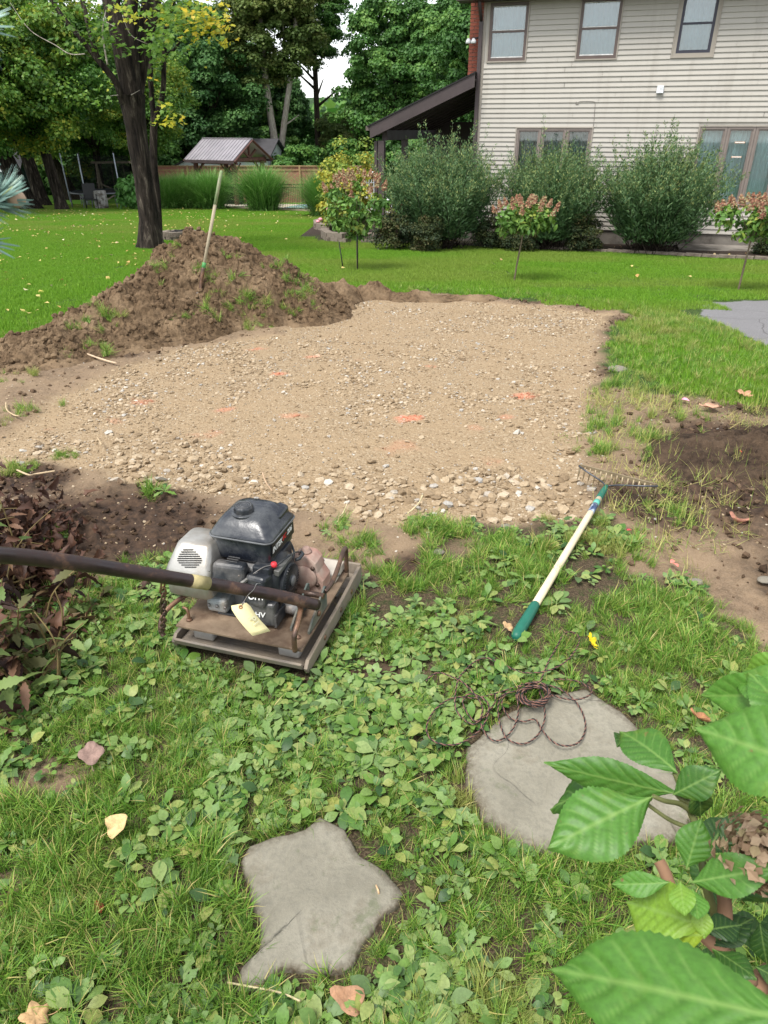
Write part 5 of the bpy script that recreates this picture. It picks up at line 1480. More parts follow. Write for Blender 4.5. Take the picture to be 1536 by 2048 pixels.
zr = W(800, 367, 0)[1]
m = MB(); m.box((ta + 1.2, .0, zr), (1.9, .09, .04)); rl_ = m.build('porch_railing', M_BRND, house)
for k in range(16): MB().box((ta + .4 + k * .11, .0, zr - .42), (.03, .03, .80)).build('baluster', M_BRND, rl_)
m = MB(); m.box((ta + 2.4, 2.4, .05), (4.6, 5.0, .3)); m.build('porch_floor', M_FND, house)
m = MB(); m.box((ta / 2, DP + .1, 1.2), (-ta, .12, 2.6)); m.build('porch_wall', M_BRND, house)

# ------------------------------------------------------------------ foliage builders
DIA = (np.array([[0, 0, 0], [.5, .45, .08], [0, 1, -.05], [-.5, .45, .08]]), np.array([[0, 1, 2, 3]]))
LNC = (np.array([[0, 0, 0], [.12, .4, .03], [0, 1, -.06], [-.12, .4, .03]]), np.array([[0, 1, 2, 3]]))
def _maple_shape():
    pts = [(0, 0), (.16, .10), (.50, .08), (.36, .30), (.58, .58), (.26, .56), (.0, 1.0), (-.26, .56), (-.58, .58), (-.36, .30), (-.50, .08), (-.16, .10)]
    V = [(x, y, .10 * abs(x) - .12 * y * y) for x, y in pts] + [(0, .38, 0)]
    return np.array(V), np.array([[i, (i + 1) % 12, 12] for i in range(12)])
MAP = _maple_shape()
def crown_mesh(name, mat, n, R3, nb, br, leaf, seed, shape=DIA, hollow=.55, flat=.7, up=.5, droop=0.0, noise_=.35):
    r = np.random.default_rng(seed)
    u = r.normal(0, 1, (nb, 3)); u /= np.linalg.norm(u, axis=1, keepdims=True)
    rad = hollow + (1 - hollow) * r.random(nb) ** .7
    C = u * rad[:, None] * np.array(R3)[None] * (1 + noise_ * (r.random(nb)[:, None] - .5))
    B = br * r.uniform(.55, 1.25, nb)
    bi = r.integers(0, nb, n)
    v = r.normal(0, 1, (n, 3)); v /= np.linalg.norm(v, axis=1, keepdims=True); v[:, 2] = np.where(r.random(n) < .7, np.abs(v[:, 2]), v[:, 2])
    P = C[bi] + v * (B[bi] * r.uniform(.55, 1.05, n) )[:, None] * np.array([1, 1, flat])[None]
    P[:, 2] -= droop * (v[:, 0] ** 2 + v[:, 1] ** 2) * B[bi]
    nrm = v * .8 + np.array([0, 0, up]) + r.normal(0, .45, (n, 3))
    f = np.cross(nrm, r.normal(0, 1, (n, 3))) + np.array([0, 0, -.25 - droop])
    M = frame_mats(f, nrm)
    bt = r.random(nb)
    rn = np.clip(bt[bi] * .55 + r.random(n) * .45, 0, 1)
    return merge(name, shape[0], shape[1], P, M, leaf * r.uniform(.6, 1.3, n), [mat], False, rn)
def limb_tree(name, trunk_pts, radii, limbs, bark, root, nseg=12):
    m = MB(); m.tube(spline(trunk_pts, 6), np.interp(np.linspace(0, 1, (len(trunk_pts) - 1) * 6 + 1), np.linspace(0, 1, len(radii)), radii), nseg)
    for pts, rr in limbs:
        sp = spline(pts, 5); m.tube(sp, np.interp(np.linspace(0, 1, len(sp)), [0, 1], rr), 8)
    return m.build('trunk', bark, root)

# ------------------------------------------------------------------ shrubs by the house
def willow_mesh(seed, n_st=640, per=125, H=2.0, W_=1.36):
    r = np.random.default_rng(seed)
    P = []; D = []; U = []; S = []; RN = []
    stems = MB()
    for i in range(n_st):
        az = r.uniform(0, 6.283); ln = r.uniform(.02, 1.0) ** .6 * .75
        L = H * r.uniform(.62, 1.06) * (1.03 - .22 * ln) * (1.0 if r.random() > .05 else 1.18)
        t = np.linspace(0, 1, 9)
        out_ = np.sin(ln) * L * t ** .85 * (W_ / 1.3); zz = L * (t * np.cos(ln * .8)) - .10 * ln * L * t ** 3
        b0 = r.normal(0, .16, 2)
        pts = np.stack([b0[0] + np.cos(az) * out_ + r.normal(0, .012, 9).cumsum(), b0[1] + np.sin(az) * out_ + r.normal(0, .012, 9).cumsum(), zz], 1)
        if i % 3 == 0: stems.tube([tuple(p) for p in pts], list(np.linspace(.007, .0015, 9)), 3, cap=False)
        tt = r.uniform(.12, 1.0, per) ** .85
        q = np.stack([np.interp(tt, t, pts[:, k]) for k in range(3)], 1)
        a2 = r.uniform(0, 6.283, per); el = r.uniform(-.1, 1.0, per)
        d = np.stack([np.cos(a2) * np.cos(el), np.sin(a2) * np.cos(el), np.sin(el)], 1)
        spread = .13 * (1 - tt) + .012
        P.append(q + d * spread[:, None] * r.random((per, 1)) * 1.6); D.append(d + np.array([np.cos(az) * .3, np.sin(az) * .3, .5])); U.append(r.normal(0, 1, (per, 3)) + [0, 0, 1.2])
        S.append((.094 * (1.25 - .80 * tt)) * r.uniform(.7, 1.3, per)); RN.append(np.clip(.12 + .55 * r.random(per) * 1.1 + .35 * (tt > .75) * r.random(per), 0, 1))
    P = np.concatenate(P); 
    me = merge('willow_leaves', LNC[0] * np.array([1.3, 1, 1]), LNC[1], P, frame_mats(np.concatenate(D), np.concatenate(U)), np.concatenate(S), [M_WILLOW], False, np.concatenate(RN))
    return me, stems.mesh('stems', M_BARKB)
wm = [willow_mesh(3), willow_mesh(4)]
for i, (px, py, Y, H, lb) in enumerate([(882, 478, 15.9, 1.02, 'big feathery grey green shrub at the house corner under the porch roof'), (1096, 488, 15.7, .98, 'big feathery shrub in the middle covering the lower window'),
                                     (1300, 495, 14.9, 1.0, 'widest dark feathery shrub right of the lower window')]):
    p = at_y(px, py, Y); z0 = float(base_z(p.x, Y)) + .02
    rt_ = empty('willow_shrub', (p.x, Y, z0), i * 2.1, lb, 'shrub', 'feathery shrubs against the house wall')
    rt_.scale = (H * (1.16 if i == 2 else 1.05), H * (1.05 if i == 2 else .95), H * 1.06)
    link('foliage', wm[i % 2][0], rt_); link('stems', wm[i % 2][1], rt_)
sm = [crown_mesh('low_shrub', M_SHRUBD, 9000, (.55, .45, .42), 60, .2, .042, 21, DIA, .5, .8, .5), crown_mesh('low_shrub', M_SHRUBD, 9000, (.5, .5, .5), 60, .2, .042, 22, DIA, .5, .8, .5)]
for i, (px, py, Y, s, lb) in enumerate([(985, 485, 15.9, .8, 'low dark leafy shrub between the first and second feathery shrubs'), (1165, 492, 15.2, .75, 'low dark speckled shrub between the second and third feathery shrubs'),
                                     (795, 470, 15.8, 1.0, 'low dark shrub at the left end of the bed under the porch post'), (850, 480, 15.2, .7, 'small dark shrub at the foot of the left feathery shrub'), (1040, 490, 15.2, .6, 'smallest dark shrub in front of the middle feathery shrub'), (1530, 508, 14.2, .6, 'small dark shrub by the right end of the patio step')]):
    p = at_y(px, py, Y); z0 = float(base_z(p.x, Y))
    rt_ = empty('low_shrub', (p.x, Y, z0), i * 1.3, lb, 'shrub', 'low dark shrubs in the bed', s)
    link('foliage', sm[i % 2], rt_, (0, 0, .42)); link('stems', MB().tube([(0, 0, 0), (.02, 0, .4)], .03, 5).mesh('stems', M_BARKB), rt_)
# shrubs at the left end of the bed
ys = crown_mesh('yellow_leaved_shrub', M_YEL, 5200, (1.0, .7, .9), 55, .3, .075, 31, DIA, .5, .8, .5)
p = G(705, 425); rt_ = empty('yellow_leaved_shrub', (p.x, 24, float(base_z(0, 24))), 0, 'airy shrub with yellow and green leaves behind the staked hydrangea tree', 'shrub')
link('foliage', ys, rt_, (0, 0, 1.4)); link('stems', MB().tube(spline([(0, 0, 0), (.1, 0, .9), (-.1, 0, 1.6)]), .03, 6).mesh('stems', M_BARKB), rt_)
rt_.location.x = at_y(705, 350, 24).x
ys2 = crown_mesh('yellow_bush_leaves', M_YEL, 4200, (.8, .6, .75), 40, .26, .09, 33, DIA, .5, .8, .5)
pp = at_y(690, 400, 20); rt_ = empty('rose_shrub', (pp.x, 20, float(base_z(0, 20))), 0, 'leafy shrub with a few pink blooms at the left corner of the bed', 'shrub')
link('foliage', ys2, rt_, (0, 0, .85)); link('stems', MB().tube(spline([(0, 0, 0), (.1, 0, .5), (-.1, 0, .9)]), .02, 6).mesh('stems', M_BARKB), rt_)
for k, (a, b, c) in enumerate([(-.62, -.5, .45), (-.70, -.35, .38), (-.4, -.6, .7)]):
    MB().lathe((a, b, c), [(.01, -.03), (.05, -.02), (.06, .01), (.03, .04)], 8).build('bloom', mat_plain('pink_bloom_%d' % k, (.75, .30, .35), .6), rt_)

# ------------------------------------------------------------------ little hydrangea trees
def hyd_tree(base, crown_c, R3, label, nl, npan, seed, top, lean=(0, 0), stake=None):
    z0 = float(base_z(base.x, base.y)); root = empty('hydrangea_tree', (base.x, base.y, z0), 0, label, 'small tree', 'young flowering hydrangea trees on the lawn')
    cc = Vector(crown_c) - Vector((base.x, base.y, z0)); r = random.Random(seed)
    fk = Vector((cc.x * .7, cc.y, cc.z - R3[2] * .75)); m = MB()
    m.tube(spline([(0, 0, -.03), (cc.x * .25, 0, fk.z * .4), (cc.x * .6, 0, fk.z * .8), fk], 5), [.013] * 8 + [.011] * 8, 7)
    for k in range(13):
        a = k * 2.4; e = Vector((cc.x + math.cos(a) * R3[0] * .75 * r.uniform(.5, 1), cc.y + math.sin(a) * R3[1] * .75, cc.z + R3[2] * r.uniform(-.3, .5)))
        m.tube(spline([fk, fk.lerp(e, .5) + Vector((0, 0, -.03)), e], 4), [.010, .008, .007, .006, .006, .005, .004, .004, .003], 5)
    m.build('trunk', mat_plain('young_bark_%d' % seed, (.16, .125, .085), .8, .2, 0, .3, 30, .3), root)
    sh = leaf_grid(1, .55, 4, 3, .35, .25)
    me = crown_mesh('leaves', M_HYD, nl, (R3[0] * .9, R3[1] * .9, R3[2] * .75), 36, .13, .085, seed, (sh[0], sh[1]), .3, .8, .6)
    link('leaves', me, root, tuple(cc - Vector((0, 0, R3[2] * .1))))
    # flower heads
    rg = np.random.default_rng(seed); q = (np.array([[-.5, -.5, 0], [.5, -.5, .1], [.5, .5, 0], [-.5, .5, .1]]), np.array([[0, 1, 2, 3]]))
    for k in range(npan):
        a = k * 2.399 + rg.random(); rr = math.sqrt((k + .5) / npan)
        c = cc + Vector((math.cos(a) * R3[0] * rr, math.sin(a) * R3[1] * rr, R3[2] * (math.sqrt(max(0, 1 - rr * rr * .85)) * top + .05 * rg.random())))
        n = 120; t = rg.random(n); w = .050 * (1 - t) ** .6 * rg.uniform(.5, 1.0, n); an = rg.uniform(0, 6.283, n); tlx, tly = math.cos(a) * rr * .5, math.sin(a) * rr * .5
        h = .11 * t
        P = np.stack([w * np.cos(an) + tlx * h, w * np.sin(an) + tly * h, h - .04], 1)
        M = frame_mats(rg.normal(0, 1, (n, 3)), np.stack([np.cos(an), np.sin(an), np.full(n, .6)], 1) + rg.normal(0, .3, (n, 3)))
        link('flower_head', merge('flower_head', q[0], q[1], P, M, rg.uniform(.012, .022, n), [M_PANI], False, rg.random(n) * .9 * (0.7 + .3 * rg.random())), root, tuple(c))
    return root
def ctr(px, py, Y): return at_y(px, py, Y)
b1 = G(715, 540); hyd_tree(b1, ctr(712, 415, b1.y), (.54, .5, .52), 'tallest flowering hydrangea tree standing beside a thin stake left of the bed', 1700, 30, 41, .95)
b2 = G(1028, 562); hyd_tree(b2, ctr(1052, 438, b2.y), (.46, .42, .26), 'flat topped flowering hydrangea tree in front of the middle shrubs', 1000, 24, 42, .95)
b3 = G(1476, 582); hyd_tree(b3, ctr(1512, 440, b3.y), (.50, .42, .26), 'flowering hydrangea tree cut by the right frame in front of the patio windows', 1000, 34, 43, .95)
M_STK = mat_plain('black_stake', (.02, .022, .02), .6)
s = G(687, 538); tp = at_y(678, 484, s.y); c = Vector(s)
o = MB().tube([(0, 0, -.05), tp - c], .010, 6).build('support_stake', M_STK); o.location = c; tag(o, 'thin black metal stake leaning beside the tallest hydrangea tree', 'stake')
s = G(713, 541); o = MB().tube([(.02, -.03, -.02), (.03, -.03, .85)], .011, 6).build('support_stake', M_STK); o.location = s; tag(o, 'green black stake strapped to the trunk of the tallest hydrangea tree', 'stake')
for (px, py, rr_) in ((715, 541, .17), (1028, 563, .12), (1476, 584, .14)):
    pass

# ------------------------------------------------------------------ edging blocks and fire ring
M_BLOCK = mat_plain('grey_edging_block', (.21, .175, .14), .9, .2, 0, .25, 6, .4, 30, dirt=(.09, .07, .055), dirt_amt=.5)
def blocks(name, path, bl, bw, bh, label, cat, courses=1, z_off=.0, closed=False, jitter=.01):
    P = [Vector((p[0], p[1], 0)) for p in path]; root = empty(name, (P[0].x, P[0].y, float(base_z(P[0].x, P[0].y))), 0, label, cat); o0 = Vector(root.location)
    m = MB(); m.box((0, 0, 0), (bl * .97, bw, bh)); me = None; r = random.Random(3)
    b_ = link('block', m.mesh('block', M_BLOCK), root); me = b_.data; first = True
    if closed: P.append(P[0])
    for c in range(courses):
        acc = bl * .5 * (c % 2)
        for i in range(len(P) - 1):
            d = P[i + 1] - P[i]; L = d.length
            while acc < L - bl * .3:
                q = P[i] + d * (acc / L); z = float(base_z(q.x, q.y)) + bh * (.5 + c) + z_off
                o = b_ if first else link('block', me, root); first = False
                o.location = Vector((q.x, q.y, z)) - o0 + Vector((r.uniform(-1, 1) * jitter, r.uniform(-1, 1) * jitter, r.uniform(-.5, .5) * jitter)); o.rotation_euler = (0, r.uniform(-.02, .02), math.atan2(d.y, d.x) + r.uniform(-.03, .03))
                acc += bl
            acc -= L
    return root
pp = [G(*q) for q in ((690, 486), (660, 484), (650, 478), (652, 470), (672, 463), (690, 458))]
blocks('stone_edging', pp, .24, .20, .11, 'curved two course edging of grey blocks at the left tip of the bed', 'edging', 2)
pp = [G(*q) for q in ((655, 466), (636, 462), (634, 455), (650, 449), (668, 446))]
blocks('stone_edging', pp, .26, .20, .11, 'second curved row of grey edging blocks behind the first', 'edging', 2)
pp = [G(*q) for q in ((718, 478), (742, 474), (760, 478))]
blocks('stone_edging', pp, .26, .18, .10, 'short row of grey blocks behind the tallest hydrangea tree', 'edging', 1)
pp = [G(*q) for q in ((735, 487), (840, 488), (930, 493), (1150, 503), (1340, 513), (1536, 523), (1640, 530))]
blocks('stone_edging', pp, .30, .09, .05, 'low stone edging along the front of the long planting bed', 'edging', 1, .03)
c = G(366, 480); n = 14
ring = blocks('fire_ring', [(c.x + .44 * math.cos(2 * math.pi * k / n), c.y + .44 * math.sin(2 * math.pi * k / n)) for k in range(n)], .185, .12, .105, 'round fire ring of grey blocks behind the earth heap', 'fire ring', 2, 0, True)
r = random.Random(9); m = MB()
for k in range(8):
    a = r.random() * 3; q = Vector((r.uniform(-.2, .2) - .44, r.uniform(-.2, .2), .19)); v_ = Vector((math.cos(a) * .22, math.sin(a) * .22, r.uniform(-.02, .03))); m.tube([q - v_, q + v_], .022, 6)
w_ = m.build('charred_wood', mat_plain('charred_wood', (.02, .018, .017), .9)); w_.location = (c.x + .44, c.y, float(base_z(c.x, c.y))); tag(w_, 'charred sticks lying in the fire ring', 'firewood')
# ------------------------------------------------------------------ garden beyond the lawn
def gz(x, y): return float(base_z(x, y))
# silver grass clumps
def misc_mesh(seed, n=3600, H=2.3):
    r = np.random.default_rng(seed)
    me = blade_mesh('blades', n, H * .8, H * 1.25, .22, .024, M_MISC, 7, .42, .62, seed, .05)
    return me
mg = [misc_mesh(61), misc_mesh(62)]
for i, (px, py, Y, s, lb) in enumerate([(528, 419, 36.5, 1.0, 'round clump of tall green ornamental grass right of the garden pavilion'), (425, 412, 38.5, .92, 'ornamental grass clump touching the left post of the pavilion'),
      (375, 412, 39.5, .88, 'middle ornamental grass clump between the big tree and the pavilion'), (338, 413, 39, .80, 'drooping ornamental grass clump right behind the big tree trunk'), (652, 424, 31, .86, 'yellowish ornamental grass clump beside the pool at the end of the black fence')]):
    p = at_y(px, py, Y); o = empty('ornamental_grass', (p.x, Y, gz(p.x, Y)), i * 1.7, lb, 'ornamental grass', 'ornamental grass clumps along the pool fence', s)
    link('blades', mg[i % 2], o); o.scale = (s * 1.06, s * 1.0, s * .80)
# pool fence: rails, posts and every baluster
M_BLKM = mat_plain('black_fence_metal', (.012, .012, .013), .5)
f0 = G(300, 411); f1 = G(645, 424.5)
fa = Vector((f0.x, f0.y, gz(*f0[:2]))); fb = Vector((f1.x, f1.y, gz(*f1[:2])))
fr = empty('pool_fence', fa, 0, 'low black metal railing fence in front of the pool', 'fence')
d = fb - fa; L = d.length
for z in (.12, 1.02, 1.16): MB().bar((0, 0, z), d + Vector((0, 0, z)), .03, .03).build('rail', M_BLKM, fr)
pm = MB(); pm.box((0, 0, .6), (.06, .06, 1.22)); pm = pm.mesh('fence_post', M_BLKM); bm_ = MB(); bm_.box((0, 0, .64), (.018, .018, 1.04)); bm_ = bm_.mesh('baluster', M_BLKM)
k = 0
while k * .125 < L:
    q = d * (k * .125 / L); link('fence_post' if k % 18 == 0 else 'baluster', pm if k % 18 == 0 else bm_, fr, loc=q); k += 1
kb_ = MB().bar((0, -.1, .04), d + Vector((0, -.1, .04)), .18, .12).build('garden_kerb', mat_plain('tan_kerb', (.30, .23, .16), .9)); kb_.location = fa
tag(kb_, 'narrow tan stone kerb along the foot of the pool fence', 'kerb')
# pool deck, pool
dk = MB(); P = [fa + Vector((0, .2, 0)), fb + Vector((.8, .2, 0)), fb + Vector((.8, 9.5, 0)), fa + Vector((0, 4, 0))]
dk.add([(p.x, p.y, gz(p.x, p.y) + .045) for p in P], [(0, 1, 2, 3)]); o = dk.build('pool_deck', mat_plain('pale_concrete', (.46, .41, .33), .85, .2, 0, .15, 1, .1)); tag(o, kind='structure')
wx0 = at_y(556, 410, 38.6).x; wx1 = at_y(655, 410, 38.6).x
m = MB(); m.add([(wx0, 37.0, gz(0, 37) + .07), (wx1 + 1.2, 36.8, gz(0, 37) + .07), (wx1 + 1.2, 41.8, gz(0, 41.8) + .13), (wx0 + .8, 41.8, gz(0, 41.8) + .13)], [(0, 1, 2, 3)])
o = m.build('pool_water', mat_plain('pool_water_blue', (.22, .46, .48), .15, .5, 0, .1, 2, .1)); tag(o, kind='structure')
# privacy fence, board by board
M_CEDAR = mat_plain('cedar_boards', (.30, .14, .105), .8, .2, 0, .22, 2, .15, 20)
M_CEDAR2 = mat_plain('pale_cedar', (.33, .22, .12), .8, .2, 0, .2, 2, .15, 20)
Yf = 50
xa, xb = at_y(300, 400, Yf).x, at_y(800, 400, Yf).x
pf = empty('privacy_fence', (xa, Yf, gz(0, Yf)), 0, 'tall reddish wooden board fence behind the pool', 'fence')
H = 2.15; x = 0; k = 0
bd = MB(); bd.box((0, 0, H / 2), (.185, .025, H)); bd = bd.mesh('board', M_CEDAR)
while x < xb - xa:
    link('board', bd, pf, loc=(x, .01 * (k % 2), random.uniform(-.01, .01))); x += .195; k += 1
m = MB(); m.box(((xb - xa) / 2, -.04, H + .01), (xb - xa, .12, .05)); m.build('cap_rail', M_CEDAR2, pf)
m = MB(); m.box(((xb - xa) / 2, -.04, H - .22), (xb - xa, .03, .07)); m.build('rail', M_CEDAR2, pf)
for k in range(9): MB().box((k * 2.4 + .3, -.06, H / 2), (.11, .09, H + .1)).build('fence_post', M_CEDAR2, pf)
# pavilion
M_STAIN = mat_plain('dark_stained_timber', (.085, .040, .032), .65, .3, 0, .3, 5, .2)
M_MROOF = mat_plain('grey_metal_roof', (.31, .29, .31), .42, .5, .3, .08, 2, .05)
po = at_y(474, 408, 44); po.z = gz(po.x, 44) + .05
pav = empty('garden_pavilion', po, math.atan2(.469, -.883), 'small timber pavilion with grey ribbed metal roof by the pool', 'pavilion')
LX, LY, HE = 2.75, -2.7, 2.25       # local x runs along the ridge away to the left; local y is across (negative is away from the camera)
posts = [(0, 0), (LX, 0), (0, LY), (LX, LY)]
for x, y in posts: MB().box((x, y, HE / 2), (.19, .19, HE)).build('post', M_STAIN, pav)
for y in (0, LY): MB().box((LX / 2, y, HE - .06), (LX + .5, .15, .20)).build('beam', M_STAIN, pav)
for x in (0, LX): MB().box((x, LY / 2, HE + .05), (.12, -LY + .5, .20)).build('beam', M_STAIN, pav)
RH = 1.05; yr = LY / 2; ov = .45
for sgn in (1, -1):
    y0 = yr + sgn * (abs(LY) / 2 + ov); z0 = HE + .02; z1 = HE + .02 + RH
    a = Vector((-.4, y0, z0)); b = Vector((LX + .4, y0, z0)); c = Vector((LX + .4, yr, z1)); d_ = Vector((-.4, yr, z1)); m = MB()
    nn = Vector((0, sgn * RH, abs(y0 - yr))).normalized() * .04
    m.add([a, b, c, d_, a + nn, b + nn, c + nn, d_ + nn], [(0, 1, 2, 3), (4, 7, 6, 5), (0, 4, 5, 1), (1, 5, 6, 2), (2, 6, 7, 3), (3, 7, 4, 0)])
    rp_ = m.build('roof_slope', M_MROOF, pav)
    rb = None
    for k in range(16):
        x = -.38 + k * (LX + .76) / 15
        MB().bar(Vector((x, y0, z0)) + nn * 1.3, Vector((x, yr, z1)) + nn * 1.3, .035, .035, 0, (1, 0, 0)).build('roof_rib', M_MROOF, rp_)
    MB().box(((LX) / 2, y0, z0 - .05), (LX + .84, .03, .15)).build('fascia', M_BRND, pav)
    for x in (-.42, LX + .42): MB().bar((x, y0, z0 - .03), (x, yr, z1 - .03), .05, .17, 0, (1, 0, 0)).build('gable_board', M_STAIN, pav)
MB().box((LX / 2, yr, HE + RH + .07), (LX + .8, .20, .05)).build('ridge_cap', M_MROOF, pav)
for x in (-.12, LX + .1):
    MB().bar((x, yr, HE + .1), (x, yr, HE + RH - .05), .10, .10, 0, (1, 0, 0)).build('king_post', M_STAIN, pav)
    for s_ in (-1, 1): MB().bar((x, yr, HE + .12), (x, yr + s_ * .62, HE + .55), .09, .09, 0, (1, 0, 0)).build('strut', M_STAIN, pav)
    MB().box((x, yr, HE + .06), (.09, 3.1, .15)).build('tie_beam', M_STAIN, pav)
for x, y in posts:
    sx_ = 1 if x == 0 else -1; sy_ = -1 if y == 0 else 1
    MB().tube(spline([(x, y, HE - .75), (x + sx_ * .25, y, HE - .50), (x + sx_ * .65, y, HE - .12)], 4), .055, 4).build('knee_brace', M_STAIN, pav)
    MB().tube(spline([(x, y, HE - .75), (x, y + sy_ * .25, HE - .50), (x, y + sy_ * .65, HE - .12)], 4), .055, 4).build('knee_brace', M_STAIN, pav)
q = at_y(463, 395, 45.5); m = MB(); m.box((0, 0, .5), (1.3, .5, 1.0)); m.box((0, 0, 1.02), (1.4, .6, .05)); m.box((.2, 0, 1.45), (.5, .1, .6)); o = m.build('outdoor_bar', mat_plain('dark_cabinet', (.012, .012, .012), .6)); o.location = (q.x, 45.6, gz(0, 45.6) + .05)
tag(o, 'dark bar cabinet standing under the pavilion roof', 'cabinet')
# neighbour's outbuilding with white gable
M_WSID = mat_plain('white_siding', (.62, .66, .68), .6, .3, 0, .05, 2, .05)
M_DROOF = mat_plain('charcoal_shingles', (.06, .058, .062), .85, .25, 0, .2, 4, .2)
def outbuilding(pos, rz, w, dp, h, rh, wall, roofm, label, cat, rows=0, trim=None, rname='roof'):
    root = empty('outbuilding', pos, rz, label, cat); m = MB()
    m.box((0, 0, h / 2), (w, dp, h)); m.add([(-w / 2, -dp / 2, h), (-w / 2, dp / 2, h), (-w / 2, 0, h + rh), (w / 2, -dp / 2, h), (w / 2, dp / 2, h), (w / 2, 0, h + rh)], [(0, 2, 1), (3, 4, 5)])
    m.build('wall', wall, root)
    m = MB()
    for s_ in (-1, 1):
        y0 = s_ * (dp / 2 + .3); z0 = h - .3 * rh / (dp / 2)
        m.add([(-w / 2 - .3, y0, z0), (w / 2 + .3, y0, z0), (w / 2 + .3, 0, h + rh), (-w / 2 - .3, 0, h + rh), (-w / 2 - .3, y0, z0 + .1), (w / 2 + .3, y0, z0 + .1), (w / 2 + .3, 0, h + rh + .1), (-w / 2 - .3, 0, h + rh + .1)], [(0, 1, 2, 3), (4, 7, 6, 5), (0, 4, 5, 1), (1, 5, 6, 2), (0, 3, 7, 4)])
    m.build('roof', roofm, root)
    if trim: MB().box((0, -dp / 2 - .32, h - .3 * rh / (dp / 2) + .02), (w + .6, .03, .13)).build('eave_trim', trim, root)
    if rows:
        b = MB(); b.box((0, 0, 0), (w, .02, h / rows * .9)); me = b.mesh('siding_board', wall)
        for k in range(rows): link('siding_board', me, root, loc=(0, -dp / 2 - .012, h / rows * (k + .5)), rot=(R(4), 0, 0))
    return root
q = at_y(528, 330, 58); outbuilding((q.x - 1.6, 58, gz(0, 58)), R(-8), 5.2, 4.6, 2.85, 1.0, M_WSID, M_DROOF, 'white outbuilding with dark shingle roof behind the wooden fence', 'outbuilding', 0, M_WSID)
q = at_y(418, 345, 57); outbuilding((q.x + .6, 57, gz(0, 57)), R(80), 5.0, 3.8, 2.3, .85, M_WSID, M_DROOF, 'pale gable of a neighbouring building glimpsed through the pavilion', 'outbuilding', 0, None)
q = at_y(10, 372, 50); outbuilding((q.x - 1.2, 50, gz(0, 50)), R(12), 5.0, 4.0, 2.1, .95, mat_plain('navy_siding', (.035, .055, .085), .6, .3, 0, .06, 2, .05), M_DROOF, 'dark blue clapboard shed with grey roof behind the spruce twig', 'shed', 12, M_WSID)
# white garden chair
M_WMET = mat_plain('white_wicker', (.60, .62, .62), .6)
q = at_y(748, 420, 22.5); ch = empty('garden_chair', (q.x, 22.5, gz(0, 22.5)), R(20), 'white openwork garden chair with rounded back beside the porch post', 'chair'); ch.scale = (1.05,) * 3
m = MB(); m.tube([(math.cos(a) * .36, 0, 1.05 + math.sin(a) * .42) for a in np.linspace(-.5, math.pi + .5, 16)], .03, 6); m.build('back_frame', M_WMET, ch)
for k in range(9):
    x = -.28 + k * .07; h = math.sqrt(max(.02, .36 ** 2 - x * x)) * 1.15; MB().bar((x, 0, .5), (x, 0, 1.05 + h), .018, .018, 0, (1, 0, 0)).build('back_rod', M_WMET, ch)
for k in range(9): MB().bar((-.34, .01, .55 + k * .095), (.34, .01, .55 + k * .095), .016, .016).build('back_rod', M_WMET, ch)
MB().box((0, -.25, .46), (.66, .55, .08)).build('seat', M_WMET, ch, .02)
for x in (-.3, .3):
    MB().tube(spline([(x, 0, .85), (x * 1.2, -.25, .75), (x * 1.15, -.48, .66), (x, -.5, .45)], 4), .03, 6).build('armrest', M_WMET, ch)
    for y in (-.45, .0): MB().tube([(x, y, 0), (x, y, .46)], .025, 6).build('leg', M_WMET, ch)
# trampoline and the things around it
M_TFR = mat_plain('galvanised_tube', (.18, .19, .20), .4, .5, .4); M_LPOL = mat_plain('pale_pole_sleeve', (.50, .55, .62), .4); M_BPOL = mat_plain('black_pole', (.02, .02, .02), .5)
tc = at_y(208, 400, 41.5); tc.z = gz(tc.x, 41.5); tr = empty('trampoline', tc, 0, 'round trampoline with safety net poles left of the big tree', 'trampoline')
RT = 1.65; HT = .78
cir = lambda r_, z, n=28: [(r_ * math.cos(2 * math.pi * k / n), r_ * math.sin(2 * math.pi * k / n), z) for k in range(n)]
MB().tube(cir(RT, HT), .04, 6, closed=True).build('frame', M_TFR, tr)
MB().lathe((0, 0, HT), [(RT - .25, 0), (RT - .25, .012)], 28).build('jumping_mat', M_BPOL, tr)
m = MB(); 
V = [(r_ * math.cos(2 * math.pi * k / 28), r_ * math.sin(2 * math.pi * k / 28), HT + .03) for r_ in (RT, RT - .26) for k in range(28)]
m.add(V, [(k, (k + 1) % 28, 28 + (k + 1) % 28, 28 + k) for k in range(28)]); o = m.build('edge_pad', mat_plain('edge_pad_dark', (.03, .04, .05), .5), tr); o.modifiers.new('t', 'SOLIDIFY').thickness = .03
for k in range(6):
    a = 2 * math.pi * k / 6 + .35; c = Vector((RT * math.cos(a), RT * math.sin(a), 0)); n2 = Vector((-math.sin(a), math.cos(a), 0)) * .25
    MB().tube([c - n2 + Vector((0, 0, HT)), c - n2 + Vector((0, 0, .03)), c + n2 + Vector((0, 0, .03)), c + n2 + Vector((0, 0, HT))], .025, 6).build('leg', M_TFR, tr)
    lean = c.normalized() * .12
    MB().tube([c * 1.03 + Vector((0, 0, .3)), c * 1.05 + Vector((0, 0, 1.4)), c * 1.05 + lean * (.3 if k != 5 else -.6) + Vector((0, 0, 2.65))], .03, 6).build('net_pole', M_LPOL if k in (3, 4, 5, 0) else M_BPOL, tr)
_k = N('safety_net'); _t = _k.n('BsdfTransparent'); _dd = _k.n('BsdfDiffuse'); _dd.inputs['Color'].default_value = (.01, .01, .01, 1); _mx = _k.n('MixShader', Fac=.42)
_k.t.links.new(_t.outputs[0], _mx.inputs[1]); _k.t.links.new(_dd.outputs[0], _mx.inputs[2]); _k.t.links.new(_mx.outputs[0], _k.out.inputs['Surface'])
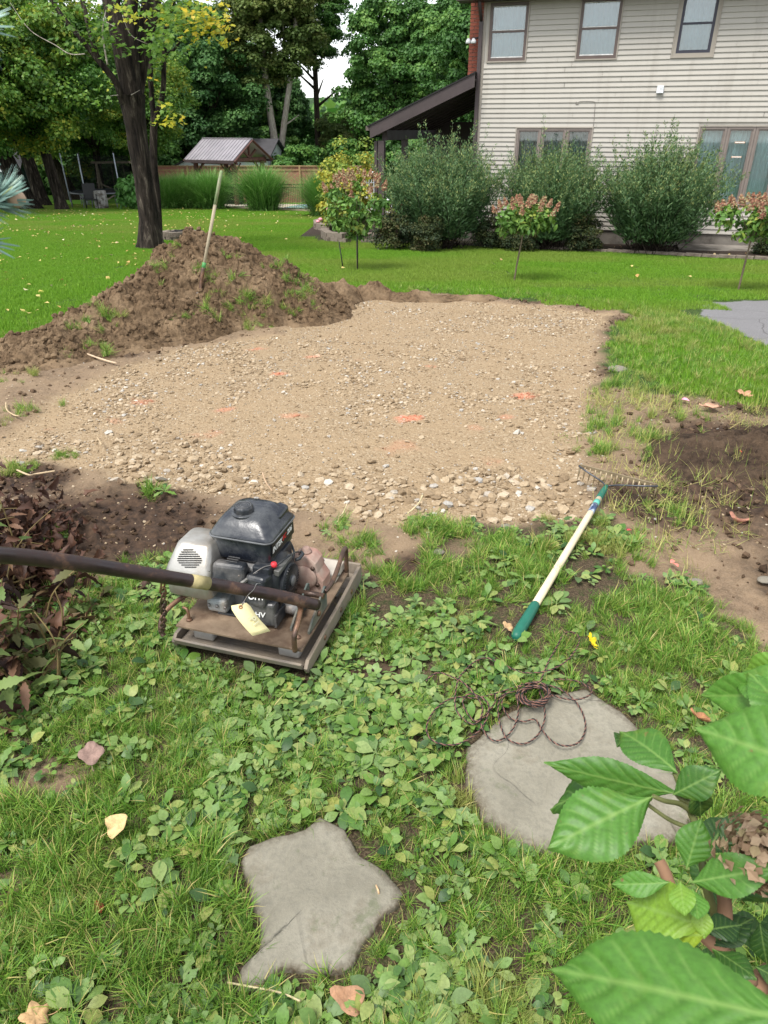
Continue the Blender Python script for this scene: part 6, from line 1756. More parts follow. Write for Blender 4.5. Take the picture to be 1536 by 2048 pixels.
m = MB(); V = [((RT - .05) * math.cos(2 * math.pi * k / 28), (RT - .05) * math.sin(2 * math.pi * k / 28), z) for z in (HT, 2.5) for k in range(28)]
m.add(V, [(k, (k + 1) % 28, 28 + (k + 1) % 28, 28 + k) for k in range(28)]); m.build('safety_net', _k.m, tr)
q = at_y(203, 409, 39.2); o = MB().lathe((0, 0, 0), [(.30, 0), (.33, .1), (.34, .45), (.31, .80), (.29, .86)], 14).build('white_barrel', mat_plain('peeling_white_barrel', (.45, .44, .41), .8, .2, 0, .2, 8, .2, dirt=(.12, .10, .08), dirt_amt=.7)); o.location = (q.x, 39.2, gz(0, 39.2)); tag(o, 'peeling white barrel in front of the trampoline', 'barrel')
def yard_chair(px, Y, rz, mt, label):
    q = at_y(px, 400, Y); c = empty('yard_chair', (q.x, Y, gz(0, Y)), rz, label, 'chair')
    MB().box((0, 0, .45), (.6, .55, .05)).build('seat', mt, c); MB().box((0, .28, .82), (.6, .05, .7), (R(-10), 0, 0)).build('backrest', mt, c)
    for x in (-.27, .27):
        MB().tube([(x, -.28, 0), (x, -.28, .68), (x, .3, .68)], .025, 6).build('armrest', mt, c)
        MB().tube([(x, .28, 0), (x, .28, .5)], .025, 6).build('leg', mt, c)
yard_chair(182, 38.8, .4, M_BPOL, 'dark lawn chair left of the white barrel')
yard_chair(176, 45, -.3, mat_plain('weathered_grey_chair', (.22, .22, .22), .7), 'grey lawn chair behind the trampoline')
# swing set
q = at_y(243, 385, 48); sw = empty('swing_set', (q.x, 48, gz(0, 48)), R(10), 'weathered wooden swing frame standing behind the trampoline', 'swing set'); M_GW = mat_plain('weathered_timber', (.24, .20, .15), .8)
for x in (-1.2, 1.2):
    for y in (-.8, .8): MB().bar((x, y, 0), (x, 0, 2.3), .1, .1, 0, (1, 0, 0)).build('leg', M_GW, sw)
    MB().bar((x, -.4, 1.1), (x, .4, 1.1), .08, .08).build('cross_brace', M_GW, sw)
MB().box((0, 0, 2.33), (3.0, .12, .12)).build('top_beam', M_GW, sw)
for x in (-.35, .35): MB().tube([(x, 0, 2.3), (x, 0, .6)], .01, 4).build('rope', M_GW, sw)
MB().box((0, 0, .6), (.75, .25, .04)).build('swing_seat', M_GW, sw)
MB().bar((-1.2, -.8, .1), (1.2, -.8, 1.3), .08, .08).build('cross_brace', M_GW, sw); MB().bar((1.2, -.8, .1), (-1.2, -.8, 1.3), .08, .08).build('cross_brace', M_GW, sw)
# parked car glimpsed far away
q = at_y(152, 352, 85); car = empty('parked_car', (q.x, 85, gz(0, 85) + 1.4), R(8), 'white car glimpsed far off between the tree trunks', 'car')
def ext(m, pr, w): m.prism([(a, b) for a, b in pr], -w / 2, w / 2, 0, Matrix(((1, 0, 0), (0, 0, 1), (0, 1, 0))))
m = MB(); ext(m, [(-2.2, .3), (2.2, .3), (2.25, .75), (1.3, .9), (.7, 1.4), (-1.2, 1.42), (-1.8, .95), (-2.25, .85)], 1.75); m.build('body', mat_plain('white_car_paint', (.7, .72, .75), .25), car, .05)
m = MB(); ext(m, [(-1.5, .95), (1.1, .93), (.65, 1.33), (-1.1, 1.35)], 1.77); m.build('side_window', mat_plain('car_glass', (.02, .025, .03), .1), car)
for x in (-1.35, 1.35):
    for y in (-.82, .82): MB().lathe((x, y, .32), [(.32, -.1), (.33, 0), (.32, .1)], 16, 0, 'Y').build('wheel', M_BPOL, car)
m = MB(); V = [(-9, -2.5, -.08), (9, -2.5, -.08), (9, 3, -.05), (-9, 3, -.05), (-14, -9, -1.7), (14, -9, -1.7)]
# the broad leaved plant by the trunk
me = crown_mesh('broad_leaf_plant', mat_leaf('fresh_leaves', [(.06, .18, .03), (.10, .26, .05), (.15, .33, .07)], .45, .4, .3), 1500, (.45, .4, .55), 30, .22, .17, 71, (leaf_grid(1, .6, 4, 3, .4, .3)), .4, .8, .6)
q = at_y(266, 409, 38); rt_ = empty('leafy_plant', (q.x, 38, gz(0, 38)), 0, 'bright green broad leaved plant left of the big trunk by the trampoline', 'plant', None, 1.35); link('foliage', me, rt_, (0, 0, .65)); link('stems', MB().tube([(0, 0, 0), (0, 0, .7)], .05, 6).mesh('stems', M_BARKB), rt_)

# ------------------------------------------------------------------ the big maple
bp = G(300, 497); mz_ = bp.z; maple = empty('maple_tree', (bp.x, bp.y, mz_), 0, 'big dark barked maple whose trunk forks behind the earth heap', 'tree')
def rel(px, py, Y, o=None): return at_y(px, py, Y) - Vector((bp.x, bp.y, mz_))
Yt = bp.y
V = []
tube_m = MB()
def ridged(pts, radii, n=26, amp=.10, seed=0):
    sp = spline(pts, 8); m_ = len(sp); rr = np.interp(np.linspace(0, 1, m_), np.linspace(0, 1, len(radii)), radii); V = []
    for i, p in enumerate(sp):
        t = (sp[min(i + 1, m_ - 1)] - sp[max(i - 1, 0)]).normalized(); u = t.cross(Vector((0, 1, 0))).normalized(); w = t.cross(u)
        for k in range(n):
            a = 2 * math.pi * k / n; nz = float(fbm(a * 4 + seed, i * .22, 700 + seed, 3)) - .5
            flare = 1 + .55 * math.exp(-i * .35) * (.5 + .5 * math.cos(a * 4 + seed)) if seed == 0 else 1
            V.append(p + (u * math.cos(a) + w * math.sin(a)) * rr[i] * (1 + amp * 2 * nz) * flare)
    F = [(i * n + k, i * n + (k + 1) % n, (i + 1) * n + (k + 1) % n, (i + 1) * n + k) for i in range(m_ - 1) for k in range(n)]
    tube_m.add(V, F, 0, True)
ridged([rel(303, 503, Yt), rel(298, 440, Yt), rel(287, 360, Yt), rel(275, 280, Yt), rel(266, 215, Yt), rel(262, 190, Yt)], [.27, .20, .188, .19, .225, .28], 30, .12, 0)
ridged([rel(268, 215, Yt), rel(252, 140, Yt), rel(236, 60, Yt), rel(222, 0, Yt), rel(205, -120, Yt), rel(180, -400, Yt - .5)], [.19, .175, .165, .16, .16, .12], 22, .12, 3)
ridged([rel(270, 215, Yt + .1), rel(264, 140, Yt + .1), rel(262, 60, Yt + .1), rel(262, 0, Yt + .1), rel(275, -150, Yt + .2), rel(300, -400, Yt + .6)], [.18, .145, .135, .135, .13, .10], 20, .12, 5)
ridged([rel(268, 235, Yt + .25), rel(285, 120, Yt + .35), rel(296, 40, Yt + .4), rel(304, 0, Yt + .5), rel(330, -200, Yt + .9)], [.10, .12, .16, .18, .14], 16, .12, 7)
ridged([rel(245, 205, Yt - .15), rel(232, 165, Yt - .3), rel(200, 125, Yt - .4), rel(160, 75, Yt - .5), rel(130, 40, Yt - .5), rel(104, 0, Yt - .5), rel(40, -120, Yt - .6)], [.075, .062, .055, .048, .042, .038, .03], 9, .06, 9)
ridged([rel(198, 122, Yt - .4), rel(184, 80, Yt - .5), rel(172, 30, Yt - .5), rel(163, -10, Yt - .5), rel(150, -120, Yt - .5)], [.05, .045, .042, .04, .03], 9, .06, 11)
tube_m.build('trunk', M_BARKD, maple)
for pts, r0 in (([(215, 130), (205, 65), (212, 20)], .02), ([(170, 108), (140, 108), (110, 90), (60, 60), (20, 5)], .012), ([(245, 30), (262, 70), (300, 90)], .01), ([(262, 190), (280, 180)], .008), ([(236, 190), (220, 192)], .008), ([(232, 55), (205, 40)], .01)):
    sp = spline([rel(x, y, Yt - .45 + .1 * i) for i, (x, y) in enumerate(pts)], 6); MB().tube(sp, list(np.linspace(r0, r0 * .4, len(sp))), 5).build('side_branch', M_BARKP, maple)
# leaf sprays
def sprays(name, spots, mat, parent, origin, leaf, seed, cap=.9):
    r = np.random.default_rng(seed); P = []; RN = []
    for px, py, rx, ry, n, tone, Y in spots:
        c = at_y(px, py, Y); s = Y / 1400 * 1.0
        x = r.normal(0, rx * s * .5, n); z = r.normal(0, ry * s * .5, n); y = r.normal(0, .35, n)
        P.append(np.stack([c.x + x, c.y + y, c.z + z - .25 * np.abs(x)], 1)); RN.append(np.clip(r.normal(tone, .13, n), 0, 1))
    P = np.concatenate(P) - np.array(origin); RN = np.concatenate(RN); n = len(P)
    up = np.array([0, -.35, 1.0]) + r.normal(0, .4, (n, 3)); f = r.normal(0, 1, (n, 3)) + [0, 0, -.5]
    return link(name, merge(name, MAP[0], MAP[1], P, frame_mats(np.cross(np.cross(up, f), up), up), leaf * r.uniform(.6, 1.15, n), [mat], False, RN), parent)
sprays('leaves', [(380, 20, 60, 35, 150, .55, 14.5), (415, 40, 45, 25, 120, .80, 14.5), (355, 50, 60, 20, 100, .40, 14.7), (430, 45, 20, 20, 40, .85, 14.5), (330, 25, 40, 25, 80, .45, 15),
    (341, 235, 16, 10, 16, .72, 14.5), (350, 245, 12, 8, 10, .78, 14.4), (328, 212, 8, 12, 8, .6, 14.6), (245, 20, 22, 15, 20, .65, 13.5), (270, 22, 14, 14, 16, .68, 13.5), (235, 8, 14, 6, 10, .5, 13.5),
    (180, 60, 60, 25, 90, .30, 15), (130, 10, 50, 18, 70, .38, 14.8), (215, 85, 22, 18, 40, .25, 15), (200, 50, 26, 26, 40, .28, 14.9), (310, 95, 26, 20, 60, .30, 15.5), (320, 75, 30, 30, 70, .3, 15.6),
    (292, 155, 8, 6, 2, .95, 15.0), (330, 195, 20, 16, 22, .35, 16.5), (215, 150, 20, 20, 20, .5, 17), (205, 195, 12, 16, 14, .3, 17), (120, -40, 90, 40, 160, .3, 14.5), (380, -50, 90, 40, 160, .5, 15), (290, -60, 70, 40, 120, .5, 14)],
    M_MAPLE, maple, (bp.x, bp.y, mz_), .102, 81)
# slender second tree just behind
b2_ = at_y(314, 486, 17.2); b2_.z = gz(b2_.x, 17.2); st = empty('young_maple', b2_, 0, 'slender grey forked tree directly right of the big maple trunk', 'tree')
def rl2(px, py, Y): return at_y(px, py, Y) - b2_
limb_tree('trunk', [Vector((0, 0, -.1)), rl2(313, 400, 17.2), rl2(307, 320, 17.2), rl2(308, 235, 17.2)], [.13, .10, .085, .075],
    [([rl2(308, 245, 17.2), rl2(302, 170, 17.2), rl2(300, 110, 17.2), rl2(296, 40, 17.2), rl2(290, -80, 17.2)], [.06, .045]), ([rl2(308, 240, 17.2), rl2(325, 190, 17.2), rl2(328, 120, 17.2), rl2(332, 60, 17.2), rl2(350, -10, 17.2), rl2(380, -100, 17)], [.06, .04]),
     ([rl2(329, 110, 17.2), rl2(352, 95, 17.1), rl2(368, 55, 17), rl2(380, 0, 16.9)], [.03, .02])], M_BARKD, st)
sprays('leaves', [(335, 40, 60, 40, 120, .35, 17), (300, 130, 22, 24, 50, .22, 17), (290, 80, 30, 30, 50, .3, 17), (350, 10, 60, 30, 100, .45, 17), (325, 240, 20, 12, 14, .6, 17)], M_MAPLE, st, b2_, .12, 82)

# ------------------------------------------------------------------ shade trees at the left, whose low foliage hangs over the lawn
lm = [crown_mesh('shade_crown', M_MAPLEG, 52000, (5.6, 4.0, 3.7), 190, .95, .145, 91, DIA, .45, .55, .6, .25), crown_mesh('shade_crown', M_MAPLEG, 44000, (4.4, 3.6, 3.4), 150, .9, .145, 92, DIA, .45, .55, .6, .25)]
def shade_tree(px, py, Y, w, lean, crown, cz, cs, label, bark=None, rz=0, dx=0):
    q = at_y(px, py, Y); q.z = gz(q.x, Y); o = empty('shade_tree', q, 0, label, 'tree', 'shade trees at the left edge of the lawn')
    limb_tree('trunk', [Vector((0, 0, -.15)), Vector((lean * .12, 0, .5)), Vector((lean * .5, 0, 2.2)), Vector((lean, 0, 4.2)), Vector((lean * 1.3, .2, 8))], [w * .85, w * .55, w * .48, w * .44, w * .3],
        [([Vector((lean * .8, 0, 3.2)), Vector((lean + 1, -.5, 4.6)), Vector((lean + 2.5, -1, 5.8))], [w * .25, w * .1]), ([Vector((lean * .8, 0, 3.0)), Vector((lean - 1, -.5, 4.5)), Vector((lean - 2.5, -.5, 6))], [w * .25, w * .1])], bark or M_BARKD, o)
    if crown is not None: link('crown', lm[crown], o, (lean + dx, -.3, cz), (0, 0, rz), cs)
    return o
shade_tree(58, 406, 38.5, .86, -1.3, 0, 6.3, 1.0, 'thickest leaning dark trunk behind the blue spruce twig', None, 0, .3)
shade_tree(83, 391, 44, .70, -.6, 1, 6.4, 1.0, 'dark trunk between the thick leaning tree and the slim one', None, 1)
shade_tree(122, 405, 38, .50, -.45, 1, 6.1, .95, 'slim dark trunk with flared root left of the trampoline', None, 2.2, 1.2)
shade_tree(143, 370, 56, .9, -1.8, 0, 6.2, .9, 'paler leaning trunk far behind the slim tree', M_BARKB, 3.1)
shade_tree(-60, 410, 33, .6, -.8, 0, 5.2, .9, 'shade tree past the left edge whose foliage hangs into view', None, 4)
shade_tree(200, 372, 52, .5, .2, 1, 5.6, 1.1, 'dark tree standing behind the trampoline net', None, .6)
shade_tree(276, 375, 50, .55, .3, 0, 6.4, .9, 'dark tree hidden mostly by the big maple trunk', None, 5)
# low foliage reaching down beside the trampoline
q = at_y(215, 320, 40); 

# ------------------------------------------------------------------ woodland behind
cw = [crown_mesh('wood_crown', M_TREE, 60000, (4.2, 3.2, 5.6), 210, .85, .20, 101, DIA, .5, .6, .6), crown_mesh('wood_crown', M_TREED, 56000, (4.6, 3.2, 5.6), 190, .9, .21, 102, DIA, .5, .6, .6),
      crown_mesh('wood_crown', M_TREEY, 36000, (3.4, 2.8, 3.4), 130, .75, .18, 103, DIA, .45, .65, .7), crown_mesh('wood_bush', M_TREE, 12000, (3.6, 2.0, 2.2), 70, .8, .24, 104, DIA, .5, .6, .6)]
def wood(px, Y, kind, cz, cs, label, tw=.35, bark=None, rz=None, lean=0):
    q = at_y(px, 380, Y); q.z = gz(q.x, Y); o = empty('woodland_tree', q, 0, label, 'tree', 'woodland trees beyond the garden')
    m = MB(); m.tube(spline([(0, 0, -.2), (lean * .3, 0, 2), (lean * .7, 0, cz * .6), (lean, 0, cz + 3)], 5), list(np.linspace(tw, tw * .4, 16)), 8)
    for k in range(5):
        a = k * 1.3; m.tube([(lean * .6, 0, cz * .5 + k * .6), (lean * .6 + math.cos(a) * 2, math.sin(a) * 1.2, cz * .5 + k * .6 + 1.4)], [tw * .35, tw * .12], 5)
    m.build('trunk', bark or M_BARKB, o)
    link('crown', cw[kind], o, (lean, 0, cz), (0, 0, rz if rz is not None else px * .37), cs)
    return o
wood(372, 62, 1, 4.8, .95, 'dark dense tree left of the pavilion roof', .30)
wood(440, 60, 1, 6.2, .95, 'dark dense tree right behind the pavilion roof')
wood(430, 72, 0, 8.5, 1.1, 'tall green tree above the pavilion roof')
wood(330, 66, 0, 8.0, 1.05, 'tall mid green tree behind the slender forked tree')
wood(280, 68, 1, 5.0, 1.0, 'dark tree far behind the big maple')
wood(500, 70, 0, 6.0, 1.0, 'mid green tree left of the twin pale trunks')
wood(574, 72, 1, 4.0, (.68, .8, .95), 'dark tree right of the twin pale trunks', rz=0)
wood(545, 74, 1, 5.2, .9, 'dark tree behind the twin pale trunks')
wood(790, 60, 0, 7.6, (1.0, .9, 1.05), 'bright green tree above the low end of the porch roof', rz=0)
wood(772, 70, 0, 3.6, .8, 'light green tree right of the sky gap')
wood(800, 78, 0, 9.4, (.8, .8, .8), 'high green crown at the right of the sky gap', rz=1)
wood(880, 58, 0, 7.4, 1.0, 'green tree behind the middle of the porch roof')
wood(930, 48, 0, 6.4, (.8, .8, .9), 'nearest green tree beside the brick chimney')
wood(850, 75, 1, 6, 1.1, 'dark tree behind the porch roof')
wood(640, 66, 0, 12.4, (.75, .7, .62), 'green crown closing the sky gap at the top', rz=2)
wood(690, 84, 1, 1.6, .8, 'dark tree low in the sky gap')
wood(640, 92, 0, 1.6, .75, 'distant tree filling the foot of the sky gap')
wood(100, 74, 1, 5.5, 1.1, 'dark tree deep in the wood at the left')
wood(10, 70, 1, 6.0, 1.1, 'dark tree behind the blue shed')
wood(190, 80, 1, 6.5, 1.2, 'dark tree deep in the wood behind the trampoline')
wood(-60, 66, 0, 6.5, 1.1, 'woodland tree past the left edge')
wood(1010, 70, 0, 7, 1.1, 'woodland tree hidden mostly behind the house')
# undergrowth along the wood edge
for i, (px, Y, s, cz, lb) in enumerate([(60, 62, 1.0, 1.2, 'dark bush at the wood edge behind the thick leaning tree'), (165, 64, 1.0, 1.4, 'dark bush at the wood edge left of the swing set'), (250, 60, 1.0, 1.5, 'dark bush behind the swing set'), (330, 58, 1.0, 1.6, 'dark bush left of the pavilion'),
      (600, 58, .9, 1.8, 'dark bush behind the wooden fence right of the outbuilding'), (680, 60, 1.0, 1.8, 'dark bush behind the wooden fence near the yellow leaved shrub'), (770, 46, .8, 1.5, 'bush seen through the porch'), (850, 50, 1.0, 1.7, 'second bush seen through the porch'), (460, 64, 1.0, 2.2, 'dark bush behind the pale outbuilding'), (920, 48, 1.0, 1.7, 'third bush seen through the porch'), (0, 58, 1, 1.3, 'dark bush behind the blue shed'), (540, 66, 1, 2, 'dark bush under the twin pale trunks')]):
    q = at_y(px, 380, Y); q.z = gz(q.x, Y); o = empty('woodland_bush', q, 0, lb, 'bush', 'bushes at the wood edge'); o.scale = (s,) * 3
    link('foliage', cw[3], o, (0, 0, cz), (0, 0, i * 1.1)); link('stems', MB().tube([(0, 0, 0), (.2, 0, cz)], .1, 5).mesh('stems', M_BARKB), o)
# light green far glade trees in the middle
q = at_y(690, 330, 66); q.z = gz(0, 66); o = empty('woodland_tree', q, 0, 'yellow green young tree in the glade left of the porch', 'tree', 'woodland trees beyond the garden'); link('crown', cw[2], o, (0, 0, 2.6), (0, 0, 0), (.8, .8, 1)); link('trunk', MB().tube([(0, 0, -.1), (0, 0, 4)], .12, 6).mesh('trunk', M_BARKB), o)
# twin pale trunks with olive crown
q = at_y(556, 335, 60); q.z = gz(q.x, 60); tw = empty('pale_trunked_tree', q, 0, 'tree with two pale trunks in a V above the outbuilding roof', 'tree')
def r3(px, py, Y=60): return at_y(px, py, Y) - q
limb_tree('trunk', [Vector((-.1, 0, -.1)), r3(553, 310), r3(541, 230), r3(530, 150), r3(522, 60), r3(515, -60)], [.36, .30, .26, .23, .18, .12],
    [([r3(558, 325), r3(563, 290), r3(572, 220), r3(583, 140), r3(590, 60), r3(596, -40)], [.27, .13]), ([r3(571, 250), r3(585, 240), r3(598, 230)], [.06, .03]), ([r3(530, 150), r3(545, 110), r3(550, 60)], [.08, .04]), ([r3(583, 140), r3(570, 100), r3(566, 40)], [.07, .04])], M_BARKP, tw)
link('crown', cw[2], tw, tuple(r3(545, 60)), (0, 0, .3), (1.1, 1, .95)); link('crown', cw[2], tw, tuple(r3(500, -40)), (0, 0, 2), (1.1, 1, .9)); link('crown', cw[2], tw, tuple(r3(590, -60)), (0, 0, 4), (.7, .8, .7))
# far wooded hillside so that no bare horizon shows
r = np.random.default_rng(5); n = 30000
x = r.uniform(-170, 190, n); y = 125 + r.uniform(0, 50, n); hgt = r.random(n) ** .7
top = 9 + 5 * fbm(x * .05, y * 0, 900, 3) + 6 * sstep(-20, -60, x)
gap = sstep(8, 2, np.abs(x + 14)) 
z = base_z(x, y) + hgt * (top - gap * 3.0)
me = merge('far_wood', DIA[0] * np.array([1, 1, 1]), DIA[1], np.stack([x, y, z], 1), frame_mats(r.normal(0, 1, (n, 3)) + [0, 0, -.4], r.normal(0, .6, (n, 3)) + [0, -.8, .8]), r.uniform(.8, 2.2, n), [M_TREE], False, r.random(n))
tag(link('far_wood', me), 'wood closing off the horizon far behind the garden', kind='stuff')
hx_ = np.linspace(-400, 400, 81); hy_ = np.linspace(150, 420, 28); HX, HY = np.meshgrid(hx_, hy_)
HZ_ = base_z(HX.ravel(), HY.ravel()) - 1 + 16 * sstep(150, 300, HY.ravel()) + 3 * (fbm(HX.ravel() * .02, HY.ravel() * .02, 910, 3) - .5)
qd = grid_faces(28, 81); o = link('hills', np_mesh('hills', np.stack([HX.ravel(), HY.ravel(), HZ_], 1), qd, np.arange(len(qd)) * 4, [mat_plain('hill_green', (.030, .06, .022), .9, .1, 0, .4, .08, 0, coord='pos')], True)); tag(o, kind='structure')
# ------------------------------------------------------------------ hydrangea in the near right corner
def _hleaf():
    k = N('hydrangea_leaf'); v = k.attr('vein'); o = k.attr('tone', 'OBJECT')
    n = k.noise(k.obj(), 26, 4)
    a = k.ramp(o, [(0, (.016, .050, .010)), (.35, (.048, .14, .018)), (.7, (.10, .25, .035)), (.9, (.22, .34, .028)), (1, (.30, .35, .03))])
    a = k.mix(1.0, a, k.ramp(n, [(.3, .82), (.7, 1.15)]), 'MULTIPLY')
    c = k.mix(k.math('MULTIPLY', v, .6), a, (.24, .38, .10))
    sp_ = k.noise(k.pos(), 55, 3, .6); c = k.mix(k.mapr(sp_, .70, .75, 0, .8), c, (.16, .09, .035)); c = k.mix(k.mapr(k.noise(k.pos(), 22, 4, .6), .58, .75, 0, .4), c, (.20, .27, .03))
    f = k.noise(k.obj(), 400, 2)
    return k.bsdf(c, .45, .38, 0, k.bump(f, .12, .001), .22)
M_HL = _hleaf()
NU, NV = 56, 21
def hleaf_mesh(wr, droop, fold, seed, wpos=.55, serr=.03, ripple=.035):
    r = np.random.default_rng(seed)
    t = np.linspace(0, 1, NU); s = np.linspace(-1, 1, NV); T, S = np.meshgrid(t, s, indexing='ij')
    prof = np.sin(np.pi * t ** (math.log(.5) / math.log(wpos))) ** .95 * (1 - .42 * t ** 4); prof[0] = .03; prof[-1] = .004
    edge = 1 + serr * np.where(np.arange(NU) % 2 == 0, 1, -.6) * np.sin(np.pi * t) ** .3
    e = np.abs(S) ** 1; W_ = prof[:, None] * (1 + (edge[:, None] - 1) * e ** 4) * wr / 2
    x = S * W_; y = T - .10 * droop * T ** 2
    ph = (T * 7.5 - np.abs(S) * 1.9 * (1 - .3 * T)); fr = np.abs(ph - np.round(ph))
    vein = np.clip(1 - fr / .11, 0, 1) * (np.abs(S) < .9) * .42; mid = np.clip(1.25 - np.abs(S * prof[:, None]) / .055, 0, 1) * (1 - .4 * T); vein = np.maximum(vein, mid)
    z = -droop * T ** 2 * .5 + fold * np.abs(x) - .055 * (np.cos(ph * 2 * math.pi) * .5 + .5) * wr * .35 * (1 - mid) + ripple * np.sin(T * 9 + seed) * S ** 2 * wr - .25 * wr * np.abs(S) ** 3 * .3
    V = np.stack([x, y, z], 2).reshape(-1, 3); F = grid_faces(NU, NV)
    return np_mesh('leaf', V, F, np.arange(len(F)) * 4, [M_HL], True, vattr={'vein': vein.ravel()})
HL = [hleaf_mesh(.62, .25, .15, 1), hleaf_mesh(.55, .5, .25, 2), hleaf_mesh(.42, .35, .35, 3), hleaf_mesh(.70, .15, .10, 4), hleaf_mesh(.50, -.1, .3, 5), hleaf_mesh(.40, .1, .05, 6, .5)]
hb = G(1640, 1900); hyd = empty('hydrangea_bush', (hb.x, hb.y, 0), 0, 'hydrangea bush with large veined green leaves in the near right corner', 'shrub'); HB = Vector((hb.x, hb.y, 0))
def hl(b, tip, k, tone, tilt=0.0, wid=1.0, toward=.8, sd=1):
    """leaf from stalk end b to tip (px, py, distance); tilt turns the blade about its midrib"""
    a = at_d(*b); c = at_d(*tip); d = c - a; L = d.length; y = d.normalized()
    cam_dir = (Vector((0, 0, CAM_H)) - (a + c) / 2).normalized()
    up = (cam_dir * toward + Vector((0, 0, 1 - toward)))
    x = y.cross(up).normalized(); z = x.cross(y); M = Matrix((x, y, z)).transposed() @ Matrix.Rotation(R(tilt), 3, 'Y')
    o = link('leaf', HL[k], hyd, a - HB, M.to_euler(), (L * wid, L, L)); o['tone'] = tone
    return o
hl((1306, 1592, .80), (1094, 1690, .76), 3, .50, 8, .86, .75)
hl((1352, 1588, .84), (1083, 1532, .84), 5, .42, -48, .8, .55)
hl((1290, 1560, .86), (1068, 1582, .90), 1, .22, 25, .9, .6)
hl((1355, 1545, .82), (1229, 1432, .86), 1, .40, 15, 1.0, .8)
hl((1250, 1470, .9), (1244, 1475, .86), 1, .15, 0, 1)
hl((1700, 1560, .56), (1372, 1448, .60), 3, .55, -6, .84, .8)
hl((1345, 1590, .83), (1432, 1545, .80), 1, .30, 15, 1.15, .6)
hl((1395, 1575, .82), (1412, 1648, .84), 1, .06, -20, 1.3, .8)
hl((1372, 1740, .80), (1402, 1640, .78), 3, .48, 0, .95, .8)
hl((1380, 1765, .78), (1545, 1735, .74), 2, .50, 8, 1.1, .7)
hl((1340, 1765, .80), (1218, 1772, .80), 2, .58, -20, 1.0, .6)
hl((1400, 1850, .80), (1243, 1795, .84), 3, .82, 10, 1.15, .7)
hl((1410, 1870, .80), (1250, 1870, .86), 1, .92, -10, .9, .7)
hl((1360, 1760, .76), (1368, 1828, .74), 3, .78, 10, 1.0, .8)
hl((1385, 1775, .78), (1398, 1835, .76), 3, .62, -10, 1.1, .8)
hl((1400, 1810, .80), (1408, 1880, .80), 3, .80, 10, 1.0, .8)
hl((1620, 2050, .44), (1052, 1912, .50), 0, .50, 4, .62, .78)
hl((1560, 2080, .56), (1118, 2046, .60), 1, .12, -18, .9, .8)
hl((1640, 1420, .80), (1450, 1312, .84), 1, .60, 10, 1.0, .7)
hl((1620, 1385, .82), (1378, 1400, .86), 2, .62, -38, 1.0, .5)
hl((1600, 1330, .84), (1470, 1345, .86), 1, .75, -30, 1.0, .5)
hl((1620, 1480, .80), (1500, 1330, .82), 0, .50, 20, 1.0, .7)
hl((1440, 1700, .9), (1490, 1620, .9), 1, .1, 0, 1); hl((1480, 1800, .86), (1560, 1700, .9), 3, .15, 20, 1)
rr = random.Random(4)
for i in range(85):
    px, py = rr.uniform(1400, 1780), rr.uniform(1700, 2150); dd = rr.uniform(.80, 1.15); a = rr.uniform(0, 6.28); L = rr.uniform(60, 130)
    hl((px, py, dd), (px + math.cos(a) * L, py + math.sin(a) * L * .8, dd + rr.uniform(-.05, .05)), rr.choice((0, 1, 3, 4)), rr.uniform(0, .3), rr.uniform(-40, 40), 1.0, rr.uniform(.4, .8))
for i in range(26):
    px, py = rr.uniform(1560, 1800), rr.uniform(1280, 1750); dd = rr.uniform(.6, 1.0); a = rr.uniform(2.2, 4.6); L = rr.uniform(60, 130)
    hl((px + 60, py, dd), (px + 60 + math.cos(a) * L, py + math.sin(a) * L * .8, dd), rr.choice((0, 1, 3)), rr.uniform(.2, .6), rr.uniform(-30, 30), 1.0, rr.uniform(.4, .8))
M_STEM = mat_plain('green_brown_stem', (.12, .13, .045), .6, .3, 0, .25, 20, .1); M_CANE = mat_plain('woody_cane', (.20, .115, .07), .8, .2, 0, .3, 20, .3)
def hs(pts, r0, r1, mt=M_STEM, nm='stem'):
    sp = spline([at_d(*p) - HB for p in pts], 6); MB().tube(sp, list(np.linspace(r0, r1, len(sp))), 8).build(nm, mt, hyd)
hs([(1385, 1625, .84), (1360, 1608, .83), (1330, 1602, .81), (1306, 1592, .80)], .003, .0022)
hs([(1380, 1605, .84), (1365, 1600, .84), (1352, 1588, .84)], .003, .0022)
hs([(1420, 1720, .86), (1395, 1660, .85), (1372, 1600, .84), (1350, 1545, .83)], .004, .003)
hs([(1390, 1660, .86), (1340, 1640, .87), (1290, 1605, .88)], .0025, .002)
hs([(1460, 1900, .95), (1420, 1800, .90), (1400, 1700, .88)], .006, .004)
hs([(1345, 1790, .84), (1332, 1750, .84), (1318, 1722, .84)], .0065, .006, M_CANE, 'cut_cane')
hs([(1440, 1900, .9), (1450, 1830, .88), (1446, 1782, .87)], .008, .007, M_CANE, 'cut_cane')
hs([(1500, 1960, .95), (1440, 1900, .9), (1390, 1850, .88), (1370, 1790, .86)], .009, .005, M_CANE, 'cane')
sp = [at_d(1500, 1980, .95) - HB, (at_d(1500, 1980, .95) - HB) * .5 + Vector((0, 0, .04)), Vector((0, 0, 0))]
MB().tube(spline(sp, 6), .012, 8).build('cane', M_CANE, hyd); MB().tube(spline([at_d(1620, 1500, .9) - HB, (at_d(1620, 1500, .9) - HB) * .5 + Vector((.02, 0, .03)), Vector((.05, .02, 0))], 6), .009, 8).build('cane', M_CANE, hyd)
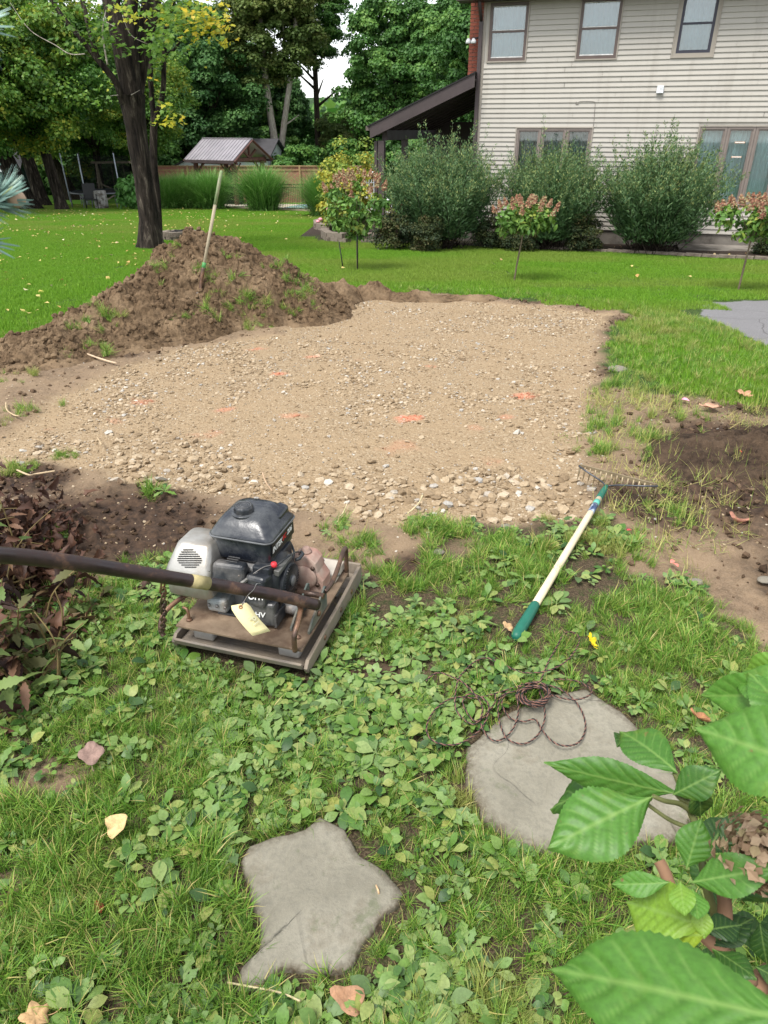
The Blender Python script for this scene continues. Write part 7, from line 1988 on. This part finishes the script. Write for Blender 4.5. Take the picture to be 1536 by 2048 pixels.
# spent brown flower head
r = np.random.default_rng(3); c = at_d(1540, 1712, .78) - HB; n = 620; v = r.normal(0, 1, (n, 3)); v /= np.linalg.norm(v, axis=1, keepdims=True)
fl = leaf_grid(1, .9, 3, 3, .2, .3)
link('spent_flower_head', merge('spent_flower_head', fl[0], fl[1], np.array(c)[None] + v * np.array([.042, .036, .030]) * r.uniform(.35, 1.25, (n, 1)), frame_mats(np.cross(v, r.normal(0, 1, (n, 3))), v), .0095 * r.uniform(.6, 1.3, n), [mat_leaf('brown_florets', [(.16, .10, .06), (.30, .20, .12), (.42, .30, .2), (.26, .22, .10)], .7, .2, .2)], False, r.random(n)), hyd)

# ------------------------------------------------------------------ withered shrub at the left
M_WIL = mat_leaf('withered_leaves', [(.030, .016, .012), (.075, .036, .024), (.16, .080, .048), (.10, .095, .035), (.11, .17, .045), (.17, .24, .065)], .6, .3, .2)
ws_c = G(-20, 1400); wsr = empty('withered_shrub', (ws_c.x, ws_c.y, 0), 0, 'half withered shrub with brown and green serrated leaves under the handle', 'shrub'); WO = Vector(wsr.location)
sh = leaf_grid(1, .30, 13, 3, .35, .25, 0, .1, .5, .34)
ls = [bpy.data.meshes.new('tmp')]; lsm = []
for k, (lo) in enumerate((.05, .25, .42, .62, .80, .95)):
    lsm.append(np_mesh('leaf', sh[0] * np.array([1 + .25 * (k % 2), 1, 1]), sh[1], np.arange(len(sh[1])) * 4, [M_WIL], True, {'rnd': np.full(len(sh[1]), lo)}))
sh2 = leaf_grid(1, .7, 7, 4, .9, 1.1, 0, .1, .5, .5)
crumple = [np_mesh('leaf', sh2[0] + RNG.normal(0, .03, sh2[0].shape), sh2[1], np.arange(len(sh2[1])) * 4, [M_WIL], True, {'rnd': np.full(len(sh2[1]), lo)}) for lo in (.0, .15, .3)]
r = random.Random(12)
def wstem(px, py, Y, h):
    b = G(px, py); t_ = at_y(px + r.uniform(-30, 30), py, b.y); t_ = b + Vector((r.uniform(-.1, .14), r.uniform(-.1, .1), h))
    sp = spline([b - WO, (b - WO).lerp(t_ - WO, .5) + Vector((r.uniform(-.04, .04), 0, .03)), t_ - WO], 6)
    MB().tube(sp, list(np.linspace(.004, .002, len(sp))), 5).build('stem', mat_reuse, wsr); return sp
mat_reuse = mat_plain('withered_stem', (.16, .12, .05), .7, .2, 0, .3, 20, .1)
nleaf = 0
for i in range(46):
    top = i % 3 == 0
    px, py = r.uniform(-160, 130), r.uniform(1160, 1480)
    if px > 60: py = r.uniform(1230, 1400)
    h = r.uniform(.16, .42) * (1.0 if px < 60 else .65)
    sp = wstem(px, py, 0, h)
    for k in range(9):
        p = sp[int(len(sp) * (.35 + .64 * k / 9))]; a = r.uniform(0, 6.28); el = r.uniform(-.5, .5); f = Vector((math.cos(a) * math.cos(el), math.sin(a) * math.cos(el), math.sin(el)))
        dead = r.random() < (.62 if py < 1330 else .35)
        up = Vector((r.gauss(0, .4), r.gauss(0, .4), 1)); x = f.cross(up).normalized(); z = x.cross(f); M = Matrix((x, f, z)).transposed()
        s_ = r.uniform(.05, .10)
        if nleaf < 290:
            link('leaf', r.choice(crumple + lsm[:2]) if dead else r.choice(lsm[2:]), wsr, p, M.to_euler(), s_ * (.8 if dead else 1)); nleaf += 1
# the upper dead tangle and the inner mass
rn = np.random.default_rng(8)
def clump(px, py, Y, R3, n, size, lo, hi):
    c = np.array(at_y(px, py, Y) - WO); v = rn.normal(0, .5, (n, 3)) * np.array(R3)
    P = c[None] + v; P[:, 2] = np.maximum(P[:, 2], .01)
    return P, size * rn.uniform(.5, 1.3, n), rn.uniform(lo, hi, n)
parts = [clump(10, 1075, 2.55, (.28, .25, .22), 700, .045, 0, .35), clump(-40, 1180, 2.2, (.3, .25, .25), 700, .05, 0, .5), clump(80, 1215, 2.15, (.20, .18, .12), 360, .045, .0, .4), clump(20, 1330, 1.9, (.25, .2, .2), 700, .05, .1, .95),
         clump(140, 1290, 2.0, (.15, .14, .08), 220, .05, .1, .9), clump(-20, 1430, 1.7, (.25, .2, .12), 450, .05, .0, .8), clump(60, 1160, 2.35, (.12, .12, .12), 180, .04, 0, .3)]
P = np.concatenate([p[0] for p in parts]); S = np.concatenate([p[1] for p in parts]); Q = np.concatenate([p[2] for p in parts]); n = len(P)
me = merge('dead_leaf_mass', sh2[0], sh2[1], P, frame_mats(rn.normal(0, 1, (n, 3)), rn.normal(0, .7, (n, 3)) + [0, 0, .8]), S, [M_WIL], True, Q)
tag(link('dead_leaf_mass', me, wsr), kind='stuff')
for i in range(14):
    a = at_y(r.uniform(-40, 60), r.uniform(1020, 1150), r.uniform(2.2, 2.7)) - WO; sp = spline([Vector((a.x + r.uniform(-.1, .1), a.y, 0)), a * .6 + Vector((0, 0, .05)), a, a + Vector((r.uniform(-.02, .15), r.uniform(-.1, .1), r.uniform(-.03, .08)))], 5); MB().tube(sp, list(np.linspace(.004, .0015, len(sp))), 5).build('stem', mat_reuse, wsr)

# ------------------------------------------------------------------ blue spruce twig at the left edge
_k = N('spruce_needles'); _r = _k.attr('rnd'); M_NEED = _k.bsdf(_k.ramp(_r, [(0, (.13, .24, .20)), (.6, (.27, .42, .37)), (.85, (.43, .56, .49)), (1, (.42, .50, .25))]), .5, .4, 0, None, .1)
sb = G(-700, 1500); spr = empty('blue_spruce', (-.75, .42, 0), 0, 'blue spruce whose pale needled twig enters at the left edge', 'tree'); SO = Vector((-.75, .42, 0))
MB().tube([(0, 0, 0), (0, .02, 1.0), (-.02, 0, 2.2)], [.05, .035, .01], 8).build('trunk', M_BARKB, spr)
def spray(pts, nneed, nl, seed, r0=.003):
    r = np.random.default_rng(seed); P0 = [at_d(*p) - SO for p in pts]; sp = spline(P0, 8); MB().tube(sp, list(np.linspace(r0, r0 * .5, len(sp))), 6).build('twig', M_BARKB, spr)
    A = np.array([tuple(p) for p in sp]); t = r.random(nneed) ** .8 * (len(A) - 1.01); i = t.astype(int); f = (t - i)[:, None]; P = A[i] * (1 - f) + A[i + 1] * f; D = A[i + 1] - A[i]; D /= np.linalg.norm(D, axis=1, keepdims=True)
    v = r.normal(0, 1, (nneed, 3)) + [0, 0, .5]; v -= D * (v * D).sum(1, keepdims=True); v /= np.linalg.norm(v, axis=1, keepdims=True)
    d = D * .75 + v * r.uniform(.5, 1.0, (nneed, 1))
    nd = np.array([[-.03, 0, 0], [.03, 0, 0], [.034, .5, .02], [-.034, .5, .02], [.004, 1, .0], [-.004, 1, 0]]); nf = np.array([[0, 1, 2, 3], [3, 2, 4, 5]])
    me = merge('needles', np.concatenate([nd, nd + [0, 0, .035]]), np.concatenate([nf, nf + 6]), P, frame_mats(d, v), nl * r.uniform(.75, 1.15, nneed), [M_NEED], True, np.clip(r.normal(.5, .22, nneed), 0, 1))
    tag(link('needles', me, spr), kind='stuff')
spray([(-230, 520, .60), (-140, 470, .58), (-70, 432, .57), (-24, 408, .56), (14, 398, .56)], 260, .022, 1)
spray([(-180, 560, .62), (-100, 520, .6), (-60, 490, .58), (-34, 478, .57)], 90, .021, 2)
spray([(-240, 60, .60), (-140, 58, .58), (-80, 50, .56), (-46, 56, .56)], 160, .022, 3)
spray([(-320, 300, .6), (-190, 330, .58), (-100, 350, .57), (-62, 352, .56)], 120, .021, 4)
for (a, b) in (((-220, 520, .60), 1.0), ((-160, 560, .62), .95), ((-200, 60, .60), 1.5), ((-300, 300, .6), 1.3)):
    e = at_d(*a) - SO; MB().tube(spline([Vector((0, .01, b)), Vector((0, .01, b)).lerp(e, .5) + Vector((0, 0, .03)), e], 5), .005, 6).build('branch', M_BARKB, spr)
MB().lathe(tuple(at_d(30, 397, .56) - SO), [(.001, -.006), (.005, -.003), (.006, .001), (.004, .005), (.001, .007)], 8, 0, 'X').build('bud', mat_plain('tan_bud', (.45, .32, .22), .7), spr)
